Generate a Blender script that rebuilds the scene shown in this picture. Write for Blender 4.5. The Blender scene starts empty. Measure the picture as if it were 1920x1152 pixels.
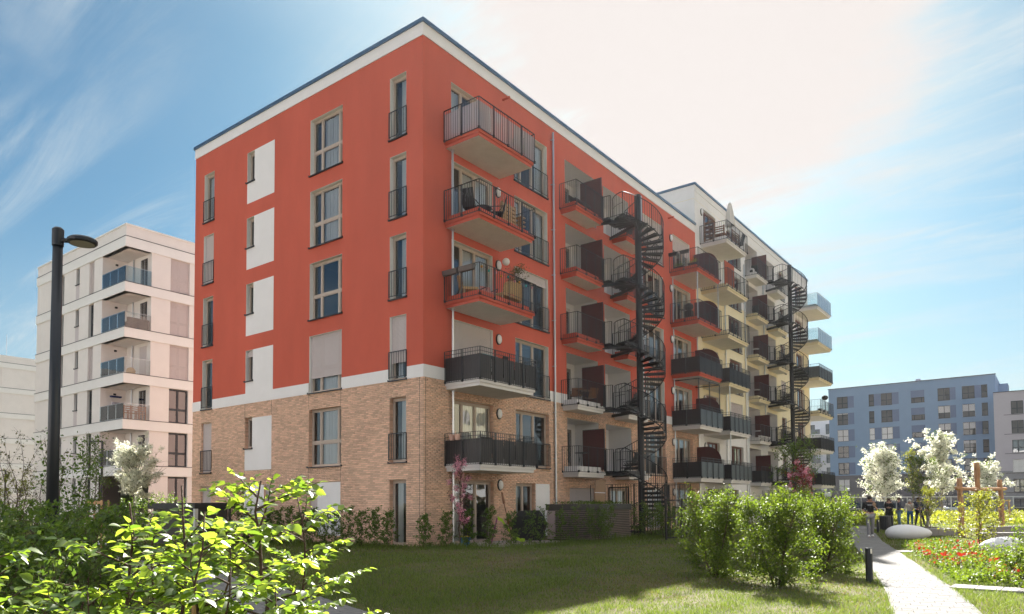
import bpy, math, random
import numpy as np
from mathutils import Vector, Matrix
random.seed(7); rng = np.random.default_rng(7)
PI = math.pi
S = bpy.context.scene
C = S.collection

# ------------------------------------------------------------ camera
YAW, PITCH, ROLL = 0.6501, 0.0436, -0.0063
CAM = Vector((17.809, -18.286, 1.4855))
Fv = Vector((-math.sin(YAW)*math.cos(PITCH), math.cos(YAW)*math.cos(PITCH), math.sin(PITCH)))
Rv = Vector((math.cos(YAW), math.sin(YAW), 0)); Uv = Rv.cross(Fv)
R2 = Rv*math.cos(ROLL) + Uv*math.sin(ROLL); U2 = Uv*math.cos(ROLL) - Rv*math.sin(ROLL)
cd = bpy.data.cameras.new('camera'); cam = bpy.data.objects.new('camera', cd); C.objects.link(cam)
cam.matrix_world = Matrix(((R2.x, U2.x, -Fv.x, CAM.x), (R2.y, U2.y, -Fv.y, CAM.y), (R2.z, U2.z, -Fv.z, CAM.z), (0, 0, 0, 1)))
cd.sensor_width = 36; cd.lens = 36*1355.3/1920; cd.shift_y = 310.05/1920
cd.clip_start = 0.05; cd.clip_end = 3000
S.camera = cam

# ------------------------------------------------------------ light
SUN = Vector((-0.64, 1.27, 1.0)).normalized()
EL = math.asin(SUN.z); AZ = math.atan2(SUN.x, SUN.y)
w = bpy.data.worlds.new('World'); S.world = w; w.use_nodes = True
nt = w.node_tree; nt.nodes.clear()
def N(t, typ, **kw):
    n = t.nodes.new(typ)
    for k, v in kw.items():
        if hasattr(n, k): setattr(n, k, v)
    return n
def build_sky(t):
    L = t.links.new
    out = N(t, 'ShaderNodeOutputWorld'); bg = N(t, 'ShaderNodeBackground')
    sky = N(t, 'ShaderNodeTexSky', sky_type='NISHITA', sun_disc=False)
    sky.sun_elevation = EL; sky.sun_rotation = AZ; sky.air_density = 1.0; sky.dust_density = 1.2; sky.ozone_density = 2.0
    bg.inputs['Strength'].default_value = 0.1
    tc = N(t, 'ShaderNodeTexCoord')
    nrm = N(t, 'ShaderNodeVectorMath', operation='NORMALIZE'); L(tc.outputs['Generated'], nrm.inputs[0])
    dot = N(t, 'ShaderNodeVectorMath', operation='DOT_PRODUCT'); L(nrm.outputs[0], dot.inputs[0]); dot.inputs[1].default_value = SUN
    sep = N(t, 'ShaderNodeSeparateXYZ'); L(nrm.outputs[0], sep.inputs[0])
    # planar projection for streaky cirrus
    zc = N(t, 'ShaderNodeMath', operation='MAXIMUM'); L(sep.outputs[2], zc.inputs[0]); zc.inputs[1].default_value = 0.0
    za = N(t, 'ShaderNodeMath', operation='ADD'); L(zc.outputs[0], za.inputs[0]); za.inputs[1].default_value = 0.16
    dv = N(t, 'ShaderNodeVectorMath', operation='DIVIDE'); L(nrm.outputs[0], dv.inputs[0])
    cb = N(t, 'ShaderNodeCombineXYZ'); [L(za.outputs[0], cb.inputs[i]) for i in range(3)]; L(cb.outputs[0], dv.inputs[1])
    mp = N(t, 'ShaderNodeMapping'); L(dv.outputs[0], mp.inputs['Vector']); mp.inputs['Rotation'].default_value = (0, 0, math.radians(-28)); mp.inputs['Scale'].default_value = (0.75, 3.4, 1)
    n3 = N(t, 'ShaderNodeTexNoise'); L(mp.outputs[0], n3.inputs['Vector']); n3.inputs['Scale'].default_value = 3.0; n3.inputs['Detail'].default_value = 8; n3.inputs['Roughness'].default_value = 0.7
    n1 = N(t, 'ShaderNodeTexNoise'); L(mp.outputs[0], n1.inputs['Vector']); n1.inputs['Scale'].default_value = 1.1; n1.inputs['Detail'].default_value = 9; n1.inputs['Roughness'].default_value = 0.68; n1.inputs['Distortion'].default_value = 1.0
    n2 = N(t, 'ShaderNodeTexNoise'); L(dv.outputs[0], n2.inputs['Vector']); n2.inputs['Scale'].default_value = 0.9; n2.inputs['Detail'].default_value = 6; n2.inputs['Roughness'].default_value = 0.6
    def mr(src, a, b, c=0, d=1, smooth=True):
        m = N(t, 'ShaderNodeMapRange'); m.interpolation_type = 'SMOOTHSTEP' if smooth else 'LINEAR'
        L(src, m.inputs['Value']); m.inputs['From Min'].default_value = a; m.inputs['From Max'].default_value = b
        m.inputs['To Min'].default_value = c; m.inputs['To Max'].default_value = d; return m.outputs[0]
    def ma(op, a, b):
        m = N(t, 'ShaderNodeMath', operation=op)
        for i, x in enumerate((a, b)):
            if isinstance(x, (int, float)): m.inputs[i].default_value = x
            else: L(x, m.inputs[i])
        return m.outputs[0]
    cir = ma('MULTIPLY', mr(n1.outputs[0], 0.42, 0.72), mr(n2.outputs[0], 0.30, 0.60))
    cir = ma('MULTIPLY', cir, 0.62)
    # broad thin haze near the horizon and towards the sun
    hor = mr(sep.outputs[2], 0.0, 0.36, 0.55, 0.0)
    dn = ma('ADD', ma('ADD', dot.outputs['Value'], ma('MULTIPLY', ma('SUBTRACT', n2.outputs[0], 0.5), 0.13)), ma('MULTIPLY', ma('SUBTRACT', n3.outputs[0], 0.5), 0.05))
    veil = mr(dn, 0.88, 0.995, 0.0, 0.8)
    core = mr(dn, 0.952, 0.982, 0.0, 1.0)
    zen = mr(sep.outputs[2], 0.52, 0.82, 0.0, 0.9)  # overhead sky brightened above the frame, added to light the shaded facades
    msk = ma('MINIMUM', ma('ADD', ma('ADD', cir, hor), ma('MULTIPLY', veil, 0.6)), 1.0)
    def mix(f, a, b):
        m = N(t, 'ShaderNodeMix', data_type='RGBA'); 
        if isinstance(f, (int, float)): m.inputs[0].default_value = f
        else: L(f, m.inputs[0])
        for i, x in ((6, a), (7, b)):
            if isinstance(x, tuple): m.inputs[i].default_value = (*x, 1)
            else: L(x, m.inputs[i])
        return m.outputs[2]
    tint = N(t, 'ShaderNodeMix', data_type='RGBA', blend_type='MULTIPLY'); tint.inputs[0].default_value = 1
    L(sky.outputs[0], tint.inputs[6]); tint.inputs[7].default_value = (*SKYT, 1)
    c1 = mix(msk, tint.outputs[2], CLOUD)
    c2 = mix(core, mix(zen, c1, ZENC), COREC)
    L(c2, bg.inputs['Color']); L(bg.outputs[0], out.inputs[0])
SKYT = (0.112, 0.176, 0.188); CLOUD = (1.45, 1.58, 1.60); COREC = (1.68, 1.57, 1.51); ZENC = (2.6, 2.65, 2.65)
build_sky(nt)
sd = bpy.data.lights.new('sun', 'SUN'); sd.energy = 3.9; sd.angle = math.radians(0.5); sd.color = (1.0, 0.95, 0.87)
so = bpy.data.objects.new('sun', sd); C.objects.link(so); so.location = (0, 0, 60)
so.rotation_euler = SUN.to_track_quat('Z', 'Y').to_euler()
S.view_settings.view_transform = 'Standard'; S.view_settings.look = 'None'; S.view_settings.gamma = 1
S.view_settings.exposure = 2.4
try: S.view_settings.use_curve_mapping = False
except Exception: pass
S.render.engine = 'CYCLES'
S.cycles.max_bounces = 6; S.cycles.transparent_max_bounces = 24; S.cycles.diffuse_bounces = 4; S.cycles.glossy_bounces = 3
S.cycles.transmission_bounces = 3; S.cycles.sample_clamp_indirect = 6; S.cycles.caustics_reflective = False; S.cycles.caustics_refractive = False
try: S.cycles.use_denoising = True
except Exception: pass

# ------------------------------------------------------------ materials
MATS = {}
def mat(name, col, rough=0.8, var=0.0, scale=3.0, bump=0.0, bscale=60.0, metal=0.0, spec=0.4, trans=0.0, island=0.0, alpha=1.0, hue=None, stretch=None):
    if name in MATS: return MATS[name]
    m = bpy.data.materials.new(name); m.use_nodes = True; t = m.node_tree; t.nodes.clear(); L = t.links.new
    out = N(t, 'ShaderNodeOutputMaterial'); p = N(t, 'ShaderNodeBsdfPrincipled')
    p.inputs['Roughness'].default_value = rough; p.inputs['Metallic'].default_value = metal; p.inputs['Specular IOR Level'].default_value = spec
    p.inputs['Base Color'].default_value = (*col, 1)
    tc = N(t, 'ShaderNodeTexCoord'); vec = tc.outputs['Object']
    if stretch:
        mp = N(t, 'ShaderNodeMapping'); L(vec, mp.inputs[0]); mp.inputs['Scale'].default_value = stretch; vec = mp.outputs[0]
    src = None
    if var or hue:
        nz = N(t, 'ShaderNodeTexNoise'); L(vec, nz.inputs['Vector']); nz.inputs['Scale'].default_value = scale; nz.inputs['Detail'].default_value = 7; nz.inputs['Roughness'].default_value = 0.65
        mx = N(t, 'ShaderNodeMix', data_type='RGBA'); r = N(t, 'ShaderNodeMapRange'); L(nz.outputs[0], r.inputs[0]); r.inputs[1].default_value = 0.3; r.inputs[2].default_value = 0.7
        L(r.outputs[0], mx.inputs[0])
        a = tuple(max(0, c*(1-var)) for c in col); b = tuple(min(1, c*(1+var)) for c in col)
        if hue: b = hue
        mx.inputs[6].default_value = (*a, 1); mx.inputs[7].default_value = (*b, 1); src = mx.outputs[2]
    if island:
        g = N(t, 'ShaderNodeNewGeometry'); mul = N(t, 'ShaderNodeMix', data_type='RGBA', blend_type='MULTIPLY'); mul.inputs[0].default_value = 1
        oi = N(t, 'ShaderNodeObjectInfo'); ad = N(t, 'ShaderNodeMath', operation='ADD'); L(g.outputs['Random Per Island'], ad.inputs[0]); L(oi.outputs['Random'], ad.inputs[1])
        fr = N(t, 'ShaderNodeMath', operation='FRACT'); L(ad.outputs[0], fr.inputs[0])
        r = N(t, 'ShaderNodeMapRange'); L(fr.outputs[0], r.inputs[0]); r.inputs[3].default_value = 1-island; r.inputs[4].default_value = 1+island
        cbn = N(t, 'ShaderNodeCombineXYZ'); [L(r.outputs[0], cbn.inputs[i]) for i in range(3)]
        if src: L(src, mul.inputs[6])
        else: mul.inputs[6].default_value = (*col, 1)
        L(cbn.outputs[0], mul.inputs[7]); src = mul.outputs[2]
    if src: L(src, p.inputs['Base Color'])
    if bump:
        nb = N(t, 'ShaderNodeTexNoise'); L(vec, nb.inputs['Vector']); nb.inputs['Scale'].default_value = bscale; nb.inputs['Detail'].default_value = 4
        bp = N(t, 'ShaderNodeBump'); bp.inputs['Strength'].default_value = bump; bp.inputs['Distance'].default_value = 0.02; L(nb.outputs[0], bp.inputs['Height']); L(bp.outputs[0], p.inputs['Normal'])
    sh = p.outputs[0]
    if trans:
        tr = N(t, 'ShaderNodeBsdfTranslucent'); ms = N(t, 'ShaderNodeMixShader'); ms.inputs[0].default_value = trans
        if src: L(src, tr.inputs[0])
        else: tr.inputs[0].default_value = (*col, 1)
        L(sh, ms.inputs[1]); L(tr.outputs[0], ms.inputs[2]); sh = ms.outputs[0]
    if alpha < 1:
        tp = N(t, 'ShaderNodeBsdfTransparent'); ms = N(t, 'ShaderNodeMixShader'); ms.inputs[0].default_value = alpha
        L(tp.outputs[0], ms.inputs[1]); L(sh, ms.inputs[2]); sh = ms.outputs[0]
    L(sh, out.inputs[0]); MATS[name] = m; return m
def leafmat(name, col, tcol, trans=0.5, rough=0.38, var=0.35, spec=0.5):
    """leaf: darker reflective face, brighter yellow-green transmitted colour, random per leaf"""
    if name in MATS: return MATS[name]
    m = bpy.data.materials.new(name); m.use_nodes = True; t = m.node_tree; t.nodes.clear(); L = t.links.new
    out = N(t, 'ShaderNodeOutputMaterial'); p = N(t, 'ShaderNodeBsdfPrincipled'); p.inputs['Roughness'].default_value = rough; p.inputs['Specular IOR Level'].default_value = spec
    tr = N(t, 'ShaderNodeBsdfTranslucent'); ms = N(t, 'ShaderNodeMixShader'); ms.inputs[0].default_value = trans
    g = N(t, 'ShaderNodeNewGeometry'); oi = N(t, 'ShaderNodeObjectInfo'); ad = N(t, 'ShaderNodeMath', operation='ADD'); L(g.outputs['Random Per Island'], ad.inputs[0]); L(oi.outputs['Random'], ad.inputs[1])
    fr = N(t, 'ShaderNodeMath', operation='FRACT'); L(ad.outputs[0], fr.inputs[0])
    for c, tgt in ((col, p.inputs['Base Color']), (tcol, tr.inputs['Color'])):
        mx = N(t, 'ShaderNodeMix', data_type='RGBA'); L(fr.outputs[0], mx.inputs[0])
        mx.inputs[6].default_value = (c[0]*(1-var), c[1]*(1-var*0.8), c[2]*(1-var), 1); mx.inputs[7].default_value = (min(1, c[0]*(1+var)), min(1, c[1]*(1+var*0.7)), min(1, c[2]*(1+var*0.5)), 1)
        L(mx.outputs[2], tgt)
    L(p.outputs[0], ms.inputs[1]); L(tr.outputs[0], ms.inputs[2]); L(ms.outputs[0], out.inputs[0]); MATS[name] = m; return m
def glassmat(name, refl=0.12, tint=(0.84, 0.88, 0.9), rough=0.01):
    if name in MATS: return MATS[name]
    m = bpy.data.materials.new(name); m.use_nodes = True; t = m.node_tree; t.nodes.clear(); L = t.links.new
    out = N(t, 'ShaderNodeOutputMaterial'); gl = N(t, 'ShaderNodeBsdfGlossy'); gl.inputs['Roughness'].default_value = rough; gl.inputs[0].default_value = (0.9, 0.95, 1, 1)
    tp = N(t, 'ShaderNodeBsdfTransparent'); tp.inputs[0].default_value = (*tint, 1)
    fr = N(t, 'ShaderNodeFresnel'); fr.inputs[0].default_value = 1.5
    nb = N(t, 'ShaderNodeTexNoise'); tc = N(t, 'ShaderNodeTexCoord'); L(tc.outputs['Object'], nb.inputs[0]); nb.inputs['Scale'].default_value = 1.3
    bp = N(t, 'ShaderNodeBump'); bp.inputs['Strength'].default_value = 0.06; bp.inputs['Distance'].default_value = 0.05; L(nb.outputs[0], bp.inputs['Height']); L(bp.outputs[0], gl.inputs['Normal'])
    ad = N(t, 'ShaderNodeMath', operation='MULTIPLY_ADD', use_clamp=True); L(fr.outputs[0], ad.inputs[0]); ad.inputs[1].default_value = 1.6; ad.inputs[2].default_value = refl
    ms = N(t, 'ShaderNodeMixShader'); L(ad.outputs[0], ms.inputs[0]); L(tp.outputs[0], ms.inputs[1]); L(gl.outputs[0], ms.inputs[2]); L(ms.outputs[0], out.inputs[0])
    MATS[name] = m; return m

RED = mat('red_render', (0.56, 0.108, 0.066), 0.9, var=0.10, scale=0.5, stretch=(1, 1, 0.35), bump=0.5, bscale=90)
WHT = mat('white_render', (0.80, 0.77, 0.77), 0.9, var=0.03, scale=1.5, bump=0.3, bscale=90)
WREV = mat('reveal_render', (0.80, 0.78, 0.74), 0.9, var=0.03, scale=2)
CREAM = mat('cream_render', (0.80, 0.70, 0.49), 0.9, var=0.04, scale=1.4, bump=0.3, bscale=90)
PINKW = mat('pale_render', (0.80, 0.75, 0.72), 0.9, var=0.03, scale=1.2, bump=0.3, bscale=70)
BANDW = mat('band_render', (0.82, 0.80, 0.78), 0.85, var=0.03, scale=1.2)
SOFF = mat('soffit_concrete', (0.80, 0.77, 0.72), 0.9, var=0.05, scale=2.5, bump=0.2)
BRICK = mat('brick_tan', (0.76, 0.49, 0.355), 0.9, var=0.08, scale=9, bump=0.5, bscale=50, island=0.18)
MORT = mat('mortar', (0.46, 0.34, 0.25), 0.95, var=0.1, scale=6)
COPE = mat('metal_coping', (0.10, 0.17, 0.26), 0.35, metal=0.6, var=0.08, scale=2)
ANTH = mat('anthracite_metal', (0.035, 0.038, 0.045), 0.42, metal=0.5)
BLKM = mat('dark_steel', (0.022, 0.022, 0.026), 0.4, metal=0.3)
GALV = mat('galvanised_steel', (0.55, 0.57, 0.6), 0.35, metal=0.8)
TANF = mat('taupe_window_frame', (0.47, 0.38, 0.32), 0.5)
BRNF = mat('red_brown_frame', (0.16, 0.06, 0.045), 0.5)
DARKF = mat('dark_window_frame', (0.04, 0.042, 0.05), 0.5)
GLASS = glassmat('window_glass', 0.06, (0.92, 0.95, 0.96))
GLASSD = glassmat('dull_window_glass', -0.03)
GLASSB = glassmat('balcony_glass', 0.0, (0.86, 0.9, 0.9))
GLASSR = glassmat('tinted_glass', 0.12, (0.4, 0.3, 0.28))
CURT = mat('curtain_fabric', (0.84, 0.84, 0.84), 0.9, trans=0.3)
SHUT = mat('roller_shutter', (0.60, 0.53, 0.53), 0.55)
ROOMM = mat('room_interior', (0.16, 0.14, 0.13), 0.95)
DOORG = mat('grey_door', (0.20, 0.17, 0.16), 0.6)
SCRN = mat('dark_mesh_screen', (0.035, 0.03, 0.032), 0.45, alpha=0.86, spec=0.5)
SCRL = mat('grey_panel_screen', (0.10, 0.11, 0.12), 0.28, spec=0.9)
SCRW = mat('milky_screen', (0.78, 0.72, 0.76), 0.6, trans=0.5, alpha=0.38)
MAROON = mat('maroon_panel', (0.075, 0.016, 0.016), 0.45, spec=0.5)
ROOFM = mat('roof_gravel', (0.3, 0.29, 0.27), 0.95, var=0.3, scale=20)
LAMPW = mat('opal_glass', (0.8, 0.79, 0.8), 0.3)
WOOD = mat('weathered_wood', (0.36, 0.20, 0.10), 0.8, var=0.35, scale=4, bump=0.5, bscale=20, stretch=(6, 6, 0.7))
PINE = mat('pine_wood', (0.50, 0.30, 0.15), 0.75, var=0.25, scale=5, bump=0.3, bscale=20, stretch=(4, 4, 1))
BROWNW = mat('brown_wood', (0.20, 0.085, 0.04), 0.6, var=0.25, scale=5)
WICK = mat('wicker', (0.48, 0.31, 0.14), 0.8, var=0.35, scale=30, bump=0.8, bscale=60)
BARK = mat('dark_bark', (0.075, 0.045, 0.032), 0.85, var=0.35, scale=14, bump=0.8, bscale=40)
BARKG = mat('grey_bark', (0.20, 0.17, 0.14), 0.9, var=0.3, scale=12, bump=0.7, bscale=40)
BLKP = mat('black_plastic', (0.02, 0.02, 0.022), 0.5)
BLKF = mat('black_fabric', (0.016, 0.015, 0.016), 0.85, bump=0.4, bscale=20)

# ------------------------------------------------------------ mesh helpers
class MB:
    def __init__(s, M=None): s.v = []; s.f = []; s.M = M
    def add(s, vs, fs):
        n = len(s.v); s.v += [tuple(p) for p in vs]; s.f += [tuple(i+n for i in f) for f in fs]; return s
    def box(s, x0, x1, y0, y1, z0, z1):
        return s.add([(x0, y0, z0), (x1, y0, z0), (x1, y1, z0), (x0, y1, z0), (x0, y0, z1), (x1, y0, z1), (x1, y1, z1), (x0, y1, z1)],
                     [(0, 3, 2, 1), (4, 5, 6, 7), (0, 1, 5, 4), (1, 2, 6, 5), (2, 3, 7, 6), (3, 0, 4, 7)])
    def cbox(s, x0, x1, y0, y1, z0, z1, c=0.01):
        """box with a chamfered top edge"""
        a = [(x0, y0, z0), (x1, y0, z0), (x1, y1, z0), (x0, y1, z0), (x0, y0, z1-c), (x1, y0, z1-c), (x1, y1, z1-c), (x0, y1, z1-c),
             (x0+c, y0+c, z1), (x1-c, y0+c, z1), (x1-c, y1-c, z1), (x0+c, y1-c, z1)]
        return s.add(a, [(0, 3, 2, 1), (0, 1, 5, 4), (1, 2, 6, 5), (2, 3, 7, 6), (3, 0, 4, 7), (4, 5, 9, 8), (5, 6, 10, 9), (6, 7, 11, 10), (7, 4, 8, 11), (8, 9, 10, 11)])
    def quad(s, a, b, c, d): return s.add([a, b, c, d], [(0, 1, 2, 3)])
    def tube(s, pts, r, n=6, cap=True):
        pts = [Vector(p) for p in pts]; m = len(pts); rs = r if isinstance(r, (list, tuple)) else [r]*m
        vs = []; up = None
        for i, p in enumerate(pts):
            d = (pts[min(i+1, m-1)] - pts[max(i-1, 0)]).normalized()
            if up is None: up = Vector((0, 0, 1)) if abs(d.z) < 0.9 else Vector((1, 0, 0))
            a = d.cross(up).normalized(); b = d.cross(a).normalized(); up = -b if False else up
            if abs(d.dot(up)) > 0.95: up = a
            for k in range(n):
                t = 2*PI*k/n; vs.append(p + (a*math.cos(t) + b*math.sin(t))*rs[i])
        fs = [(i*n+k, i*n+(k+1) % n, (i+1)*n+(k+1) % n, (i+1)*n+k) for i in range(m-1) for k in range(n)]
        if cap: fs += [tuple(range(n-1, -1, -1)), tuple((m-1)*n+k for k in range(n))]
        return s.add(vs, fs)
    def bar(s, a, b, w=0.02, h=None):
        """rectangular bar between two points"""
        h = h or w; a = Vector(a); b = Vector(b); d = (b-a).normalized()
        sd = d.cross(Vector((0, 0, 1))); sd = sd.normalized() if sd.length > 1e-3 else Vector((1, 0, 0)); up = sd.cross(d).normalized()
        vs = [p + sd*(i*w/2) + up*(j*h/2) for p in (a, b) for i, j in ((-1, -1), (1, -1), (1, 1), (-1, 1))]
        return s.add(vs, [(0, 3, 2, 1), (4, 5, 6, 7), (0, 1, 5, 4), (1, 2, 6, 5), (2, 3, 7, 6), (3, 0, 4, 7)])
    def lathe(s, prof, n=16, c=(0, 0)):
        vs = [(c[0]+r*math.cos(2*PI*k/n), c[1]+r*math.sin(2*PI*k/n), z) for r, z in prof for k in range(n)]; m = len(prof)
        fs = [(i*n+k, i*n+(k+1) % n, (i+1)*n+(k+1) % n, (i+1)*n+k) for i in range(m-1) for k in range(n)]
        fs += [tuple(range(n-1, -1, -1)), tuple((m-1)*n+k for k in range(n))]
        return s.add(vs, fs)
    def ell(s, c, rx, ry, rz, nu=12, nv=8):
        vs = []; 
        for i in range(nv+1):
            t = PI*i/nv - PI/2
            for k in range(nu): vs.append((c[0]+rx*math.cos(t)*math.cos(2*PI*k/nu), c[1]+ry*math.cos(t)*math.sin(2*PI*k/nu), c[2]+rz*math.sin(t)))
        return s.add(vs, [(i*nu+k, i*nu+(k+1) % nu, (i+1)*nu+(k+1) % nu, (i+1)*nu+k) for i in range(nv) for k in range(nu)])
    def mesh(s, name, m, smooth=False):
        me = bpy.data.meshes.new(name); vs = s.v
        if s.M is not None: vs = [tuple(s.M @ Vector(p)) for p in vs]
        me.from_pydata(vs, [], s.f)
        for k in (m if isinstance(m, (list, tuple)) else [m]): me.materials.append(k)
        if smooth: me.shade_smooth()
        me.update(); return me
    def build(s, name, m, parent=None, smooth=False, **kw):
        return link(name, s.mesh(name, m, smooth), parent, **kw)
WP = {}
def link(name, me, parent=None, loc=None, rot=None, scale=None, **props):
    """loc is a world position of the mesh origin; the parent empties carry no rotation unless stated"""
    o = bpy.data.objects.new(name, me); C.objects.link(o)
    if parent is not None:
        o.parent = parent; pw = WP.get(parent, Vector((0, 0, 0)))
        o.location = Vector(loc or (0, 0, 0)) - pw if not props.pop('local', False) else Vector(loc or (0, 0, 0))
        WP[o] = Vector(loc or (0, 0, 0))
    else:
        props.pop('local', None); o.location = loc or (0, 0, 0); WP[o] = Vector(loc or (0, 0, 0))
    if rot: o.rotation_euler = rot
    if scale is not None: o.scale = scale if hasattr(scale, '__len__') else (scale,)*3
    for k, v in props.items():
        if v is not None: o[k] = v
    return o
def thing(name, label, cat, loc=(0, 0, 0), group=None, rz=0, kind=None):
    o = bpy.data.objects.new(name, None); C.objects.link(o); o.location = loc; o.rotation_euler = (0, 0, rz); o.empty_display_size = 0.3
    WP[o] = Vector(loc); o['label'] = label; o['category'] = cat
    if group: o['group'] = group
    if kind: o['kind'] = kind
    return o
def tag(o, label, cat, group=None):
    o['label'] = label; o['category'] = cat
    if group: o['group'] = group
    return o
def lpart(name, mb, m, t=None, smooth=False):
    """part of a thing, modelled in the thing's own coordinates; mb may be a ready mesh"""
    if t is None: t = m
    me = mb.mesh(name, m, smooth) if isinstance(mb, MB) else mb
    return link(name, me, t, local=True)
def clone(root, loc, rz=None, label=None, scale=None):
    r = root.copy(); C.objects.link(r); r.location = loc; WP[r] = Vector(loc)
    if rz is not None: r.rotation_euler = (0, 0, rz)
    if label: r['label'] = label
    if scale: r.scale = (scale,)*3
    for ch in list(root.children):
        c = ch.copy(); C.objects.link(c); c.parent = r
        for g in ch.children:
            d = g.copy(); C.objects.link(d); d.parent = c
    return r
def arrmesh(name, V, F, m, smooth=False):
    """fast mesh from numpy arrays, F is (n,3) or (n,4)"""
    me = bpy.data.meshes.new(name); V = np.asarray(V, np.float32).reshape(-1, 3); F = np.asarray(F, np.int32); k = F.shape[1]
    me.vertices.add(len(V)); me.vertices.foreach_set('co', V.ravel())
    me.loops.add(F.size); me.loops.foreach_set('vertex_index', F.ravel())
    me.polygons.add(len(F)); me.polygons.foreach_set('loop_start', np.arange(0, F.size, k, dtype=np.int32)); me.polygons.foreach_set('loop_total', np.full(len(F), k, np.int32))
    if smooth: me.polygons.foreach_set('use_smooth', np.ones(len(F), bool))
    for q in (m if isinstance(m, (list, tuple)) else [m]): me.materials.append(q)
    me.update(calc_edges=True); return me
def px(x, D, z=0.0, y=945):
    """a spot D metres in front of the camera along the sight line of column x"""
    d = Fv + R2*((x-960)/1355.3) - U2*((y-576-310.05)/1355.3); p = CAM + d*D; return Vector((p.x, p.y, z))
# ------------------------------------------------------------ facade kit
# face frame: local x runs to the right seen from outside, local -y points out of the wall
class Face:
    def __init__(s, root, origin, rz): s.root = root; s.o = Vector(origin); s.rz = rz; s.M = Matrix.Translation(s.o) @ Matrix.Rotation(rz, 4, 'Z')
    def w(s, x, y, z): return s.M @ Vector((x, y, z))
    def mb(s): return MB(s.M)
    def part(s, name, mb, m, parent=None, **kw): return mb.build(name, m, parent or s.root, **kw) if parent is None else link(name, mb.mesh(name, m), parent, local=True, **kw)
    def put(s, name, me, x, y, z, **kw): return link(name, me, s.root, s.w(x, y, z), (0, 0, s.rz), **kw)
def cells(mb, x0, x1, z0, z1, holes, y=0.0):
    xs = sorted({x0, x1, *[min(max(h[i], x0), x1) for h in holes for i in (0, 1)]}); zs = sorted({z0, z1, *[min(max(h[i], z0), z1) for h in holes for i in (2, 3)]})
    for a, b in zip(xs, xs[1:]):
        if b-a < 1e-5: continue
        run = None
        for c, d in zip(zs, zs[1:]):
            if d-c < 1e-5: continue
            mx, mz = (a+b)/2, (c+d)/2
            if any(h[0] < mx < h[1] and h[2] < mz < h[3] for h in holes):
                if run: mb.quad((a, y, run[0]), (b, y, run[0]), (b, y, run[1]), (a, y, run[1])); run = None
            else: run = (run[0], d) if run else (c, d)
        if run: mb.quad((a, y, run[0]), (b, y, run[0]), (b, y, run[1]), (a, y, run[1]))
def reveal(mb, x0, x1, z0, z1, d=0.24, y=0.0):
    mb.quad((x0, y, z0), (x0, d, z0), (x0, d, z1), (x0, y, z1)); mb.quad((x1, d, z0), (x1, y, z0), (x1, y, z1), (x1, d, z1))
    mb.quad((x0, y, z1), (x0, d, z1), (x1, d, z1), (x1, y, z1)); mb.quad((x0, d, z0), (x0, y, z0), (x1, y, z0), (x1, d, z0))
def casing(mb, x0, x1, z0, z1, t=0.012, p=0.006):
    """thin proud rim that makes the pale edge round an opening: none on the wall itself, a lining inside"""
    d = 0.17
    mb.box(x0+0.002, x0+t, p, d, z0, z1); mb.box(x1-t, x1-0.002, p, d, z0, z1); mb.box(x0+t, x1-t, p, d, z1-t, z1-0.002)
MC = {}
def cached(key, fn):
    if key not in MC: MC[key] = fn()
    return MC[key]
def window_meshes(w, h, mull, trans, fd=0.17):
    """returns frame mesh, list of pane meshes"""
    mb = MB(); b = 0.065; f0, f1 = fd, fd+0.07
    mb.box(0, b, f0, f1, 0, h); mb.box(w-b, w, f0, f1, 0, h); mb.box(b, w-b, f0, f1, 0, b); mb.box(b, w-b, f0, f1, h-b*1.3, h)
    xs = [b] + [w*m for m in mull] + [w-b]
    for m in mull: mb.box(w*m-0.045, w*m+0.045, f0-0.006, f1, b, h-b*1.3)
    zs = [b, h-b*1.3]
    if trans:
        zt = h*trans; zs = [b, zt, h-b*1.3]
        for i in range(len(xs)-1):
            a = xs[i]+(0.045 if i else 0); c = xs[i+1]-(0.045 if i < len(xs)-2 else 0)
            mb.box(a, c, f0, f1, zt-0.045, zt+0.045)
    panes = []
    for i in range(len(xs)-1):
        a = xs[i]+(0.045 if i else 0); c = xs[i+1]-(0.045 if i < len(xs)-2 else 0)
        for j in range(len(zs)-1):
            e = zs[j]+(0.045 if j else 0); g = zs[j+1]-(0.045 if j < len(zs)-2 else 0)
            s_ = 0.035   # sash
            mb.box(a, a+s_, f0+0.012, f1-0.01, e, g); mb.box(c-s_, c, f0+0.012, f1-0.01, e, g); mb.box(a+s_, c-s_, f0+0.012, f1-0.01, e, e+s_); mb.box(a+s_, c-s_, f0+0.012, f1-0.01, g-s_, g)
            p = MB(); p.quad((a+s_, f0+0.035, e+s_), (c-s_, f0+0.035, e+s_), (c-s_, f0+0.035, g-s_), (a+s_, f0+0.035, g-s_)); panes.append(p)
    return mb, panes
def curtain_mb(x0, x1, z0, z1, y=0.29):
    n = max(8, int((x1-x0)/0.03)); r = random.Random(int((x0+x1)*1000)); vs = []; ph = r.random()*6
    for i in range(n+1):
        x = x0+(x1-x0)*i/n; yy = y+0.022*math.sin(i*1.35+ph)+0.012*math.sin(i*0.47)
        vs += [(x, yy, z0), (x+0.01*math.sin(i), yy+0.01, z1)]
    return MB().add(vs, [(2*i, 2*i+2, 2*i+3, 2*i+1) for i in range(n)])
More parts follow.
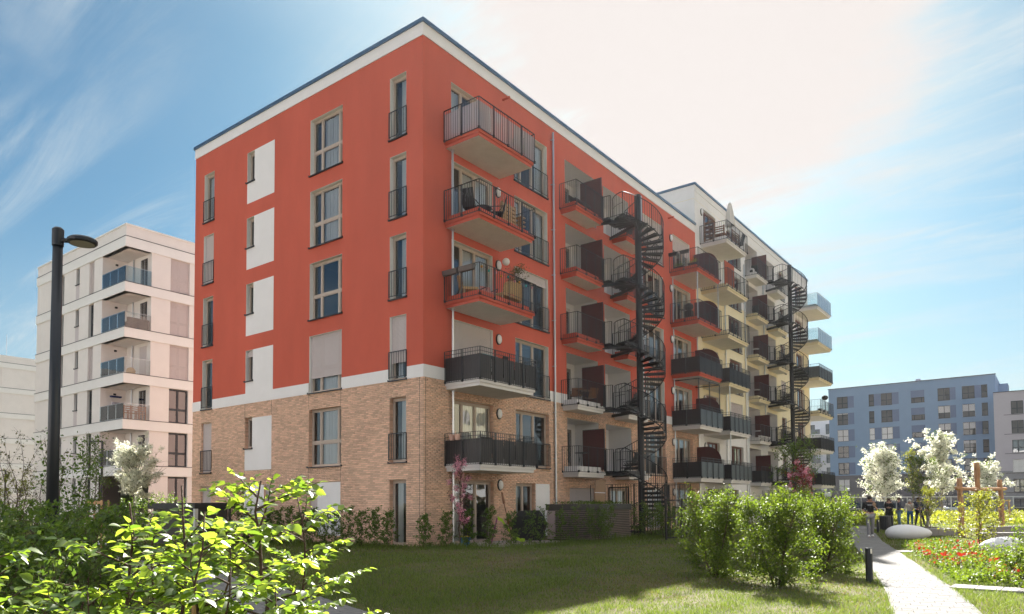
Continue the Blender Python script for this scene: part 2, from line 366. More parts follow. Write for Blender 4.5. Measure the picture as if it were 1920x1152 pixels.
def shutter_mb(w, h, frac):
    mb = MB(); z1 = h-0.0; z0 = h*(1-frac)+0.02; n = max(2, int((z1-z0)/0.045)); vs = []
    for i in range(n):
        a = z1-(z1-z0)*i/n; b = z1-(z1-z0)*(i+1)/n; k = len(vs)
        vs += [(0.03, 0.112, a), (w-0.03, 0.112, a), (0.03, 0.098, (a*0.6+b*0.4)), (w-0.03, 0.098, (a*0.6+b*0.4)), (0.03, 0.112, b+0.004), (w-0.03, 0.112, b+0.004)]
    fs = []
    for i in range(n): k = 6*i; fs += [(k+2, k+3, k+1, k), (k+4, k+5, k+3, k+2)]
    mb.add(vs, fs); mb.box(0.03, w-0.03, 0.095, 0.115, z0-0.03, z0)
    mb.box(0.0, 0.03, 0.09, 0.125, 0, h); mb.box(w-0.03, w, 0.09, 0.125, 0, h)
    return mb
def sill_mb(w): return MB().box(-0.05, w+0.05, -0.07, 0.165, -0.045, -0.004).box(-0.05, -0.035, -0.07, 0.12, -0.004, 0.03).box(w+0.035, w+0.05, -0.07, 0.12, -0.004, 0.03)
def juliet_mb(w, z0=0.10, z1=1.06, y=-0.03):
    mb = MB(); mb.box(-0.04, w+0.04, y-0.008, y+0.012, z1-0.035, z1); mb.box(-0.04, w+0.04, y-0.006, y+0.01, z0, z0+0.025)
    for x in (-0.045, w+0.005): mb.box(x, x+0.04, y-0.006, y+0.01, z0-0.03, z1-0.035); mb.box(x+0.008, x+0.032, y+0.01, 0.0, z0+0.1, z0+0.14); mb.box(x+0.008, x+0.032, y+0.01, 0.0, z1-0.16, z1-0.12)
    n = max(2, int(w/0.115))
    for i in range(1, n): x = w*i/n; mb.box(x-0.007, x+0.007, y-0.003, y+0.009, z0+0.025, z1-0.035)
    return mb
GLASS_USE = GLASS
def window(F, x, z, w, h, mull=(), trans=None, frame=TANF, glass=GLASS, curt=None, shut=0, sill=True, juliet=False, lining=None, name='window', fd=0.17, shmat=None, panes=True, room=True):
    key = (round(w, 3), round(h, 3), tuple(mull), trans, fd)
    def mk():
        m, p = window_meshes(w, h, mull, trans, fd); return m, p, {}
    m, p, d = cached(('win',)+key, mk)
    if frame not in d: d[frame] = m.mesh(name, frame)
    o = F.put(name, d[frame], x, 0, z)
    def sub(nm, key2, mbf, mt):
        me = cached((nm, key2, mt.name), lambda: mbf().mesh(nm, mt)); return link(nm, me, o, local=True)
    if shut < 0.97 and panes:
        for i, q in enumerate(p): sub('pane', key+(i,), lambda q=q: q, glass)
    if curt: sub('curtain', (w, h, curt), lambda: sum_mb([curtain_mb(w*a+0.05, w*b-0.05, 0.08, h-0.1) for a, b in curt]), CURT)
    if shut: sub('shutter', (w, h, shut), lambda: shutter_mb(w, h, shut), shmat or SHUT)
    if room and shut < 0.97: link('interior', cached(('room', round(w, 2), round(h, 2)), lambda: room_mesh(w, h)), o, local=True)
    if sill: sub('sill', (w,), lambda: sill_mb(w), ANTH)
    if juliet: sub('railing', (w,), lambda: juliet_mb(w), ANTH)
    if lining: 
        def lm(): 
            q = MB(); casing(q, 0, w, 0, h); return q
        sub('lining', (w, h), lm, lining)
    return o
def sum_mb(l):
    r = MB()
    for q in l: r.add(q.v, q.f)
    return r
def rooms(*a, **k): pass
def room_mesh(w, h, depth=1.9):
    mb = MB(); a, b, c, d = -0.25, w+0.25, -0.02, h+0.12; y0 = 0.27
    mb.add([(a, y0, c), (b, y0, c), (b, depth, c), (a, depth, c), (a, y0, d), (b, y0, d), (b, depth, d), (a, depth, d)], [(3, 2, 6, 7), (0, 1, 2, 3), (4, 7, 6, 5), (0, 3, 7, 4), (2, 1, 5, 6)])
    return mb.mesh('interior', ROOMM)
def rail_seg(mb, a, b, z0, z1, first=True, last=True, sp=0.115, post=0.8, top=True):
    a = Vector((*a, 0)); b = Vector((*b, 0)); d = b-a; n = max(1, round(d.length/sp)); np_ = max(1, round(d.length/post)); Z = lambda z: Vector((0, 0, z))
    mb.bar(a+Z(z1), b+Z(z1), 0.042, 0.016); mb.bar(a+Z(z0), b+Z(z0), 0.03, 0.02)
    for i in range(n+1):
        p = a+d*(i/n); mb.bar(p+Z(z0), p+Z(z1-0.008), 0.012, 0.012)
    for i in range(np_+1):
        if (i == 0 and not first) or (i == np_ and not last): continue
        p = a+d*(i/np_); mb.bar(p+Z(z0-0.02), p+Z(z1-0.008), 0.04, 0.022)
def balcony(F, x0, x1, dep, zf, fascia, rail=True, screen=None, side_screen=None, soffit=SOFF, double_rail=False, sides=(True, True), upst=0.14, sc_h=0.80, name='balcony', glassrail=False):
    """slab with a stepped fascia, upstand, soffit plate, bar railing and optional screens; zf is the floor level"""
    mb = F.mb(); z0 = zf-0.32
    mb.box(x0+0.06, x1-0.06, -dep+0.06, 0.0, z0, z0+0.10)            # lower, set-back course
    mb.box(x0+0.045, x1-0.045, -dep+0.045, 0.0, z0+0.10, z0+0.118)    # drip groove
    mb.box(x0, x1, -dep, 0.0, z0+0.118, zf-0.04)
    mb.box(x0+0.16, x1-0.16, -dep+0.16, -dep+0.28, zf-0.04, zf+upst); mb.box(x0+0.16, x0+0.28, -dep+0.28, 0, zf-0.04, zf+upst); mb.box(x1-0.28, x1-0.16, -dep+0.28, 0, zf-0.04, zf+upst)
    o = F.part(name, mb, fascia)
    sm = MB(F.M).box(x0+0.075, x1-0.075, -dep+0.075, -0.01, z0-0.006, z0-0.001); so_ = sm.mesh('soffit', soffit); s_ = link('soffit', so_, o, local=True)
    pts = []
    y = -dep-0.03; a, b = x0-0.03, x1+0.03
    if sides[0]: pts.append(((a, -0.01), (a, y)))
    pts.append(((a, y), (b, y)))
    if sides[1]: pts.append(((b, y), (b, -0.01)))
    zt = zf+1.04
    if rail:
        r = MB(F.M)
        for i, (p, q) in enumerate(pts):
            rail_seg(r, p, q, zf-0.10, zt, last=(i == len(pts)-1 or True), first=(i == 0))
            if double_rail: r.bar((*p, zt-0.14), (*q, zt-0.14), 0.02, 0.02)
            pv, qv = Vector((*p, 0)), Vector((*q, 0)); nn = max(1, round((qv-pv).length/0.8))
            for k in range(nn+1):                                     # fixing brackets on the slab edge
                c_ = pv+(qv-pv)*(k/nn); r.box(c_.x-0.035, c_.x+0.035, c_.y-0.035, c_.y+0.035, zf-0.13, zf-0.04)
        link('railing', r.mesh('railing', ANTH if not glassrail else GALV), o, local=True)
    def scr(nm, segs, mt, hh):
        r = MB(F.M)
        for p, q in segs:
            pv, qv = Vector((*p, 0)), Vector((*q, 0)); d = (qv-pv); L_ = d.length; d /= L_; nrm = Vector((-d.y, d.x, 0)); k = max(1, round(L_/0.75))
            for i in range(k):
                s0 = pv+d*(L_*i/k+0.012)+nrm*0.03; s1 = pv+d*(L_*(i+1)/k-0.012)+nrm*0.03
                r.bar((*s0.xy, zf-0.06+hh/2), (*s1.xy, zf-0.06+hh/2), 0.008, hh)
        link(nm, r.mesh(nm, mt), o, local=True)
    if side_screen: scr('side_screen', [pts[0]] if sides[0] else [], side_screen, sc_h)
    if screen: scr('front_screen', [q for i, q in enumerate(pts) if not (i == 0 and sides[0])] if side_screen else pts, screen, sc_h)
    return o
def wall_lamp(F, x, z):
    mb = MB(); n = 20
    def ring(r, y): return [(0.5*r*math.cos(2*PI*k/n)*0.9, y, 0.5*r*math.sin(2*PI*k/n)*1.25) for k in range(n)]
    vs = ring(0.36, 0.0)+ring(0.36, -0.05)+ring(0.30, -0.06); mb.add(vs, [(k, (k+1) % n, n+(k+1) % n, n+k) for k in range(n)]+[(n+k, n+(k+1) % n, 2*n+(k+1) % n, 2*n+k) for k in range(n)])
    o = F.put('wall_lamp', cached('wl', lambda: mb.mesh('wall_lamp', ANTH)), x, 0, z)
    def dome():
        q = MB(); vs = ring(0.30, -0.061)+ring(0.26, -0.10)+ring(0.16, -0.12)+[(0, -0.125, 0)]
        q.add(vs, [(i*n+k, i*n+(k+1) % n, (i+1)*n+(k+1) % n, (i+1)*n+k) for i in range(2) for k in range(n)]+[(2*n+k, 2*n+(k+1) % n, 3*n) for k in range(n)]); return q.mesh('lamp_shade', LAMPW, True)
    link('lamp_shade', cached('wld', dome), o, local=True)
    return o
def downpipe(F, x, z0, z1, y=-0.09, r=0.045, lab=None):
    mb = MB().tube([(0, 0, z0), (0, 0, z1)], r, 10)
    z = z0+1.2
    while z < z1: mb.tube([(0, 0, z), (0, 0, z+0.05)], r+0.012, 10); mb.box(-r-0.04, -r, -0.012, -y-0.002, z, z+0.03); z += 2.05
    return F.put('downpipe', mb.mesh('downpipe', GALV, False), x, y, 0)
def bricks(F, x0, x1, z0, z1, holes, name, root):
    """running-bond bricks as proud blocks; returns list of (x0,x1,z0,z1)"""
    out = []; ch = 0.0667; L_ = 0.25; j = 0.011; r = random.Random(5)
    nz = int(round((z1-z0)/ch))
    for c in range(nz):
        za = z0+c*ch+j/2; zb = z0+(c+1)*ch-j/2; zm = (za+zb)/2
        blk = sorted([(h[0], h[1]) for h in holes if h[2] < zm < h[3]]); segs = []; cur = x0
        for a, b in blk:
            if a > cur: segs.append((cur, a))
            cur = max(cur, b)
        if cur < x1: segs.append((cur, x1))
        off = (c % 2)*L_/2+(r.random()-0.5)*0.05
        for a, b in segs:
            k = math.floor((a-off)/L_); 
            while k*L_+off < b:
                p = max(a, k*L_+off+j/2); q = min(b, (k+1)*L_+off-j/2)
                if q-p > 0.03: out.append((p, q, za, zb))
                k += 1
    return out
def brick_mesh(F, lst, nm):
    n = len(lst); A = np.array(lst); r = np.random.default_rng(3); y = -(0.006+0.006*r.random(n)); V = np.zeros((n, 8, 3))
    for i, (a, zz) in enumerate(((0, 2), (1, 2), (1, 3), (0, 3))):
        V[:, i, 0] = A[:, a]; V[:, i, 2] = A[:, zz]; V[:, i, 1] = y; V[:, i+4, 0] = A[:, a]; V[:, i+4, 2] = A[:, zz]; V[:, i+4, 1] = 0.004
    V = V.reshape(-1, 3); M = np.array(F.M); V = V @ M[:3, :3].T + M[:3, 3]
    b = np.array([(0, 1, 2, 3), (0, 4, 5, 1), (1, 5, 6, 2), (2, 6, 7, 3), (3, 7, 4, 0)]); Fc = (b[None]+8*np.arange(n)[:, None, None]).reshape(-1, 4)
    return arrmesh(nm, V, Fc, BRICK)

# ============================================================ RED BUILDING
H3 = 3.0
RB = thing('apartment_building', 'nearest apartment block, red above a tan brick base, with white panels and black balconies', 'building', (-7.5, 12, 0))
fE = Face(RB, (0, 0, 0), 0)                   # end facade, local x = world x (negative), outward -Y
fL = Face(RB, (0, 0, 0), PI/2)                # long facade, local x = world y, outward +X
ZB, ZP, ZT, WD, LR = 6.0, 6.45, 18.4, 15.38, 24.25
# ---- end facade openings
c1x, c2x, c3x, c4x = -14.57, -10.98, -6.44, -1.71
wE = []
for i in range(6):
    z = 3*i+0.02
    wE.append(('c1', c1x, z if i else 0.02, 0.87, 2.35, i)); wE.append(('c4', c4x, z, 0.86, 2.36, i))
    if i == 0: wE.append(('c3g', -6.42, 0.9, 0.56, 1.48, 0)); wE.append(('c2g', -9.50, 0.9, 0.50, 1.46, 0))
    else: wE.append(('c3', c3x, z, 2.02, 2.34, i)); wE.append(('c2', c2x, z+0.98, 0.56, 1.37, i))
holesE = [(x, x+w_, z, z+h_) for _, x, z, w_, h_, i in wE]
panE = [(-10.98, -8.92, 3*i+(0.03 if i > 2 else 0.0 if i == 1 else 0.0), 3*i+2.37) for i in range(1, 6)]
panE[0] = (-10.98, -8.98, 3.03, 5.36); panE[1] = (-10.97, -8.92, ZP, 8.37)
panE += [(-11.0, -9.0, 0.9, 2.37), (-5.86, -4.45, 0.3, 2.38)]
mb = fE.mb(); cells(mb, -WD, 0, ZP, ZT, holesE+panE)
mbl = fL.mb()
# ---- long facade openings
wL = []; LOG = []
for i in range(6):
    z = 3*i+0.02
    wL.append(('A', 1.50, z, 2.44, 2.35, i)); wL.append(('D', 20.9, z, 2.45, 2.33, i))
    if i: wL.append(('B', 5.42, z, 2.42, 2.35, i)); wL.append(('C', 17.1, z, 2.42, 2.35, i))
    else: wL.append(('B0', 5.38, z+0.02, 1.36, 2.30, 0)); wL.append(('G1', 9.45, 0.02, 2.3, 2.2, 0)); wL.append(('G2', 13.2, 0.02, 1.9, 2.2, 0)); wL.append(('C0', 17.1, z, 2.4, 2.33, 0))
    if i: LOG.append((9.3, 12.1, 3*i-0.02, 3*i+2.38, i)); LOG.append((12.8, 15.45, 3*i-0.02, 3*i+2.38, i))
holesL = [(x, x+w_, z, z+h_) for _, x, z, w_, h_, i in wL]+[l[:4] for l in LOG]
cells(mbl, 0, LR, ZP, ZT, holesL)
fE.part('wall', mb, RED); fL.part('wall', mbl, RED)
bk = fE.mb(); cells(bk, -WD, 0, -0.3, ZB, holesE+panE); fE.part('brick_backing', bk, MORT)
bk = fL.mb(); cells(bk, 0, LR, -0.3, ZB, holesL+[(6.78, 7.85, 0.02, 2.34)]); fL.part('brick_backing', bk, MORT)
bE = bricks(fE, -WD, 0.006, 0.0, ZB, holesE+panE, 'brick', RB); bL = bricks(fL, -0.006, LR, 0.0, ZB, holesL+[(6.78, 7.85, 0.02, 2.34)], 'brick', RB)
# the bricks that show largest, one object each; the rest of the bond in one mesh per wall
bE.sort(key=lambda q: -(q[1]-q[0] > 0.2)*100+abs((q[0]+q[1])/2+2.2)+abs((q[2]+q[3])/2-2.6)*0.8)
big, rest = bE[:300], bE[300:]
for a, b, c, d in big:
    wdt = b-a; me = cached(('brk', round(wdt, 3)), lambda: MB().box(-wdt/2, wdt/2, -0.010, 0.004, -0.0278, 0.0278).mesh('brick', BRICK))
    fE.put('brick', me, (a+b)/2, -0.002*random.random(), (c+d)/2)
link('brickwork', brick_mesh(fE, rest, 'brickwork'), RB, kind='stuff'); link('brickwork', brick_mesh(fL, bL, 'brickwork'), RB, kind='stuff')
mb = fE.mb(); cells(mb, -WD-0.02, 0.02, ZB, ZP, holesE, -0.02); mb.box(-WD-0.02, 0.02, -0.02, 0.05, ZB-0.001, ZB); fE.part('white_band', mb, WHT)
for a_, b_ in ((-0.02, 9.3), (12.1, 12.8), (15.45, LR)):
    mb = fL.mb(); cells(mb, a_, b_, ZB, ZP, holesL, -0.02); fL.part('white_band', mb, WHT)
for p in panE:
    q = fE.mb(); cells(q, p[0], p[1], p[2], p[3], holesE, -0.004); fE.part('white_panel', q, WHT)
q = fL.mb(); q.quad((6.80, 0.002, 0.1), (7.85, 0.002, 0.1), (7.85, 0.002, 2.34), (6.80, 0.002, 2.34)); fL.part('white_panel', q, WHT)
for F_, hs in ((fE, wE), (fL, wL)):
    up = F_.mb(); lo = F_.mb()
    for _, x, z, w_, h_, i in hs: reveal(up if i > 1 else lo, x, x+w_, z, z+h_)
    F_.part('reveal', up, WREV); F_.part('brick_reveal', lo, BRICK)
    rooms(F_, [(x, z, w_, h_) for _, x, z, w_, h_, i in hs])
# brick courses on the visible jambs
for F_, hs, side in ((fE, wE, 0), (fL, wL, 1)):
    mb = F_.mb()
    for _, x, z, w_, h_, i in hs:
        if i < 2:
            X = x if side == 0 else x+w_
            for c in range(int(h_/0.0667)):
                za = z+c*0.0667
                mb.box(*((X, X+0.006) if side == 0 else (X-0.006, X)), 0.002, 0.16, za+0.005, za+0.06)
    F_.part('jamb_bricks', mb, BRICK)
# fill panels, cornice band, coping, roof, back walls, joints
for F_, a, b, c, d in ((fE, -WD-0.03, 0.03, -WD-0.09, 0.09), (fL, 0.301, LR, 0.362, LR)):
    F_.part('cornice', F_.mb().box(a, b, -0.03, 0.30, ZT, 18.86), WHT)
    F_.part('coping', F_.mb().box(c, d, -0.09, 0.36, 18.862, 19.0), COPE)
    F_.part('expansion_joint', F_.mb().box(*( (-0.19, -0.178) if F_ is fE else (0.10, 0.112)), -0.013, 0.0, 0.0, ZB-0.002), BLKM)
for X in (-4.45, -9.0, -10.98, -6.44): fE.part('expansion_joint', fE.mb().box(X-0.005, X+0.005, -0.0135, -0.001, 2.4, 3.0), BLKM); fE.part('expansion_joint', fE.mb().box(X-0.005, X+0.005, -0.0135, -0.001, 5.38, ZB), BLKM)
mb = MB(); mb.box(-WD, -0.36, 0.36, LR, 18.3, 18.4); mb.build('roof', ROOFM, RB)
mb = MB(); mb.quad((-WD, 0, 0), (-WD, LR, 0), (-WD, LR, 18.86), (-WD, 0, 18.86)); mb.quad((-WD, LR, 0), (0, LR, 0), (0, LR, 18.86), (-WD, LR, 18.86)); mb.build('back_wall', mat('paled_red_render', (0.60, 0.40, 0.34), 0.9, var=0.04), RB)  # rear wall red paled to weaken its pink bounce on the next block
# ---- windows of the end facade
CW = ((0.30, 0.82),)
for nm, x, z, w_, h_, i in wE:
    ln = WREV if i > 1 else None
    if nm == 'c1': window(fE, x, z, w_, h_, juliet=True, lining=ln, shut={4: 0.98, 1: 0.98, 0: 0.98}.get(i, 0), curt=((0, 1),) if i == 5 else None)
    if nm == 'c4': window(fE, x, z, w_, h_, juliet=i > 0, lining=ln, shut={2: 0.72}.get(i, 0), curt=((0.35, 1),) if i in (5, 3, 1, 4) else ((0.1, 0.6),))
    if nm == 'c3': window(fE, x, z, w_, h_, mull=(0.28, 0.82), trans=0.42, lining=ln, shut={2: 0.74}.get(i, 0), curt=None if i == 3 else ((0.27, 0.84),))
    if nm == 'c2': window(fE, x, z, w_, h_, lining=ln, shut={2: 0.2}.get(i, 0))
    if nm in ('c2g', 'c3g'): window(fE, x, z, w_, h_, shut=0.98)
# ---- windows of the long facade
for nm, x, z, w_, h_, i in wL:
    ln = WREV if i > 1 else None
    if nm == 'A': window(fL, x, z, w_, h_, mull=(0.30, 0.62), lining=ln, sill=False, shut={2: 0.98}.get(i, 0), curt=((0.3, 1),) if i in (1, 3, 4) else ((0, 0.4),))
    if nm == 'B': window(fL, x, z, w_, h_, mull=(0.26, 0.60), lining=ln, juliet=True, shut={3: 0.16}.get(i, 0), curt=((0, 0.3), (0.75, 1)) if i in (4, 5) else None)
    if nm == 'B0': window(fL, x, z, w_, h_, mull=(0.5,), curt=((0, 0.4),), sill=False)
    if nm in ('G1', 'G2', 'C0'): window(fL, x, z, w_, h_, shut=0.98 if nm == 'G1' else 0, mull=() if nm == 'G1' else (0.5,), sill=False, curt=((0, 1),) if nm != 'G1' else None)
    if nm == 'C': window(fL, x, z, w_, h_, mull=(0.33, 0.66), lining=ln, juliet=True, shut={5: 0.98}.get(i, 0), curt=((0, 0.5),) if i in (3, 2) else None)
    if nm == 'D': window(fL, x, z, w_, h_, mull=(0.34, 0.67), lining=ln, sill=False, shut={5: 0.36}.get(i, 0), curt=((0.6, 1),))
# ---- loggias
def loggia(F, x0, x1, z0, z1, wallm, depth=1.35, door=(0.45, 0.85), doorm=DOORG, ribs=True):
    mb = F.mb(); mb.quad((x0, 0, z0), (x0, depth, z0), (x0, depth, z1), (x0, 0, z1)); mb.quad((x1, depth, z0), (x1, 0, z0), (x1, 0, z1), (x1, depth, z1))
    mb.quad((x0, depth, z0), (x1, depth, z0), (x1, depth, z1), (x0, depth, z1)); mb.quad((x0, 0, z1), (x0, depth, z1), (x1, depth, z1), (x1, 0, z1)); mb.quad((x0, depth, z0), (x0, 0, z0), (x1, 0, z0), (x1, depth, z0))
    o = F.part('loggia', mb, wallm)
    a = x0+(x1-x0)*door[0]; b = x0+(x1-x0)*door[1]; d = MB(F.M); d.box(a, b, depth-0.05, depth-0.004, z0+0.06, z0+2.12)
    dd = link('door', d.mesh('door', doorm), o, local=True)
    d = MB(F.M); d.box(a+0.12, b-0.12, depth-0.062, depth-0.052, z0+0.5, z0+1.95); link('pane', d.mesh('pane', GLASS), o, local=True)
    if ribs: d = MB(F.M); d.tube([(x0+0.35, depth*0.55, z0), (x0+0.35, depth*0.55, z1)], 0.04, 8); link('drainpipe', d.mesh('drainpipe', GALV), o, local=True)
    return o
for x0, x1, z0, z1, i in LOG: loggia(fL, x0, x1, z0, z1, WHT, doorm=SHUT if (i+int(x0)) % 3 == 0 else DOORG)
# ---- balconies
def fasc(i): return WHT if i < 3 else RED
for i in range(1, 6):
    dark = i < 3
    balcony(fL, 1.13, 4.48, 1.66, 3*i, fasc(i), screen=SCRN if dark else (SCRW if i == 5 else None), double_rail=dark, sc_h=0.86 if dark else 0.98)
    balcony(fL, 8.88, 11.24, 0.86, 3*i, fasc(i), name='balcony', upst=0.16); balcony(fL, 13.62, 15.85, 0.86, 3*i, fasc(i))
    balcony(fL, 20.47, 23.80, 1.72, 3*i, fasc(i), screen=SCRL if i < 3 else (SCRN if i == 3 else None), side_screen=SCRN if i < 3 else None, double_rail=dark, sc_h=0.86)
    # privacy panel at the stair end of the first small balcony
    p = fL.mb(); p.box(11.19, 11.22, -0.80, 0.35, 3*i+0.05, 3*i+1.95); o = fL.part('privacy_panel', p, MAROON)
    p = MB(fL.M); p.bar((11.205, -0.83, 3*i), (11.205, -0.83, 3*i+1.98), 0.04, 0.03); p.bar((11.205, -0.82, 3*i+1.97), (11.205, 0.35, 3*i+1.97), 0.03, 0.03); link('panel_frame', p.mesh('panel_frame', ANTH), o, local=True)
    wall_lamp(fL, 4.28, 3*i+2.08 if i > 0 else 2.2); wall_lamp(fL, 20.62 if i == 5 else 20.55, 3*i+2.0)
wall_lamp(fL, 4.32, 2.24); wall_lamp(fL, 20.5, 2.1)
def round_panel(F, x, z, dep=1.55, h=1.9, root=None):
    pr = [(0.0, 0.05), (-dep, 0.05)]; R = 0.9
    pr += [(-dep+R-R*math.cos(t), h-R+R*math.sin(t)) for t in [PI/2*k/8 for k in range(9)]]+[(0.0, h)]
    n = len(pr); vs = [(x+s_, y, z+zz) for s_ in (0, 0.03) for y, zz in pr]; mb = F.mb(); mb.add(vs, [tuple(range(n)), tuple(range(2*n-1, n-1, -1))]+[(k, (k+1) % n, n+(k+1) % n, n+k) for k in range(n)])
    return F.part('privacy_panel', mb, MAROON)
for i in range(1, 6): round_panel(fL, 23.95, 3*i)
# balcony drain pipes and props
for i in range(0, 5): fL.part('drainpipe', fL.mb().tube([(1.42, -0.14, 3*i+(0.1 if i else 0)), (1.42, -0.14, 3*i+2.70)], 0.04, 8).tube([(1.42, -0.14, 3*i+2.62), (1.42, -0.14, 3*i+2.675)], 0.07, 10), GALV)
for a, y in ((20.6, -0.12),): fL.part('drainpipe', fL.mb().tube([(a, y, 0), (a, y, 14.6)], 0.035, 8), GALV)
fL.part('balcony_post', fL.mb().tube([(20.6, -1.62, 12.0), (20.6, -1.62, 14.66)], 0.035, 8), GALV); fL.part('balcony_post', fL.mb().tube([(23.7, -1.62, 12.0), (23.7, -1.62, 14.66)], 0.03, 8), GALV)
p = fL.mb()
for x, y in ((20.6, -1.6), (23.7, -1.6), (22.15, -1.6), (20.6, -0.1)): p.bar((x, y, 6.0), (x, y, 8.55), 0.045)
p.bar((20.6, -1.6, 8.55), (23.7, -1.6, 8.55), 0.05); p.bar((20.6, -1.6, 8.55), (20.6, -0.1, 8.55), 0.05); p.bar((23.7, -1.6, 8.55), (23.7, -0.1, 8.55), 0.05); fL.part('awning_frame', p, ANTH)
downpipe(fL, 8.22, 0.2, 18.16); downpipe(fL, 17.0-0.25, 6, 18.16); downpipe(fL, 24.05, 0.2, 12.0, y=-0.12)
for x in (4.68, 20.37): fL.part('overflow_pipe', fL.mb().tube([(x, 0.1, 18.10), (x, -0.34, 18.10)], 0.055, 10), RED)

# ============================================================ CREAM / WHITE BUILDING
CB = thing('apartment_building', 'cream and white apartment block adjoining the far end of the red one', 'building', (-7.5, 37, 0))
gL = Face(CB, (0, LR, 0), PI/2); LC = 25.25; HC = 21.1
def cx(y): return y-LR
wC = []; LG2 = []
for i in range(7):
    z = 3*i+0.02
    wC.append(('A', cx(25.6), z, 2.1, 2.35, i)); wC.append(('B', cx(29.85), z, 2.35 if i else 1.2, 2.33, i))
    for a, b in ((33.3, 35.9), (37.5, 40.0)):
        if 0 < i < 7 : LG2.append((cx(a), cx(b), 3*i-0.02, 3*i+2.4, i))
    wC.append(('C', cx(36.25), z, 0.9, 2.33, i)) if False else None
    wC.append(('D', cx(41.2), z, 1.3, 2.33, i)); wC.append(('E', cx(45.6), z, 2.2, 2.33, i))
wC = [q for q in wC if q]
hC = [(x, x+w_, z, z+h_) for _, x, z, w_, h_, i in wC]+[l[:4] for l in LG2]
for nm, z0, z1, m_ in (('wall', -0.3, 6.0, WHT), ('wall', 6.0, 15.25, CREAM), ('wall', 15.25, HC, WHT)):
    mb = gL.mb(); cells(mb, 0.0, LC, z0, z1, hC); gL.part(nm, mb, m_)
mb = gL.mb(); cells(mb, 0.0, LC, HC-0.55, HC-0.53, [], -0.006); gL.part('string_line', mb, CREAM)
gL.part('cornice', gL.mb().box(-0.01, LC+0.03, -0.03, 0.3, HC, 21.48), WHT); gL.part('coping', gL.mb().box(-0.06, LC+0.06, -0.09, 0.36, 21.48, 21.62), COPE)
mb = MB(); mb.box(-WD, -0.36, LR+0.01, LR+LC, 20.9, 21.0); mb.build('roof', ROOFM, CB)
mb = MB(); mb.quad((-WD, LR-0.004, 18), (0.0, LR-0.004, 18), (0.0, LR-0.004, 21.48), (-WD, LR-0.004, 21.48)); mb.quad((0, LR+LC, -0.3), (-WD, LR+LC, -0.3), (-WD, LR+LC, 21.48), (0, LR+LC, 21.48)); mb.quad((-WD, LR+LC, 0), (-WD, LR, 0), (-WD, LR, 21.48), (-WD, LR+LC, 21.48)); mb.build('end_wall', WHT, CB)
MB().box(-WD, 0.05, LR-0.07, LR+0.28, 21.483, 21.625).build('coping', COPE, CB); MB().box(-WD, 0.0, LR-0.012, LR-0.006, 20.6, 20.62).build('string_line', CREAM, CB)
up = gL.mb()
for _, x, z, w_, h_, i in wC: reveal(up, x, x+w_, z, z+h_)
gL.part('reveal', up, WREV); rooms(gL, [(x, z, w_, h_) for _, x, z, w_, h_, i in wC])
for nm, x, z, w_, h_, i in wC:
    window(gL, x, z, w_, h_, mull=(0.33, 0.66) if w_ > 2 else (0.5,), frame=BRNF, sill=nm != 'A', juliet=nm in 'BD' and i > 0, shut={('B', 2): 0.96, ('D', 1): 0, ('D', 3): 0.9}.get((nm, i), 0), curt=((0, 0.35),) if (i+len(nm)) % 2 else ((0.6, 1),), panes=True)
for x0, x1, z0, z1, i in LG2: loggia(gL, x0, x1, z0, z1, WHT if i > 4 or i < 2 else WHT, door=(0.35, 0.8), doorm=BRNF)
def fc2(i): return WHT if i in (6, 1, 2) else CREAM
for i in range(1, 7):
    balcony(gL, cx(25.05), cx(28.62), 1.74, 3*i, fc2(i), upst=0.16, screen=SCRL if i < 3 else (SCRN if i == 3 else None), side_screen=SCRN if i < 3 else None, double_rail=i < 3, sc_h=0.86, soffit=SOFF)
    balcony(gL, cx(33.25), cx(35.65), 0.86, 3*i, fc2(i), screen=SCRN if i == 1 else None); balcony(gL, cx(38.0), cx(40.3), 0.86, 3*i, fc2(i))
    balcony(gL, cx(44.9), cx(49.2), 2.0, 3*i, fc2(i), glassrail=i > 4, screen=GLASSB if i > 4 else (SCRL if i in (4,) else (SCRN if i < 3 else None)), sc_h=1.05 if i > 4 else 0.9)
    p = gL.mb(); p.box(cx(35.58), cx(35.61), -0.80, 0.3, 3*i+0.05, 3*i+1.95); gL.part('privacy_panel', p, MAROON)
    wall_lamp(gL, cx(25.3), 3*i+2.05)
downpipe(gL, cx(32.75), 0.2, 18.6); downpipe(gL, cx(36.9), 6, 19.6); downpipe(gL, cx(28.9), 0, 20)
for x in (25.25, 28.5): gL.part('balcony_post', gL.mb().tube([(cx(x), -1.66, 0), (cx(x), -1.66, 8.7)], 0.03, 8), GALV)
gL.part('vent_pipe', gL.mb().tube([(cx(36.7), -0.08, 18.5), (cx(36.7), -0.08, 20.0)], 0.07, 8), GALV)
MB().tube([(-7, 30, 21.0), (-7, 30, 24.2)], [0.02, 0.01], 5).build('lightning_rod', GALV, CB)

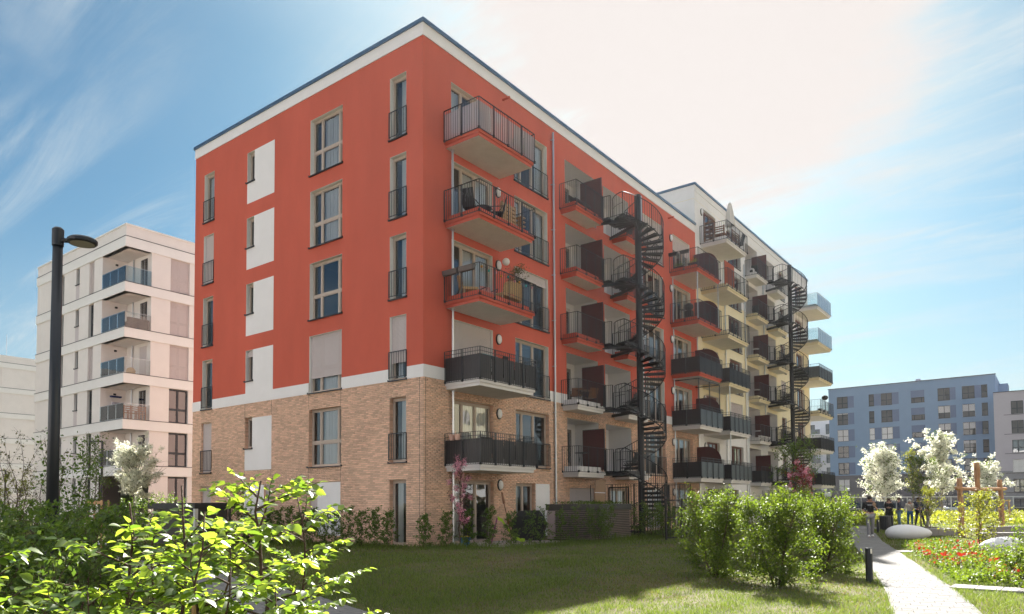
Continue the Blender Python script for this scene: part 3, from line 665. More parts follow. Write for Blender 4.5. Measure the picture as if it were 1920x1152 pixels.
# ============================================================ SPIRAL STAIRCASES
def spiral(cx_, cy_, n_st, label, r=1.16, sect=(172, 262)):
    T = thing('spiral_staircase', label, 'staircase', (cx_, cy_, 0), group='black spiral staircases on the long facade')
    top = 3.0*n_st
    lpart('centre_pole', MB().tube([(0, 0, 0), (0, 0, top+1.15)], 0.155, 16).tube([(0, 0, top+1.15), (0, 0, top+1.19)], 0.165, 16), BLKM, T)
    a0, a1 = math.radians(sect[0]), math.radians(sect[1]); nt_ = 14; rise = 3.0/15; span = 2*PI-(a1-a0); da = span/nt_
    tm = MB(); k = 4; vs = []
    for z in (0, -0.045):
        vs += [(0.15*math.cos(t), 0.15*math.sin(t), z) for t in (-da*0.75, da*0.75)]+[(r*math.cos(-da*0.56+da*1.12*j/k), r*math.sin(-da*0.56+da*1.12*j/k), z) for j in range(k, -1, -1)]
    n = k+3; tm.add(vs, [tuple(range(n-1, -1, -1)), tuple(range(n, 2*n))]+[(q, (q+1) % n, n+(q+1) % n, n+q) for q in range(n)])
    tm.box(0.15, r-0.05, -0.02, 0.02, -0.12, -0.045)
    tme = tm.mesh('tread', BLKM)
    for s_ in range(n_st):
        z1 = 3.0*(s_+1)
        for j in range(nt_):
            ang = a1+da*(j+0.5); z = z1-rise*(j+1); o = link('tread', tme, T, local=True); o.location = (0, 0, z); o.rotation_euler = (0, 0, ang)
        # landing wedge with grating ribs and a bridge to the balconies
        lm = MB(); m = 8; vs = []
        for z in (z1-0.02, z1-0.10): vs += [(0.0, 0.0, z)]+[(r*math.cos(a0+(a1-a0)*q/m), r*math.sin(a0+(a1-a0)*q/m), z) for q in range(m+1)]
        n = m+2; lm.add(vs, [tuple(range(n)), tuple(range(2*n-1, n-1, -1))]+[(q, (q+1) % n, n+(q+1) % n, n+q) for q in range(n)])
        lm.box(-cx_+0.82, -r*0.80, -1.2, 0.1, z1-0.09, z1-0.015)
        for q in range(6): t = a0+(a1-a0)*q/5; lm.bar((0.1*math.cos(t), 0.1*math.sin(t), z1-0.14), (r*0.98*math.cos(t), r*0.98*math.sin(t), z1-0.14), 0.03, 0.08)
        lm.bar((-cx_+0.02, -1.25, z1-0.16), (-0.1, -0.55, z1-0.16), 0.08, 0.14); lm.bar((-cx_+0.02, 1.0, z1-0.16), (-0.1, 0.1, z1-0.16), 0.08, 0.14)
        lpart('landing', lm, BLKM, T)
        # handrail and balusters of this storey
        pts = []; bl = MB(); RR = r+0.03
        npt = 64
        for q in range(npt+1):
            t = a1+span*q/npt; zz = z1-3.0*q/npt
            pts.append((RR*math.cos(t), RR*math.sin(t), zz+1.02))
        flat = [(RR*math.cos(a0+(a1-a0)*q/10+0.0), RR*math.sin(a0+(a1-a0)*q/10), z1+1.02) for q in range(3, 11)]
        lpart('handrail', MB().tube(flat+pts, 0.021, 8), BLKM, T)
        for q in range(int(npt*0.75)+1):
            t = a1+span*q/(npt*0.75); zz = z1-3.0*q/(npt*0.75); thick = q % 6 == 0
            w_ = 0.016 if thick else 0.0065
            bl.box(RR*math.cos(t)-w_, RR*math.cos(t)+w_, RR*math.sin(t)-w_, RR*math.sin(t)+w_, zz-0.08, zz+1.01)
        for q in range(7):
            t = a0+(a1-a0)*(0.3+0.7*q/6); w_ = 0.016 if q in (0, 6) else 0.0065
            bl.box(RR*math.cos(t)-w_, RR*math.cos(t)+w_, RR*math.sin(t)-w_, RR*math.sin(t)+w_, z1-0.1, z1+1.01)
        fl2 = [(RR*math.cos(a0+(a1-a0)*(0.3+0.7*q/6)), RR*math.sin(a0+(a1-a0)*(0.3+0.7*q/6)), z1+0.5) for q in range(7)]; bl.tube(fl2, 0.012, 5)
        # straight rails either side of the bridge
        rail_seg(bl, (-cx_+0.9, -1.22), (-cx_+1.28, -1.18), z1-0.05, z1+1.0, post=2, sp=0.1); bl.bar((-cx_+0.88, 0.95, z1+1.02), (-0.15, 0.15, z1+1.02), 0.03); bl.bar((-cx_+0.88, 0.95, z1+0.5), (-0.15, 0.15, z1+0.5), 0.02)
        for q in range(8): u = q/7; bl.box(-(cx_-0.88)*(1-u)-0.15*u-0.007, -(cx_-0.88)*(1-u)-0.15*u+0.007, 0.95*(1-u)+0.15*u-0.007, 0.95*(1-u)+0.15*u+0.007, z1-0.1, z1+1.0)
        lpart('balustrade', bl, BLKM, T)
        # outer stringer
        st = [((r+0.01)*math.cos(a1+span*q/40), (r+0.01)*math.sin(a1+span*q/40), z1-3.0*q/40-0.06) for q in range(41)]
        sm = MB(); 
        for p_, q_ in zip(st, st[1:]): sm.bar(p_, q_, 0.012, 0.05)
        lpart('stringer', sm, BLKM, T)
    return T
spiral(2.10, 12.42, 5, 'black steel spiral staircase winding up the red facade between its small balconies')
spiral(2.10, 36.8, 6, 'farther black spiral staircase in front of the cream block, taller by one storey')
# cage fence at the foot of the near stair
cg = thing('stair_cage', 'black bar cage fence with a gate round the foot of the near spiral staircase', 'fence', (2.2, 12.4, 0))
q = MB(); P4 = [(-1.9, -1.6), (1.5, -1.6), (1.5, 1.9), (-1.9, 1.9)]
for a, b in ((P4[0], P4[1]), (P4[1], P4[2]), (P4[2], P4[3])): rail_seg(q, a, b, 0.1, 2.35, sp=0.13, post=1.1)
lpart('bars', q, BLKM, cg); q = MB(); q.bar((-0.9, -1.64, 0.1), (-0.9, -1.64, 2.2), 0.05); q.bar((0.1, -1.64, 0.1), (0.1, -1.64, 2.2), 0.05); q.bar((-0.9, -1.64, 2.2), (0.1, -1.64, 2.2), 0.05); q.bar((-0.9, -1.64, 1.1), (0.1, -1.64, 1.1), 0.04); lpart('gate', q, BLKM, cg)
cg2 = thing('stair_cage', 'black bar cage fence round the foot of the farther spiral staircase', 'fence', (2.2, 36.8, 0))
q = MB()
for a, b in ((P4[0], P4[1]), (P4[1], P4[2])): rail_seg(q, a, b, 0.1, 2.35, sp=0.14, post=1.1)
lpart('bars', q, BLKM, cg2)

# ============================================================ WHITE BUILDING LEFT
WB = thing('apartment_building', 'pale banded apartment block left of the red one, with glass-railed corner balconies', 'building', (-38, 10, 0))
WX, WY = -30.9, 3.8; WL, WLEN = 14.6, 16.0
hE = Face(WB, (WX, WY, 0), 0); hL = Face(WB, (WX, WY, 0), PI/2)
bands = [(15.68+0.0-3.04*k, 16.32-3.04*k) for k in range(5)]; HW = 19.35
lv = [(b1, b0_) for b1, b0_ in zip([b[1] for b in bands], [18.68]+[b[0] for b in bands[:-1]])]   # (floor z, ceiling z) top to bottom
lv.append((0.0, bands[-1][0]))
LG = 3.4; LY = 1.7
wWE = []; wWL = []
for k, (z0, z1) in enumerate(lv):
    h_ = z1-z0-0.04
    wWE += [('n', -5.45, z0+0.02, 0.78, h_, k), ('s', -7.6, z0+1.15, 0.56, h_-1.15, k), ('n2', -10.2, z0+0.02, 0.55, h_, k)]
    wWL += [('w', 3.02, z0+0.02, 1.38, h_, k), ('w2', 8.0, z0+0.02, 1.38, h_, k)]
hWE = [(x, x+w_, z, z+h_) for _, x, z, w_, h_, k in wWE]+[(-LG, 0, z0, z1) for z0, z1 in lv]; hWL = [(x, x+w_, z, z+h_) for _, x, z, w_, h_, k in wWL]+[(0, LY, z0, z1) for z0, z1 in lv]
mb = hE.mb(); cells(mb, -WL, 0, -0.3, 18.68, hWE); hE.part('wall', mb, PINKW); mb = hL.mb(); cells(mb, 0, WLEN, -0.3, 18.68, hWL); hL.part('wall', mb, PINKW)
for z0, z1 in bands+[(18.68, 19.35)]:
    hE.part('white_band', hE.mb().box(-WL-0.06, 0.06, -0.06, 0.3, z0, z1), BANDW); hL.part('white_band', hL.mb().box(0.301, WLEN, -0.06, 0.3, z0, z1), BANDW)
    hE.part('ledge', hE.mb().box(-WL-0.08, 0.08, -0.08, 0.08, z1+0.002, z1+0.035), ANTH); hL.part('ledge', hL.mb().box(0.082, WLEN, -0.08, 0.08, z1+0.002, z1+0.035), ANTH)
hE.part('parapet', hE.mb().box(-WL, 0, 0.0, 0.3, 19.39, 20.12), PINKW); hL.part('parapet', hL.mb().box(0.301, WLEN, 0, 0.3, 19.39, 20.12), PINKW)
hE.part('coping', hE.mb().box(-WL-0.05, 0.05, -0.05, 0.3, 20.124, 20.22), BANDW); hL.part('coping', hL.mb().box(0.301, WLEN, -0.05, 0.3, 20.124, 20.22), BANDW)
MB().box(WX-WL, WX-0.3, WY+0.3, WY+WLEN, 19.3, 19.4).build('roof', ROOFM, WB)
mb = MB(); x0 = WX-WL; y1 = WY+WLEN; mb.quad((x0, WY, 0), (x0, y1, 0), (x0, y1, 20), (x0, WY, 20)); mb.quad((x0, y1, 0), (WX, y1, 0), (WX, y1, 20), (x0, y1, 20)); mb.build('back_wall', PINKW, WB)
for F_, hs in ((hE, wWE), (hL, wWL)):
    up = F_.mb()
    for _, x, z, w_, h_, k in hs: reveal(up, x, x+w_, z, z+h_)
    F_.part('reveal', up, PINKW); rooms(F_, [(x, z, w_, h_) for _, x, z, w_, h_, i in hs])
    for nm, x, z, w_, h_, k in hs:
        sh = 0
        if nm == 'w' and k < 3: sh = 0.98
        if nm == 'n' and k in (0, 2): sh = 0.98
        window(F_, x, z, w_, h_, mull=(0.5,) if nm[0] == 'w' else (), trans=0.40 if nm[0] in 'wn' else None, frame=DARKF, sill=nm == 's', shut=sh, glass=GLASSR if nm == 'w' else GLASS)
        if nm == 's': F_.part('spandrel_panel', F_.mb().box(x, x+w_, -0.01, 0.005, z-1.13, z-0.05), SHUT)
for k, (z0, z1) in enumerate(lv[:-1]):
    mb = hE.mb(); a = -LG
    mb.quad((a, LY, z0), (0, LY, z0), (0, LY, z1), (a, LY, z1)); mb.quad((a, 0, z0), (a, LY, z0), (a, LY, z1), (a, 0, z1)); mb.quad((a, 0, z1), (a, LY, z1), (0, LY, z1), (0, 0, z1)); mb.quad((a, 0, z0+0.05), (0, 0, z0+0.05), (0, LY, z0+0.05), (a, LY, z0+0.05))
    lo = hE.part('loggia', mb, PINKW)
    d = MB(hE.M); d.box(-1.45, -0.55, LY-0.03, LY-0.004, z0+0.06, z1-0.25); link('door', d.mesh('door', DARKF if k != 2 else SHUT), lo, local=True)
    if k != 2: d = MB(hE.M); d.box(-1.38, -1.04, LY-0.045, LY-0.032, z0+0.15, z1-0.33); d.box(-0.96, -0.62, LY-0.045, LY-0.032, z0+0.15, z1-0.33); link('pane', d.mesh('pane', GLASS), lo, local=True)
    d = MB(hE.M); d.box(a+0.004, a+0.10, 0.85, 1.0, z1-0.42, z1-0.30); link('spotlight', d.mesh('spotlight', BLKM), lo, local=True)
    d = MB(hE.M); d.tube([(-2.4, LY-0.08, z0), (-2.4, LY-0.08, z1)], 0.045, 8); link('downpipe', d.mesh('downpipe', GALV), lo, local=True)
    for sx0, sx1, sy0, sy1 in [(a+1.15*q+0.01, a+1.15*(q+1)-0.02, 0.0, 0.012) for q in range(3)]: hE.part('glass_panel', hE.mb().box(sx0, min(sx1, 0.03), -0.02, -0.005, z0+0.04, z0+1.05), GLASSB)
    for q in range(2): hL.part('glass_panel', hL.mb().box(0.02+0.85*q, 0.02+0.85*(q+1)-0.02, -0.02, -0.005, z0+0.04, z0+1.05), GLASSB)
    r = hE.mb(); r.bar((a, -0.012, z0+1.06), (0.02, -0.012, z0+1.06), 0.03, 0.02); r.bar((0.012, -0.012, z0+1.06), (0.012, LY, z0+1.06), 0.03, 0.02); r.bar((a, -0.012, z0+0.05), (0.02, -0.012, z0+0.05), 0.04, 0.05); hE.part('glass_rail', r, GALV)
MB().tube([(-38, 12, 19.4), (-38, 12, 23)], 0.02, 5).build('lightning_rod', GALV, WB)
hE.part('mailbox', hE.mb().box(-0, 0.0001, 0, 0.0001, 0, 0.0001), ANTH) if False else None

# far white block, extreme left
FW = thing('apartment_building', 'farther white banded block at the very left edge of the view', 'building', (-88, 5, 0))
kL = Face(FW, (-81.6, -20, 0), PI/2); LK = 36.4; ww = []
for k in range(6):
    zt = 17.95-3.0*k
    for x in (35.75-0.02, 31.9, 26, 21, 16): ww.append((x, zt-2.05, 0.62 if x > 34 else 0.9, 2.05, k))
holes = [(x, x+w_, z, z+h_) for x, z, w_, h_, k in ww]
mb = kL.mb(); cells(mb, 0, LK, -0.3, 18.1, holes); kL.part('wall', mb, PINKW)
for k in range(7): kL.part('white_band', kL.mb().box(0, LK+0.05, -0.07, 0.3, 18.02-3.0*k, min(18.62-3.0*k, 18.9)) if k < 6 else kL.mb().box(0, LK, -0.03, 0.3, -0.2, 0.1), BANDW); kL.part('ledge', kL.mb().box(0, LK+0.07, -0.09, 0.02, 18.63-3.0*k, 18.66-3.0*k), ANTH) if k < 6 else None
kL.part('parapet', kL.mb().box(0, LK, 0.0, 0.3, 18.67, 19.5), PINKW)
rv = kL.mb(); [reveal(rv, a, b, c, d) for a, b, c, d in holes]; kL.part('reveal', rv, PINKW); rooms(kL, [q[:4] for q in ww])
for x, z, w_, h_, k in ww: window(kL, x, z, w_, h_, trans=0.4, frame=DARKF, sill=False)
MB().box(-95, -81.65, -20, 16.4, -0.3, 19.3).build('body', PINKW, FW); MB().tube([(-84, 14, 19), (-84, 14, 22.5)], 0.03, 5).build('lightning_rod', GALV, FW)

# ============================================================ BLUE BUILDING
BLUE = mat('blue_render', (0.165, 0.26, 0.41), 0.9, var=0.04, scale=0.6); BLUED = mat('blue_panel', (0.10, 0.145, 0.26), 0.8, var=0.04); DBRK = mat('dark_brick', (0.11, 0.105, 0.12), 0.9, var=0.15, scale=3, stretch=(1, 1, 12)); GREYR = mat('grey_render', (0.40, 0.38, 0.44), 0.9, var=0.03, scale=0.6); SHW = mat('white_shutter', (0.62, 0.60, 0.62), 0.6)
BB = thing('apartment_building', 'slate blue apartment block with darker blue panels and a dark brick base', 'building', (-3, 130, 0))
YB = 124.5; bE_ = Face(BB, (0, YB, 0), 0); XA, XB = -16.35, 9.62; HB = 22.4; ws = []; pans = []; st = 3.05
shb = {(0, 2): .98, (1, 3): .98, (1, 2): .98, (3, 1): .55, (3, 2): .5, (3, 3): .98 if False else 0, (4, 1): .55, (4, 2): .5, (4, 3): .25, (0, 1): .1, (0, 5): .98, (1, 4): .1}
for k in range(7):
    zt = 20.86-st*k; h_ = 2.14; z = zt-h_
    cols = [(-14.93, 1.86, -12.02), (-7.54, 1.78, -4.68), (1.30, 1.80, 3.95)]
    for c, (x, w_, pe) in enumerate(cols):
        ws.append((x, z, w_, h_, (0.5,), shb.get(((0, 1, 3)[c], k), 0)))
        if k < 5: pans.append((x+w_, pe, z, zt))
    ws.append((-9.53, z, 0.86, h_, (), shb.get((1, k), 0))); 
    if k in (0, 2, 4): pans.append((-9.53+0.86, -7.54, z, zt))
    if k < 5: pans.append((-2.8, -0.7, z+0.95, zt)); ws.append((-2.75, z, 2.05, 0.93, (0.22, 0.78), 0))
    ws.append((4.87, z, 1.80, h_, (0.5,), shb.get((4, k), 0))); ws.append((7.62, z, 0.86, h_, (), 0))
    if k in (0, 2, 4): pans.append((6.67, 7.62, z, zt))
holes = [(x, x+w_, z, z+h_) for x, z, w_, h_, m_, s_ in ws if z > -0.5]; ws = [q for q in ws if q[1] > -0.5]
mb = bE_.mb(); cells(mb, XA, XB, 6.3, HB, holes+pans); bE_.part('wall', mb, BLUE); mb = bE_.mb(); cells(mb, XA, XB, -0.3, 6.3, holes); bE_.part('base_wall', mb, DBRK)
for p in pans: q = bE_.mb(); cells(q, *p, [], 0.03); bE_.part('blue_panel', q, BLUED)
rv = bE_.mb(); [reveal(rv, a, b, c, d, 0.2) for a, b, c, d in holes]; bE_.part('reveal', rv, BLUED); rooms(bE_, [q[:4] for q in ws])
for x, z, w_, h_, m_, s_ in ws: window(bE_, x, z, w_, h_, mull=m_, trans=0.42 if h_ > 1 else None, frame=DARKF, glass=GLASSD, shut=s_, shmat=SHW, curt=((0, 1),) if random.random() < 0.12 and not s_ else None, fd=0.1)
bE_.part('coping', bE_.mb().box(XA-0.1, XB+0.1, -0.1, 0.4, HB, HB+0.12), ANTH)
MB().box(-2.25, -1.5, YB+2, YB+3, HB-1, HB+0.75).build('chimney', GREYR, BB)
mb = MB(); mb.quad((XB, YB, 0), (XB, YB+14, 0), (XB, YB+14, HB), (XB, YB, HB)); mb.quad((XA, YB+14, 0), (XA, YB, 0), (XA, YB, HB), (XA, YB+14, HB)); mb.quad((XA, YB, HB-.2), (XB, YB, HB-.2), (XB, YB+14, HB-.2), (XA, YB+14, HB-.2)); mb.build('side_wall', BLUE, BB)
MB().box(XB+0.001, XB+1.3, YB+8, YB+12, 0, HB-0.6).build('stair_tower', BLUE, BB)
# grey block right
GB = thing('apartment_building', 'light grey block with grey brick base at the right edge, before the blue one', 'building', (18, 120, 0))
YG = 116.4; gE = Face(GB, (0, YG, 0), 0); ws = []
for k in range(6):
    zt = 16.83-3.0*k; 
    for x, w_ in ((11.95, 1.55), (15.4, 1.55), (18.4, 2.0), (22.5, 1.6)): ws.append((x, zt-2.02, w_, 2.02, k))
ws = [q for q in ws if q[1] > -0.5]
holes = [(x, x+w_, z, z+h_) for x, z, w_, h_, k in ws]
mb = gE.mb(); cells(mb, 9.75, 27, 6.08, 18.28, holes); gE.part('wall', mb, GREYR); GBR = mat('grey_brick', (0.25, 0.25, 0.28), 0.9, var=0.3, scale=4, stretch=(1, 1, 8), bump=0.5)
mb = gE.mb(); cells(mb, 9.75, 27, -0.3, 6.06, holes, 0.05); gE.part('base_wall', mb, GBR)
rv = gE.mb(); [reveal(rv, a, b, c, d, 0.2) for a, b, c, d in holes]; gE.part('reveal', rv, GREYR); rooms(gE, [q[:4] for q in ws])
for x, z, w_, h_, k in ws: window(gE, x, z, w_, h_, mull=(0.5,), trans=0.42, frame=DARKF, sill=False, shut=0.98 if (k == 3 and x < 13) else 0, shmat=SHW, glass=GLASSR if k in (2, 4) and x < 13 else GLASSD, curt=((0, 0.5),) if k == 4 else None)
for k in range(6): gE.part('sill_ledge', gE.mb().box(11.0, 17.0, -0.06, 0.02, 14.70-3.0*k, 14.76-3.0*k), ANTH) if 14.7-3*k > 0 else None
gE.part('coping', gE.mb().box(9.7, 27, -0.08, 0.3, 18.28, 18.38), ANTH)
mb = MB(); mb.quad((9.75, YG+14, 0), (9.75, YG, 0), (9.75, YG, 18.28), (9.75, YG+14, 18.28)); mb.quad((9.75, YG, 18.1), (27, YG, 18.1), (27, YG+14, 18.1), (9.75, YG+14, 18.1)); mb.build('side_wall', GREYR, GB)
# white block glimpsed between
MW = thing('apartment_building', 'distant white block seen in the gap between the cream and blue blocks', 'building', (-30, 145, 0))
YM = 140; mE = Face(MW, (0, YM, 0), 0); ws = []
for k in range(6):
    zt = 17.6-3.0*k
    for x in (-32, -28.2, -24.4, -20.8): ws.append((x, zt-2.1, 1.5, 2.1, k))
ws = [q for q in ws if q[1] > -0.5]; holes = [(x, x+w_, z, z+h_) for x, z, w_, h_, k in ws]
mb = mE.mb(); cells(mb, -36, -16, -0.3, 19, holes); mE.part('wall', mb, WHT); rv = mE.mb(); [reveal(rv, a, b, c, d, 0.2) for a, b, c, d in holes]; mE.part('reveal', rv, WHT); rooms(mE, [q[:4] for q in ws])
for x, z, w_, h_, k in ws:
    window(mE, x, z, w_, h_, mull=(0.5,), trans=0.42, frame=DARKF, sill=False)
    if int(x) % 2 == 0: mE.part('balcony', mE.mb().box(x+1.0, x+2.8, -1.3, 0, z-0.2, z), SOFF); mE.part('railing', mE.mb().box(x+1.0, x+2.8, -1.3, -1.27, z, z+1.0).box(x+1.0, x+1.03, -1.27, 0, z, z+1), SCRL)
mb = MB(); mb.quad((-36, YM, 19), (-16, YM, 19), (-16, YM+12, 19), (-36, YM+12, 19)); mb.build('roof', ROOFM, MW)

# ============================================================ BLOCKS ACROSS THE GARDEN (behind the viewer, seen in the window glass)
def opposite(origin, rz, L_, H_, m1, m2, label):
    R_ = thing('apartment_building', label, 'building', origin); F_ = Face(R_, origin, rz); ws = []
    for k in range(int(H_/3)):
        for j in range(int(L_/3.4)): ws.append((1.0+3.4*j, 3*k+0.5, 1.5, 1.9))
    hs = [(x, x+w_, z, z+h_) for x, z, w_, h_ in ws]; mb = F_.mb(); cells(mb, 0, L_, 0, H_*0.33, hs); F_.part('base_wall', mb, m2); mb = F_.mb(); cells(mb, 0, L_, H_*0.33, H_, hs); F_.part('wall', mb, m1)
    for x, z, w_, h_ in ws: window(F_, x, z, w_, h_, mull=(0.5,), frame=TANF, sill=False, room=False, shut=0.98 if random.random() < 0.2 else 0)
    mb = F_.mb(); mb.add([(0, 0.25, 0), (L_, 0.25, 0), (L_, 12, 0), (0, 12, 0), (0, 0.25, H_), (L_, 0.25, H_), (L_, 12, H_), (0, 12, H_)], [(3, 2, 6, 7), (0, 4, 5, 1), (4, 7, 6, 5), (0, 3, 7, 4), (2, 1, 5, 6)]); F_.part('body', mb, m1)
    F_.part('coping', F_.mb().box(-0.05, L_+0.05, -0.08, 0.3, H_, H_+0.15), COPE)
opposite((12, -52, 0), PI, 64, 19, WHT, WHT, 'white block across the garden, only mirrored in the windows'); opposite((47, 62, 0), -PI/2, 80, 22, CREAM, WHT, 'cream block across the garden, only mirrored in the windows')
# ------------------------------------------------------------ thin spring haze, added also to imitate lens glare towards the sun
hm = bpy.data.materials.new('haze_air'); hm.use_nodes = True; t_ = hm.node_tree; t_.nodes.clear(); ho = t_.nodes.new('ShaderNodeOutputMaterial'); hv = t_.nodes.new('ShaderNodeVolumePrincipled')
hv.inputs['Density'].default_value = 0.00012; hv.inputs['Anisotropy'].default_value = 0.55; hv.inputs['Color'].default_value = (0.95, 0.96, 1, 1); t_.links.new(hv.outputs[0], ho.inputs['Volume'])
link('haze', MB().box(-112, 84, -76, 166, -1.0, 26.0).mesh('haze', hm), None, kind='stuff', label='thin spring haze between the apartment blocks, also added as a veil of glare', category='haze')
# ------------------------------------------------------------ ground
GRND = mat('lawn_soil', (0.05, 0.06, 0.02), 0.95, var=0.3, scale=0.45, hue=(0.12, 0.085, 0.04), bump=0.6, bscale=30)
GRASS = leafmat('grass_blades', (0.085, 0.13, 0.028), (0.20, 0.28, 0.04), trans=0.45, rough=0.5, var=0.45, spec=0.3)
GRASSD = leafmat('dry_grass', (0.14, 0.11, 0.045), (0.28, 0.24, 0.08), trans=0.4, rough=0.6, var=0.35, spec=0.2)
PAV = mat('concrete_paver', (0.175, 0.17, 0.165), 0.9, var=0.14, scale=2, bump=0.4, bscale=70, island=0.10)
JOINT = mat('paver_joint', (0.06, 0.058, 0.052), 0.95, var=0.3, scale=8)
ASPH = mat('asphalt', (0.06, 0.06, 0.062), 0.9, var=0.15, scale=3, bump=0.3)
g = MB(); nn = 40
xs = [-1500, -700, -300, -140]+[-80+5*k for k in range(33)]+[140, 300, 700, 1500]
vs = [(x, y, 0) for y in xs for x in xs]; n_ = len(xs); g.add(vs, [(j*n_+i, j*n_+i+1, (j+1)*n_+i+1, (j+1)*n_+i) for j in range(n_-1) for i in range(n_-1)])
g.build('ground', GRND, None, kind='structure')
RP = [(18.9, -20.0), (17.9, -15.0), (17.15, -11.0), (16.45, -7.3), (15.84, -4.4), (14.72, 0.2), (13.35, 5.7), (11.95, 11.3), (11.05, 15.4), (9.9, 20.5), (8.9, 25.2), (8.2, 30.0)]
LP_ = [(15.5, -15.2), (12.4, -13.5), (10.5, -12.5), (8.7, -11.85), (6.5, -11.05), (3.0, -10.35), (-2, -9.5), (-6, -8.85), (-16, -7.7), (-30, -7.0)]
def resample(P, step):
    P = [Vector((*p, 0)) for p in P]; n = len(P); out = []
    for i in range(n-1):
        p0 = P[max(i-1, 0)]; p1 = P[i]; p2 = P[i+1]; p3 = P[min(i+2, n-1)]; k = max(2, int((p2-p1).length/step*4))
        for j in range(k):
            t = j/k; out.append(0.5*((2*p1)+(p2-p0)*t+(2*p0-5*p1+4*p2-p3)*t*t+(3*p1-p0-3*p2+p3)*t**3))
    out.append(P[-1]); res = [out[0]]; acc = 0; last = out[0]
    for q in out[1:]:
        d = (q-last).length
        while acc+d >= step:
            last = last+(q-last)*((step-acc)/d); res.append(last.copy()); d = (q-last).length; acc = 0
        acc += d; last = q
    return res
def path(name, P, width, rowl, cols, root_kind='structure', limit=300):
    c = resample(P, rowl); W2 = width/2; L_ = []; R_ = []; T_ = []
    for i, p in enumerate(c):
        t = (c[min(i+1, len(c)-1)]-c[max(i-1, 0)]).normalized(); nrm = Vector((t.y, -t.x, 0)); L_.append(p-nrm*W2); R_.append(p+nrm*W2); T_.append((t, nrm))
    mb = MB(); k = len(c); mb.add([tuple(q) for q in L_]+[tuple(q) for q in R_], [(i, k+i, k+i+1, i+1) for i in range(k-1)]); mb.v = [(x, y, 0.006) for x, y, z in mb.v]
    root = mb.build(name, JOINT, None, kind='structure')
    cand = []; r = random.Random(4)
    for i in range(k-1):
        t, nrm = T_[i]; off = [0, 0.5, 0.25, 0.75][i % 4]*width/cols; e = [-W2+0.0]+[min(W2, max(-W2, -W2+width*(j+0.0)/cols+off)) for j in range(0, cols+1)]+[W2]; e = sorted(set(e)); mid = (c[i]+c[i+1])/2
        for a, b in zip(e, e[1:]):
            if b-a < 0.03: continue
            cand.append((mid+nrm*((a+b)/2), b-a-0.007, (c[i+1]-c[i]).length-0.006, math.atan2(nrm.y, nrm.x), 0.016+0.003*r.random()))
    cand.sort(key=lambda q: (0 if (q[0]-CAM).xy.dot(Fv.xy) > 6.0 else 1, (q[0]-CAM).length))
    unit = MB().cbox(-0.5, 0.5, -0.5, 0.5, 0.0, 1.0, 0.02).mesh('paver', PAV)
    for p, w_, l_, a, h_ in cand[:limit]:
        link('paver', unit, root, loc=(p.x, p.y, 0.004), rot=(0, 0, a), scale=(w_, l_, h_))
    q = MB()
    for p, w_, l_, a, h_ in cand[limit:]:
        ca, sa = math.cos(a), math.sin(a); V = [(p.x+ca*x*w_-sa*y*l_, p.y+sa*x*w_+ca*y*l_, z) for z in (0.004, 0.004+h_) for x, y in ((-.5, -.5), (.5, -.5), (.5, .5), (-.5, .5))]
        q.add(V, [(4, 5, 6, 7), (0, 1, 5, 4), (1, 2, 6, 5), (2, 3, 7, 6), (3, 0, 4, 7)])
    if q.v: q.build('paving', PAV, root, kind='stuff')
    return [Vector(p) for p in c]
RC = path('footpath', RP, 1.06, 0.20, 4); LC2 = path('footpath', LP_, 1.55, 0.20, 5)
SLABW = mat('pale_slab', (0.25, 0.24, 0.235), 0.9, var=0.06, scale=3, bump=0.2)
def slab_strip(a, b, width, n, label):
    a = Vector(a); b = Vector(b); d = (b-a); L_ = d.length; d /= L_; nrm = Vector((-d.y, d.x, 0)); ang = math.atan2(d.y, d.x)
    root = MB().quad(*[tuple(p+Vector((0, 0, 0.005))) for p in (a-nrm*width/2, b-nrm*width/2, b+nrm*width/2, a+nrm*width/2)]).build('stepping_path', JOINT, None, kind='structure')
    u = MB().cbox(-0.5, 0.5, -0.5, 0.5, 0, 1, 0.02).mesh('slab', SLABW)
    for i in range(n):
        c = a+d*(L_*(i+0.5)/n); link('slab', u, root, loc=(c.x, c.y, 0.004), rot=(0, 0, ang), scale=(L_/n-0.012, width-0.01, 0.03))
slab_strip((16.25, -3.72, 0), (20.6, -3.95, 0), 0.62, 12, '')
slab_strip((13.85, 5.55, 0), (15.0, 5.75, 0), 0.7, 2, '')
slab_strip((8.9, 25.6, 0), (24, 27.2, 0), 1.7, 14, '')
PATIO = mat('patio_slab', (0.42, 0.36, 0.33), 0.9, var=0.08, scale=3)
pr = MB().quad((0.02, 1.2, 0.006), (2.6, 1.2, 0.006), (2.6, 5.4, 0.006), (0.02, 5.4, 0.006)).build('patio', JOINT, None, kind='structure')
u = MB().cbox(-0.195, 0.195, -0.195, 0.195, 0, 0.035, 0.006).mesh('slab', PATIO)
for i in range(6):
    for j in range(10): link('slab', u, pr, loc=(0.25+0.41*i, 1.45+0.41*j, 0.004))
MB().quad((-70, 60.5, 0.004), (70, 67, 0.004), (70, 72, 0.004), (-70, 65.5, 0.004)).build('road', ASPH, None, kind='structure')
def dist_poly(X, Y, P):
    d = np.full(X.shape, 1e9)
    for a, b in zip(P, P[1:]):
        ax, ay, bx, by = a[0], a[1], b[0], b[1]; vx, vy = bx-ax, by-ay; t = np.clip(((X-ax)*vx+(Y-ay)*vy)/(vx*vx+vy*vy), 0, 1); d = np.minimum(d, np.hypot(X-ax-t*vx, Y-ay-t*vy))
    return d
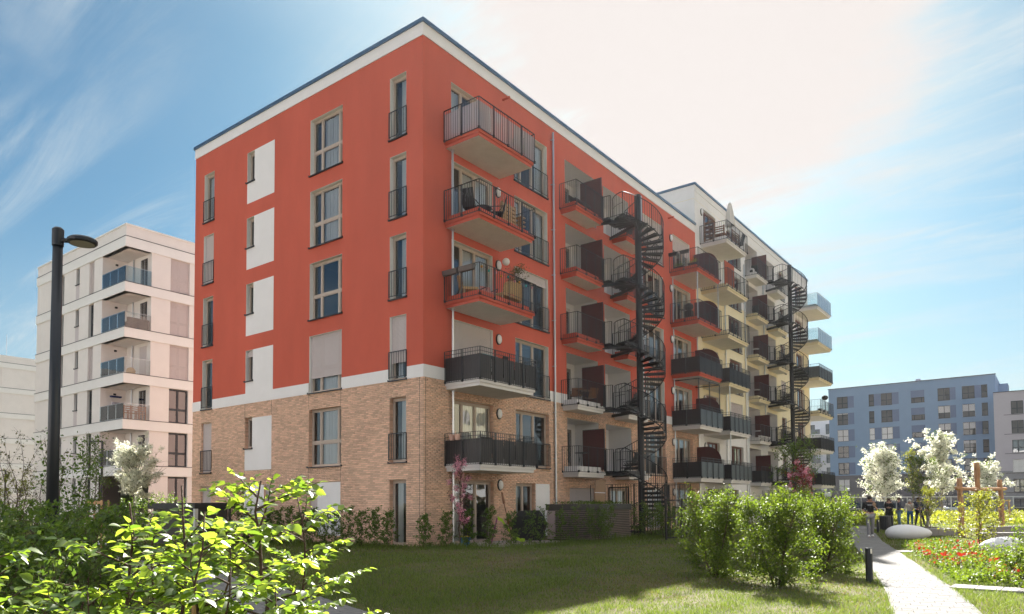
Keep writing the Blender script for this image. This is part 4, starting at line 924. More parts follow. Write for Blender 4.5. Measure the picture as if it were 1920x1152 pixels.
# ------------------------------------------------------------ grass
def vnoise(X, Y, s, seed=0):
    r = np.random.default_rng(seed); G = r.random((64, 64)); x = X/s; y = Y/s; xi = np.floor(x).astype(int); yi = np.floor(y).astype(int); fx = x-xi; fy = y-yi; fx = fx*fx*(3-2*fx); fy = fy*fy*(3-2*fy)
    g = lambda i, j: G[i % 64, j % 64]
    return (g(xi, yi)*(1-fx)+g(xi+1, yi)*fx)*(1-fy)+(g(xi, yi+1)*(1-fx)+g(xi+1, yi+1)*fx)*fy
def grass(n, d0, d1, x0, x1, hgt, wid, keep, m, name, label, lean=0.5, seed=1, xf=None):
    r = np.random.default_rng(seed); D = np.exp(r.uniform(math.log(d0), math.log(d1), n)); pxx = r.uniform(x0, x1, n)
    F2 = np.array([Fv.x, Fv.y]); R3 = np.array([R2.x, R2.y]); X = CAM.x+D*(F2[0]+R3[0]*(pxx-960)/1355); Y = CAM.y+D*(F2[1]+R3[1]*(pxx-960)/1355)
    k = keep(X, Y, r); X, Y, D = X[k], Y[k], D[k]; n = len(X)
    h = hgt(X, Y, D)*(0.55+0.9*r.random(n)); w_ = wid*np.maximum(1, D/7.0)*(0.7+0.6*r.random(n)); a = r.uniform(0, 2*PI, n); l = r.normal(0, lean, n)*h; b = r.uniform(0, 2*PI, n)
    V = np.zeros((n, 3, 3)); V[:, 0] = np.c_[X-np.cos(a)*w_, Y-np.sin(a)*w_, np.zeros(n)]; V[:, 1] = np.c_[X+np.cos(a)*w_, Y+np.sin(a)*w_, np.zeros(n)]; V[:, 2] = np.c_[X+np.cos(b)*l, Y+np.sin(b)*l, h]
    me = arrmesh(name, V, np.arange(3*n).reshape(n, 3), m); o = link(name, me, None, label=label, category='grass', kind='stuff'); return o
def lawn_keep(X, Y, r):
    k = (dist_poly(X, Y, RP) > 0.53-0.06*r.random(len(X))) & (dist_poly(X, Y, LP_) > 0.78-0.06*r.random(len(X))) & ~((X < 0.0) & (Y > 0) & (Y < 50) & (X > -15.4)) & ~((X > -0.1) & (X < 2.6) & (Y > 1.1) & (Y < 5.5)) & ~((X > 1.3) & (X < 3.35) & (Y > 5.6) & (Y < 9.1))
    k &= ~((X > 16.0) & (np.abs(Y+3.8+(X-16)*0.05) < 0.34)) & ~((X > 13.6) & (Y > 5.2) & (Y < 6.1) & (X < 15.2)) & ~((Y > 24.6) & (X > 8.5) & (Y < 28.5))
    return k
def worn(X, Y): return (vnoise(X, Y, 2.3, 5)*0.6+vnoise(X, Y, 0.7, 6)*0.4)
HEDGE = [(-12, -2.4), (-9, -2.0), (-0.5, -1.2), (1.6, 0.2), (3.1, 2.3), (3.45, 5.3), (3.6, 9.4), (5.2, 11.0)]
def k1(X, Y, r): 
    wn = worn(X, Y); band = dist_poly(X, Y, [(7.5, -4.5), (4.8, -1.5), (6.8, 4.0), (8.5, 9)]) < 0.8
    return lawn_keep(X, Y, r) & (r.random(len(X)) < np.clip(1.9-1.6*wn-0.45*band, 0.25, 1))
def h1(X, Y, D): 
    near = np.clip(1.3-dist_poly(X, Y, HEDGE), 0, 1); return 0.030+0.055*vnoise(X, Y, 0.45, 9)**3+0.15*near*(0.4+vnoise(X, Y, 0.6, 12))+0.03*(vnoise(X, Y, 2.0, 2) > 0.62)
grass(560000, 6.2, 75, -60, 1980, h1, 0.0026, k1, GRASS, 'grass', 'short spring lawn grass with thinner worn patches, spread round the red building and the footpaths', lean=0.85)
def k2(X, Y, r): return lawn_keep(X, Y, r) & (worn(X, Y)+0.12*(dist_poly(X, Y, [(7.5, -4.5), (4.8, -1.5), (6.8, 4.0), (8.5, 9)]) < 0.8) > 0.5)
grass(95000, 6.2, 45, -60, 1980, lambda X, Y, D: 0.03+0*X, 0.004, k2, GRASSD, 'dry_grass', 'straw-coloured dry blades in the worn patches of the lawn', lean=0.9, seed=2)

# ------------------------------------------------------------ plants
def leaf_tpl(kind):
    if kind == 'd':   # folded diamond
        V = [(0, 0, 0), (0.45, 0.28, 0.05), (1, 0, -0.05), (0.45, -0.28, 0.05)]; F_ = [(0, 1, 2), (0, 2, 3)]
    elif kind == 'f':  # five-petal blossom
        V = [(0, 0, 0)]; F_ = []
        for k in range(5):
            a = 2*PI*k/5; V += [(0.5*math.cos(a-0.5), 0.5*math.sin(a-0.5), 0.14), (0.5*math.cos(a+0.5), 0.5*math.sin(a+0.5), 0.14)]; F_.append((0, 1+2*k, 2+2*k))
    return np.array(V, float), np.array(F_)
def leaf_mesh_big(name, m):
    """ovate leaf, folded on the midrib, with a slightly toothed edge and a stalk"""
    st = [(-0.12, 0.012), (0, 0.02), (0.1, 0.2), (0.22, 0.30), (0.32, 0.29), (0.42, 0.335), (0.52, 0.30), (0.64, 0.27), (0.76, 0.17), (0.88, 0.11), (1.0, 0.0)]; V = []; F_ = []
    for x, w_ in st: z = -0.12*x*x; V += [(x, 0, z), (x, w_, z+w_*0.28), (x, -w_, z+w_*0.28)]
    for i in range(len(st)-1): a = 3*i; F_ += [(a, a+3, a+4, a+1), (a+2, a+5, a+3, a)]
    me = bpy.data.meshes.new(name); me.from_pydata(V, [], F_); me.materials.append(m); me.shade_smooth(); return me, np.array(V), np.array(F_)
def frames(r, n, D0=None, upb=0.35, droop=0.25):
    """random leaf frames: x axis = leaf direction"""
    if D0 is None: D0 = r.normal(0, 1, (n, 3))
    X = D0+r.normal(0, 0.55, (n, 3)); X[:, 2] -= droop; X /= np.linalg.norm(X, axis=1)[:, None]
    U = r.normal(0, 1, (n, 3))*0.8; U[:, 2] += upb+0.6; Y = np.cross(U, X); Y /= np.linalg.norm(Y, axis=1)[:, None]+1e-9; Z = np.cross(X, Y); return X, Y, Z
def leaf_array(P, r, size, kind='d', D0=None, upb=0.35, droop=0.25, tpl=None):
    V, F_ = tpl if tpl else leaf_tpl(kind); n = len(P); X, Y, Z = frames(r, n, D0, upb, droop); s_ = size*(0.65+0.7*r.random(n))
    W = P[:, None, :]+s_[:, None, None]*(V[None, :, 0, None]*X[:, None]+V[None, :, 1, None]*Y[:, None]+V[None, :, 2, None]*Z[:, None])
    return W.reshape(-1, 3), (F_[None]+len(V)*np.arange(n)[:, None, None]).reshape(-1, F_.shape[1])
def skeleton(r, h, z0, z1, rad, nl, elev=(20, 55), sub=5, prof=None, jit=0.06, trunk_r=0.04, multi=1, twig=0.4, lean=0.04, trunk_top=0.9):
    """returns MB of wood, array of twig points, array of their directions"""
    mb = MB(); pts = []; dirs = []; prof = prof or (lambda t: math.sin(PI*(0.12+0.8*t))**0.7)
    for m_ in range(multi):
        ax, ay = (0, 0) if multi == 1 else (0.25*rad*math.cos(m_*2.4+1), 0.25*rad*math.sin(m_*2.4+1))
        tp = []; K = 8
        for k in range(K+1):
            t = k/K; tp.append(Vector((ax*t*2.2+ax*0.2+lean*h*(r.random()-0.5)*min(t*3, 1), ay*t*2.2+ay*0.2+lean*h*(r.random()-0.5)*min(t*3, 1), -0.05+t*h*trunk_top)))
        mb.tube(tp, [trunk_r*(1-0.8*k/K) for k in range(K+1)], 7)
        L_ = max(1, nl//multi)
        for i in range(L_):
            t = (i+0.5*r.random())/L_; z = z0+(z1-z0)*t; f = min(1, max(0, z/(h*trunk_top))); a_, b_ = tp[int(f*K) if f < 1 else K], tp[min(int(f*K)+1, K)]; s0 = a_.lerp(b_, f*K-int(f*K) if f < 1 else 0)
            az = i*2.399+r.random()*0.7; ln = rad*prof(t)*(0.8+0.4*r.random()); el = math.radians(elev[0]+(elev[1]-elev[0])*(t*0.7+0.3*r.random())); d = Vector((math.cos(az)*math.cos(el), math.sin(az)*math.cos(el), math.sin(el)))
            pl = [s0]; n_ = 5
            for k in range(n_): d = (d+Vector((r.normal(0, jit), r.normal(0, jit), r.normal(0, jit)+0.03))).normalized(); pl.append(pl[-1]+d*ln/n_)
            r0 = trunk_r*0.42*(1-0.5*t); mb.tube(pl, [max(0.0022, r0*(1-0.85*k/n_)) for k in range(n_+1)], 5, cap=False)
            for k in range(1, n_+1): pts += [pl[k].lerp(pl[k-1], r.random()) for _ in range(2)]; dirs += [d]*2
            for s_ in range(sub):
                q = 1+int(r.random()*(n_-1)); side = Vector((r.normal(), r.normal(), r.normal()*0.6+0.15)).normalized(); dd = (d*0.7+side).normalized(); l2 = ln*twig*(0.5+0.7*r.random()); e = [pl[q]]
                for k in range(3): dd = (dd+Vector((r.normal(0, .1), r.normal(0, .1), r.normal(0, .1)))).normalized(); e.append(e[-1]+dd*l2/3)
                mb.tube(e, [max(0.0018, r0*0.4*(1-0.25*k)) for k in range(4)], 4, cap=False)
                for k in range(5): u = r.random()*3; j = min(2, int(u)); pts.append(e[j].lerp(e[j+1], u-j)); dirs.append(dd)
    return mb, np.array([tuple(p) for p in pts]), np.array([tuple(p) for p in dirs])
def plant(name, label, cat, loc, h, z0, rad, nl, nleaf, size, lm, bm=BARK, group=None, seed=0, spread=0.05, kind='d', part='foliage', flowers=None, stem='trunk', **kw):
    r = np.random.default_rng(seed+100); T = thing(name, label, cat, loc, group)
    wood, P, Dr = skeleton(r, h, z0, kw.pop('z1', h*0.93), rad, nl, **kw); lpart(stem, wood, bm, T, True)
    idx = r.integers(0, len(P), nleaf); Q = P[idx]+r.normal(0, spread, (nleaf, 3)); Q[:, 2] = np.maximum(Q[:, 2], 0.04)
    if nleaf > 1400: f_ = 7.0/max(rad, 0.5); Q = Q[(np.sin(Q[:, 0]*f_+seed)+np.sin(Q[:, 1]*f_*1.1+seed*2)+np.sin(Q[:, 2]*f_*1.2+seed*3)+r.normal(0, 0.25, nleaf)) > -0.75]
    V, F_ = leaf_array(Q, r, size, kind, None); o = lpart(part, arrmesh(part, V, F_, lm), T); 
    if nleaf > 300: o['kind'] = 'stuff'
    if flowers:
        nm, m_, nf, sz, sp = flowers; nc = max(8, nf//26); cc = P[r.integers(0, len(P), nc)]; Q = np.concatenate([cc[r.integers(0, nc, nf)]+r.normal(0, sp, (nf, 3))]); V, F_ = leaf_array(Q, r, sz, 'f', None, upb=1.0, droop=0); o = lpart(nm, arrmesh(nm, V, F_, m_), T); o['kind'] = 'stuff'
    return T
LFG = leafmat('young_leaf', (0.075, 0.13, 0.02), (0.36, 0.52, 0.05), trans=0.48, rough=0.38, var=0.6, spec=0.6)
LSH = leafmat('shrub_leaf', (0.042, 0.072, 0.012), (0.22, 0.33, 0.025), trans=0.40, rough=0.5, var=0.45, spec=0.25)
LDK = leafmat('hornbeam_leaf', (0.06, 0.11, 0.022), (0.18, 0.29, 0.035), trans=0.45, rough=0.45, var=0.4, spec=0.4)
LYE = leafmat('yellow_green_leaf', (0.09, 0.12, 0.02), (0.36, 0.39, 0.035), trans=0.5, rough=0.45, var=0.3)
LOL = leafmat('olive_leaf', (0.09, 0.09, 0.035), (0.18, 0.18, 0.06), trans=0.3, rough=0.5, var=0.4)
LRD = leafmat('red_leaf', (0.10, 0.015, 0.02), (0.45, 0.05, 0.05), trans=0.5, rough=0.4, var=0.4)
LPU = leafmat('purple_leaf', (0.06, 0.02, 0.025), (0.2, 0.05, 0.06), trans=0.4, rough=0.5, var=0.4)
BLS = leafmat('white_blossom', (0.80, 0.80, 0.72), (0.85, 0.86, 0.74), trans=0.5, rough=0.7, var=0.15, spec=0.1)
BLP = leafmat('pink_blossom', (0.74, 0.36, 0.48), (0.74, 0.36, 0.48), trans=0.4, rough=0.7, var=0.25, spec=0.1)
BLR = leafmat('red_flower', (0.45, 0.02, 0.02), (0.5, 0.03, 0.02), trans=0.3, rough=0.6, var=0.4, spec=0.1)

# foreground saplings, each larger leaf an object
BIGL, bv, bf = leaf_mesh_big('leaf', LFG)
def sapling(label, x, D, h, nb, seed, leaf=0.060, rad=0.62, zlo=0.45, top_bare=0.12, tr=0.016, xt=None, dz=0.0, nmax=300, dens=1.0):
    r = np.random.default_rng(seed); p = px(x, D); T = thing('young_tree', label, 'young tree', tuple(p), group='leafy saplings in the foreground')
    ptop = px(xt if xt else x, D*1.01)-p; mb = MB(); K = 10; tp = []
    for k in range(K+1): t = k/K; tp.append(Vector((ptop.x*t+0.012*r.normal(), ptop.y*t+0.012*r.normal(), -0.05+t*(h+0.05))))
    mb.tube(tp, [tr*(1-0.78*k/K) for k in range(K+1)], 8); Lf = []
    for i in range(nb):
        t = (i+0.3*r.random())/nb; z = zlo+(h-top_bare-zlo)*t; f = z/h*K; s0 = tp[min(K, int(f))].lerp(tp[min(K, int(f)+1)], f-int(f)); az = i*2.399+r.normal()*0.35
        ln = rad*(1.0-0.62*t)*(0.7+0.5*r.random()); el = math.radians(14+20*t+r.normal()*7); d = Vector((math.cos(az)*math.cos(el), math.sin(az)*math.cos(el), math.sin(el))); pl = [s0]; n_ = 6
        for k in range(n_): d = (d+Vector((r.normal(0, .09), r.normal(0, .09), r.normal(0, .06)-0.01))).normalized(); pl.append(pl[-1]+d*ln/n_)
        mb.tube(pl, [max(0.0016, tr*0.36*(1-0.8*k/n_)) for k in range(n_+1)], 5, cap=False); sp = leaf*0.40/dens; nlf = int(ln/sp)
        branches = [(pl, d, ln)]
        for s_ in range(4 if ln > 0.3 else 2):
            q = 2+int(r.random()*3); sd = d.cross(Vector((0, 0, 1))).normalized()*(1 if s_ % 2 else -1); dd = (d*0.8+sd*0.8+Vector((0, 0, r.normal()*0.2))).normalized(); l2 = ln*0.45*(0.6+0.6*r.random()); e = [pl[q]]
            for k in range(3): dd = (dd+Vector((r.normal(0, .08), r.normal(0, .08), r.normal(0, .05)))).normalized(); e.append(e[-1]+dd*l2/3)
            mb.tube(e, [0.0022, 0.0019, 0.0016, 0.0012], 4, cap=False); branches.append((e, dd, l2))
        for e, dd, l_ in branches:
            m_ = len(e)-1; nl_ = max(2, int(l_/sp))
            for k in range(nl_+1):
                u = (0.12+0.88*k/nl_)*m_; j = min(m_-1, int(u)); c = e[j].lerp(e[j+1], u-j); loc_d = (e[j+1]-e[j]).normalized(); sd = loc_d.cross(Vector((0, 0, 1))).normalized()*(1 if k % 2 else -1)
                ld = (loc_d*0.75+sd*0.75+Vector((0, 0, -0.35+r.normal()*0.28))) if k < nl_ else loc_d+Vector((0, 0, -0.3)); ld = (ld+Vector((r.normal(0, .22), r.normal(0, .22), 0))).normalized()
                Lf.append((c, ld, leaf*(0.40+0.85*r.random()*(0.6+0.4*(1-k/nl_))+0.12*(1-t))))
    lpart('trunk', mb, BARK, T, True)
    cpos = CAM-p; Lf.sort(key=lambda q: -q[2]/max(0.5, (q[0]-cpos).length)); 
    for c, ld, s_ in Lf[:nmax]:
        up = Vector((r.normal(0, .35), r.normal(0, .35), 1)); y = up.cross(ld).normalized(); z = ld.cross(y); o = link('leaf', BIGL, T, local=True); M = Matrix((ld, y, z)).transposed(); o.location = c; o.rotation_euler = M.to_euler(); o.scale = (s_, s_*(0.85+0.3*r.random()), s_)
    rest = Lf[nmax:]
    if rest:
        P = np.array([tuple(q[0]) for q in rest]); Dn = np.array([tuple(q[1]) for q in rest])*3; V, F_ = leaf_array(P, r, leaf*0.85, 'd', Dn, upb=0.8, droop=0, tpl=(bv, bf)); o = lpart('foliage', arrmesh('foliage', V, F_, LFG, True), T); o['kind'] = 'stuff'
    return T
sapling('sapling with a leaning dark trunk, leftmost trunk of the bright foreground group', 214, 3.5, 1.50, 15, 11, xt=252, rad=0.60, tr=0.019, dens=0.9)
sapling('sapling with a bare twig tip poking up beside the white apartment block wall', 352, 3.3, 1.58, 15, 12, xt=340, rad=0.55, tr=0.017, top_bare=0.14)
sapling('thin forked sapling just right of the one with the bare tip', 372, 3.0, 1.46, 12, 13, leaf=0.074, xt=378, rad=0.50, tr=0.014, top_bare=0.10)
sapling('tallest and thickest-trunked sapling in the middle of the foreground group', 506, 3.9, 1.62, 18, 14, xt=484, rad=0.72, tr=0.021, leaf=0.062, top_bare=0.03)
sapling('rightmost foreground sapling, standing alone before the lawn with a bare top', 572, 4.7, 1.54, 15, 15, xt=565, rad=0.62, tr=0.017, leaf=0.062, top_bare=0.10, dens=1.0)
sapling('low sapling filling the gap behind the leftmost foreground trunk', 290, 4.3, 1.42, 14, 16, xt=285, rad=0.62, tr=0.014, leaf=0.062)
sapling('sapling at the very left edge, only its leafy side branches in view', -40, 3.0, 1.52, 13, 17, xt=-30, rad=0.50, tr=0.016, leaf=0.066)
sapling('short bushy sapling along the bottom left corner of the view', 95, 2.7, 1.04, 11, 18, rad=0.5, zlo=0.5, tr=0.014, leaf=0.060, top_bare=0.02)
sapling('low bushy sapling between the leaning trunk and the tallest foreground sapling', 430, 3.1, 1.22, 13, 19, rad=0.55, zlo=0.45, tr=0.014, leaf=0.060, top_bare=0.02)
sapling('slim sapling between the bare-tipped one and the tallest, half hidden', 425, 4.4, 1.50, 15, 21, rad=0.6, zlo=0.5, tr=0.013, leaf=0.068)
sapling('second leafy sapling at the left edge, behind the edge one', 5, 3.8, 1.30, 12, 22, xt=0, rad=0.42, tr=0.013, leaf=0.062)
sapling('short sapling at the bottom between left corner and leaning trunk', 170, 3.1, 1.12, 12, 23, rad=0.5, zlo=0.5, tr=0.013, leaf=0.072, top_bare=0.02)
sapling('short bushy sapling at the bottom right of the foreground group', 520, 3.2, 1.12, 11, 24, rad=0.42, zlo=0.5, tr=0.013, leaf=0.062, top_bare=0.02)
tag(MB().tube([(0, 0, -0.05), (0.01, 0, 1.08)], 0.012, 8).build('wooden_stake', PINE, None, loc=tuple(px(365, 3.2))), 'thin round wooden stake among the foreground saplings', 'stake')

# dark hornbeam hedge plants in the shade on the left
hp = [(-30, 7.5, 1.45), (15, 8.0, 1.50), (55, 7.0, 1.42), (95, 8.6, 1.50), (132, 7.6, 1.46), (165, 8.8, 1.52), (205, 9.4, 1.5), (0, 10.5, 1.58), (60, 11.5, 1.62), (120, 12.0, 1.55), (240, 10.2, 1.45), (175, 13.5, 1.55), (-30, 5.6, 1.3), (30, 5.4, 1.15)]
wl = ['its tip just reaching the lamp post foot', 'with a red tag twig', 'low and broad', 'slim and upright', 'with gappy lower stems', 'dense to the ground', 'beside the bright saplings', 'at the far left', 'behind the front row', 'seen just right of the lamp post', 'farthest right of the row', 'back row towards the path', 'nearest, at the left edge', 'lowest of the front plants']
for i, (x, D, h) in enumerate(hp):
    plant('hedge_plant', 'shaded dark green hornbeam hedge plant at left, '+wl[i], 'hedge plant', tuple(px(x, D)), h, 0.15, 0.48, 24, 2300, 0.055, LDK, seed=i, group='dark hornbeam hedge left of the foreground saplings', elev=(25, 60), spread=0.035, sub=5, trunk_r=0.014, multi=2, prof=lambda t: 1-0.45*t, stem='stem')
# hedge of slender plants along the building
def along(P, t):
    P = [Vector((*p, 0)) for p in P]; L_ = [(b-a).length for a, b in zip(P, P[1:])]; s_ = t*sum(L_)
    for a, b, l in zip(P, P[1:], L_):
        if s_ <= l: return a.lerp(b, s_/l)
        s_ -= l
    return P[-1]
spots = [((-9.0, -2.0), 1.5), ((-8.3, -1.95), 2.05), ((-7.6, -1.95), 1.25)]+[((-6.6+0.62*k, -1.75+0.045*k), 1.18+0.22*((k*7) % 5)/5) for k in range(11)]
spots += [((0.6+0.45*k, -0.6+0.62*k), 1.12+0.25*((k*5) % 4)/4) for k in range(6)]+[((3.15, 2.9), 1.3), ((3.3, 3.7), 1.25), ((3.45, 4.5), 1.35)]
desc = ['slender young hedge plant with airy tiers of leaves', 'slim see-through hedge plant', 'narrow upright hedge plant with bare lower stem', 'thin young hedge plant', 'small sparse hedge plant']
where = ['far left behind the bright saplings', 'tall dark conical one left of the white ground-floor panel', 'beside the tall conical plant', 'in front of the white ground-floor panel', 'just right of the white ground-floor panel', 'third from the white ground-floor panel', 'in front of the brick wall between panel and narrow window', 'left of the ground-floor narrow window', 'under the left jamb of the narrow window', 'before the narrow ground-floor window', 'right of the narrow ground-floor window', 'left of the building corner', 'nearly at the building corner', 'exactly before the building corner', 'just round the corner', 'left of the pink cherry', 'behind the pink cherry trunk', 'right of the pink cherry', 'before the patio door', 'at the right jamb of the patio door', 'left of the lime slide', 'in front of the covered grill', 'right of the covered grill', ]
for i, ((x, y), h) in enumerate(spots):
    plant('hedge_plant', desc[i % 5]+', '+where[i % len(where)], 'hedge plant', (x, y, 0), h*1.12, 0.10, 0.44 if i != 1 else 0.6, 17 if i != 1 else 30, 2200 if i == 1 else (420 if i > 18 else 1000), 0.07, LDK, seed=40+i, group='slender hedge plants along the red building', elev=(5, 45), spread=0.03, sub=4, trunk_r=0.012, jit=0.12, prof=lambda t: 1-0.5*t, stem='stem')
bs = [(3.75, 5.5, 1.35, 'bushy hedge plant covering the left corner of the corrugated shed'), (3.6, 6.4, 1.5, 'bushy hedge plant reaching over the shed roof'), (3.6, 9.3, 1.45, 'dense hedge plant touching the right end of the corrugated shed'), (3.9, 9.9, 1.5, 'dense hedge plant, second right of the shed'), (4.3, 10.5, 1.5, 'dense hedge plant, third right of the shed'), (4.55, 9.7, 1.35, 'dense hedge plant beside the black gate post'), (5.6, 12.0, 1.5, 'hedge plant behind the black gate'), (6.6, 13.5, 1.6, 'hedge plant between gate and lit shrubs'), (5.9, 11.0, 0.9, 'low hedge plant between the two gate frames')]
for i, (x, y, h, lb) in enumerate(bs):
    plant('hedge_plant', lb, 'hedge plant', (x, y, 0), h, 0.1, 0.48, 26, 2400, 0.055, LDK, seed=80+i, elev=(20, 60), spread=0.05, sub=5, trunk_r=0.014, multi=2, prof=lambda t: 1-0.35*t, stem='stem', group='bushy hedge plants by the shed')
# sunlit round shrubs
sh = [(12.25, -4.35, 1.72, 0.72, 'backlit bright green shrub, left one of the three at the lawn edge'), (13.75, -5.25, 1.70, 0.72, 'nearest backlit shrub, bare-stemmed at its foot, middle of three at the lawn edge'), (13.75, -2.2, 1.66, 0.78, 'dense dark-sided shrub at the lawn edge, right next to the nearest bollard'),
      (10.9, -1.2, 1.80, 0.6, 'sunlit shrub behind the left lawn-edge shrub, in front of the black gate'), (12.3, 0.6, 1.92, 0.7, 'sunlit shrub behind and between the left and middle lawn-edge shrubs'), (12.2, 2.9, 1.86, 0.65, 'sunlit shrub behind the middle lawn-edge shrub, left of the path'), (11.2, 7.2, 1.75, 0.7, 'shrub on the left side of the path where the men pass'), (9.7, 10.4, 1.7, 0.7, 'shrub deep in the row left of the path, below the spiral stair'), (8.8, 5.2, 2.05, 0.6, 'tall yellow-tipped shrub against the cream building ground floor'), (7.3, 15.5, 1.9, 0.8, 'farthest shrub of the row left of the path')]
for i, (x, y, h, rd, lb) in enumerate(sh):
    plant('shrub', lb, 'shrub', (x, y, 0), h, 0.05, rd+0.05, 64, 21000 if i < 3 else 11000, 0.046, LSH, seed=120+i, elev=(0, 80), spread=0.07, sub=8, trunk_r=0.018, multi=4, z1=h*0.80, prof=lambda t: math.sin(PI*(0.40+0.50*t))**0.6, stem='stem', group='sunlit shrubs between the lawn and the path', jit=0.12)
# blossom and other trees
def ppx(x, D): return tuple(px(x, D))
plant('blossom_tree', 'small white blossom tree with a round crown before the pale apartment block', 'tree', ppx(251, 31), 4.1, 1.95, 1.3, 60, 2500, 0.06, LSH, BARKG, seed=200, elev=(10, 75), sub=7, trunk_r=0.05, flowers=('blossom', BLS, 16000, 0.060, 0.055), trunk_top=0.8, jit=0.1)
plant('blossom_tree', 'broad white blossom tree before the blue block, left of the other blossom trees', 'tree', (2.4, 68.8, 0), 6.8, 1.7, 3.3, 60, 5000, 0.16, LSH, BARKG, seed=201, elev=(8, 80), sub=8, trunk_r=0.12, flowers=('blossom', BLS, 13000, 0.13, 0.14), trunk_top=0.75, jit=0.12, group='white blossom trees before the blue block')
plant('blossom_tree', 'spiky white blossom tree with upright branches, tallest one before the blue block', 'tree', (9.28, 56, 0), 7.0, 2.2, 2.7, 34, 2500, 0.14, LSH, BARKG, seed=202, elev=(25, 78), sub=6, trunk_r=0.10, flowers=('blossom', BLS, 6500, 0.14, 0.12), trunk_top=0.93, jit=0.1, group='white blossom trees before the blue block')
plant('blossom_tree', 'white blossom tree behind the tall wooden play post', 'tree', ppx(1850, 72), 5.1, 2.0, 2.2, 56, 3000, 0.15, LSH, BARKG, seed=203, elev=(8, 78), sub=8, trunk_r=0.10, flowers=('blossom', BLS, 9000, 0.12, 0.12), trunk_top=0.78, jit=0.12, group='white blossom trees before the blue block')
plant('young_tree', 'small green tree with a pale trunk behind the group of people', 'tree', (11.35, 28.8, 0), 4.1, 1.9, 1.3, 46, 5000, 0.075, LSH, BARKG, seed=204, elev=(5, 60), sub=6, trunk_r=0.045)
plant('young_tree', 'yellowing upright tree behind the green one, before the blue block', 'tree', ppx(1712, 60), 6.0, 2.4, 1.1, 26, 1200, 0.12, LYE, BARKG, seed=205, elev=(35, 80), sub=5, trunk_r=0.07)
plant('young_tree', 'young green tree before the farther spiral staircase', 'tree', ppx(1496, 30), 4.1, 1.9, 1.25, 34, 3600, 0.085, LDK, BARK, seed=206, elev=(5, 55), sub=6, trunk_r=0.045)
plant('cherry_tree', 'small purple-leaved cherry with red tips and pink blossom by the farther staircase', 'tree', ppx(1503, 24), 2.75, 1.2, 0.72, 26, 900, 0.07, LRD, BARK, seed=207, elev=(25, 70), sub=5, trunk_r=0.03, flowers=('blossom', BLP, 900, 0.06, 0.04))
plant('cherry_tree', 'slender pink-flowering cherry with dark leaves at the red building corner', 'tree', ppx(862, 24.6), 3.2, 0.8, 0.72, 15, 700, 0.06, LPU, BARK, seed=208, elev=(30, 75), sub=3, trunk_r=0.022, flowers=('blossom', BLP, 1500, 0.045, 0.045), lean=0.05)
plant('young_tree', 'sparse young tree with wooden support frame before the pale block', 'tree', ppx(178, 24), 3.95, 1.4, 0.95, 30, 1500, 0.07, LDK, BARKG, seed=209, elev=(30, 70), sub=4, trunk_r=0.03)
plant('tall_shrub', 'upright leafy shrub right behind the lamp post', 'shrub', ppx(118, 13), 2.75, 0.5, 0.75, 20, 1500, 0.07, LDK, BARK, seed=210, elev=(45, 82), sub=4, trunk_r=0.018, multi=4)
plant('tall_shrub', 'thin reddish-twigged shrub with few leaves at far left', 'shrub', ppx(50, 17), 3.2, 0.6, 1.0, 26, 700, 0.06, LOL, BARK, seed=211, elev=(45, 80), sub=5, trunk_r=0.018, multi=5)
plant('shrub', 'yellow-green bush before the farthest white block at the left edge', 'shrub', ppx(14, 52), 3.6, 0.5, 1.9, 40, 3000, 0.13, LYE, BARK, seed=212, elev=(15, 70), sub=5, multi=4)
plant('shrub', 'dark clipped bush at the foot of the pale block', 'shrub', ppx(285, 36), 1.6, 0.1, 1.6, 40, 4000, 0.09, LDK, BARK, seed=213, elev=(10, 60), sub=6, multi=4)
plant('shrub', 'yellow-green open bush in the flower bed before the wooden play posts', 'shrub', (15.85, 6.9, 0), 1.75, 0.3, 0.95, 34, 3800, 0.062, LYE, BARK, seed=214, elev=(-5, 50), sub=7, trunk_r=0.02, spread=0.06, jit=0.14)
plant('shrub', 'golden small tree-like bush between the egg seat and the standing people', 'shrub', ppx(1742, 32), 2.1, 0.9, 0.72, 24, 1800, 0.065, LYE, BARK, seed=215, elev=(10, 60), sub=5, trunk_r=0.02)
for i, (x, D, h, rd, lb) in enumerate([(1968, 15.0, 0.9, 0.7, 'light green bush at the right edge, in front of the egg seat'), (1990, 19.5, 1.3, 0.8, 'taller light green bush at the right edge behind the near one'), (1935, 12.0, 0.62, 0.45, 'low light green bush right above the slab strip')]):
    plant('shrub', lb, 'shrub', ppx(x, D), h, 0.08, rd, 36, 3800, 0.06, LYE if i == 1 else LSH, seed=220+i, elev=(10, 65), sub=6, multi=4, trunk_r=0.014, spread=0.05, stem='stem', group='light bushes at the right edge')
# low plant beds
def bed(name, label, cat, n, fn, hfn, size, m, seed, kind='d'):
    r = np.random.default_rng(seed); X, Y = fn(r, n); P = np.c_[X, Y, hfn(X, Y, r)]; V, F_ = leaf_array(P, r, size, kind, None, upb=0.6, droop=-0.2); return link(name, arrmesh(name, V, F_, m), None, label=label, category=cat, kind='stuff')
def bedpts(r, n):
    D = np.exp(r.uniform(math.log(11.2), math.log(24), n)); q = r.uniform(1680, 1960, n); X = CAM.x+D*(Fv.x+R2.x*(q-960)/1355); Y = CAM.y+D*(Fv.y+R2.y*(q-960)/1355)
    k = (dist_poly(X, Y, RP) > 0.75) & (Y > -3.3) & (Y < 9.5) & ~((X < 15.3) & (Y > 5.0) & (Y < 6.4)) & (X > 14.9-(Y+3)*0.13); e_ = px(1876, 20.2); k &= ~((np.abs((X-e_.x)*R2.x+(Y-e_.y)*R2.y) < 0.75) & (np.abs((X-e_.x)*Fv.x+(Y-e_.y)*Fv.y+1.2) < 1.9)); return X[k], Y[k]
bedh = lambda X, Y, r: 0.03+0.28*r.random(len(X))*vnoise(X, Y, 0.6, 3)*1.4
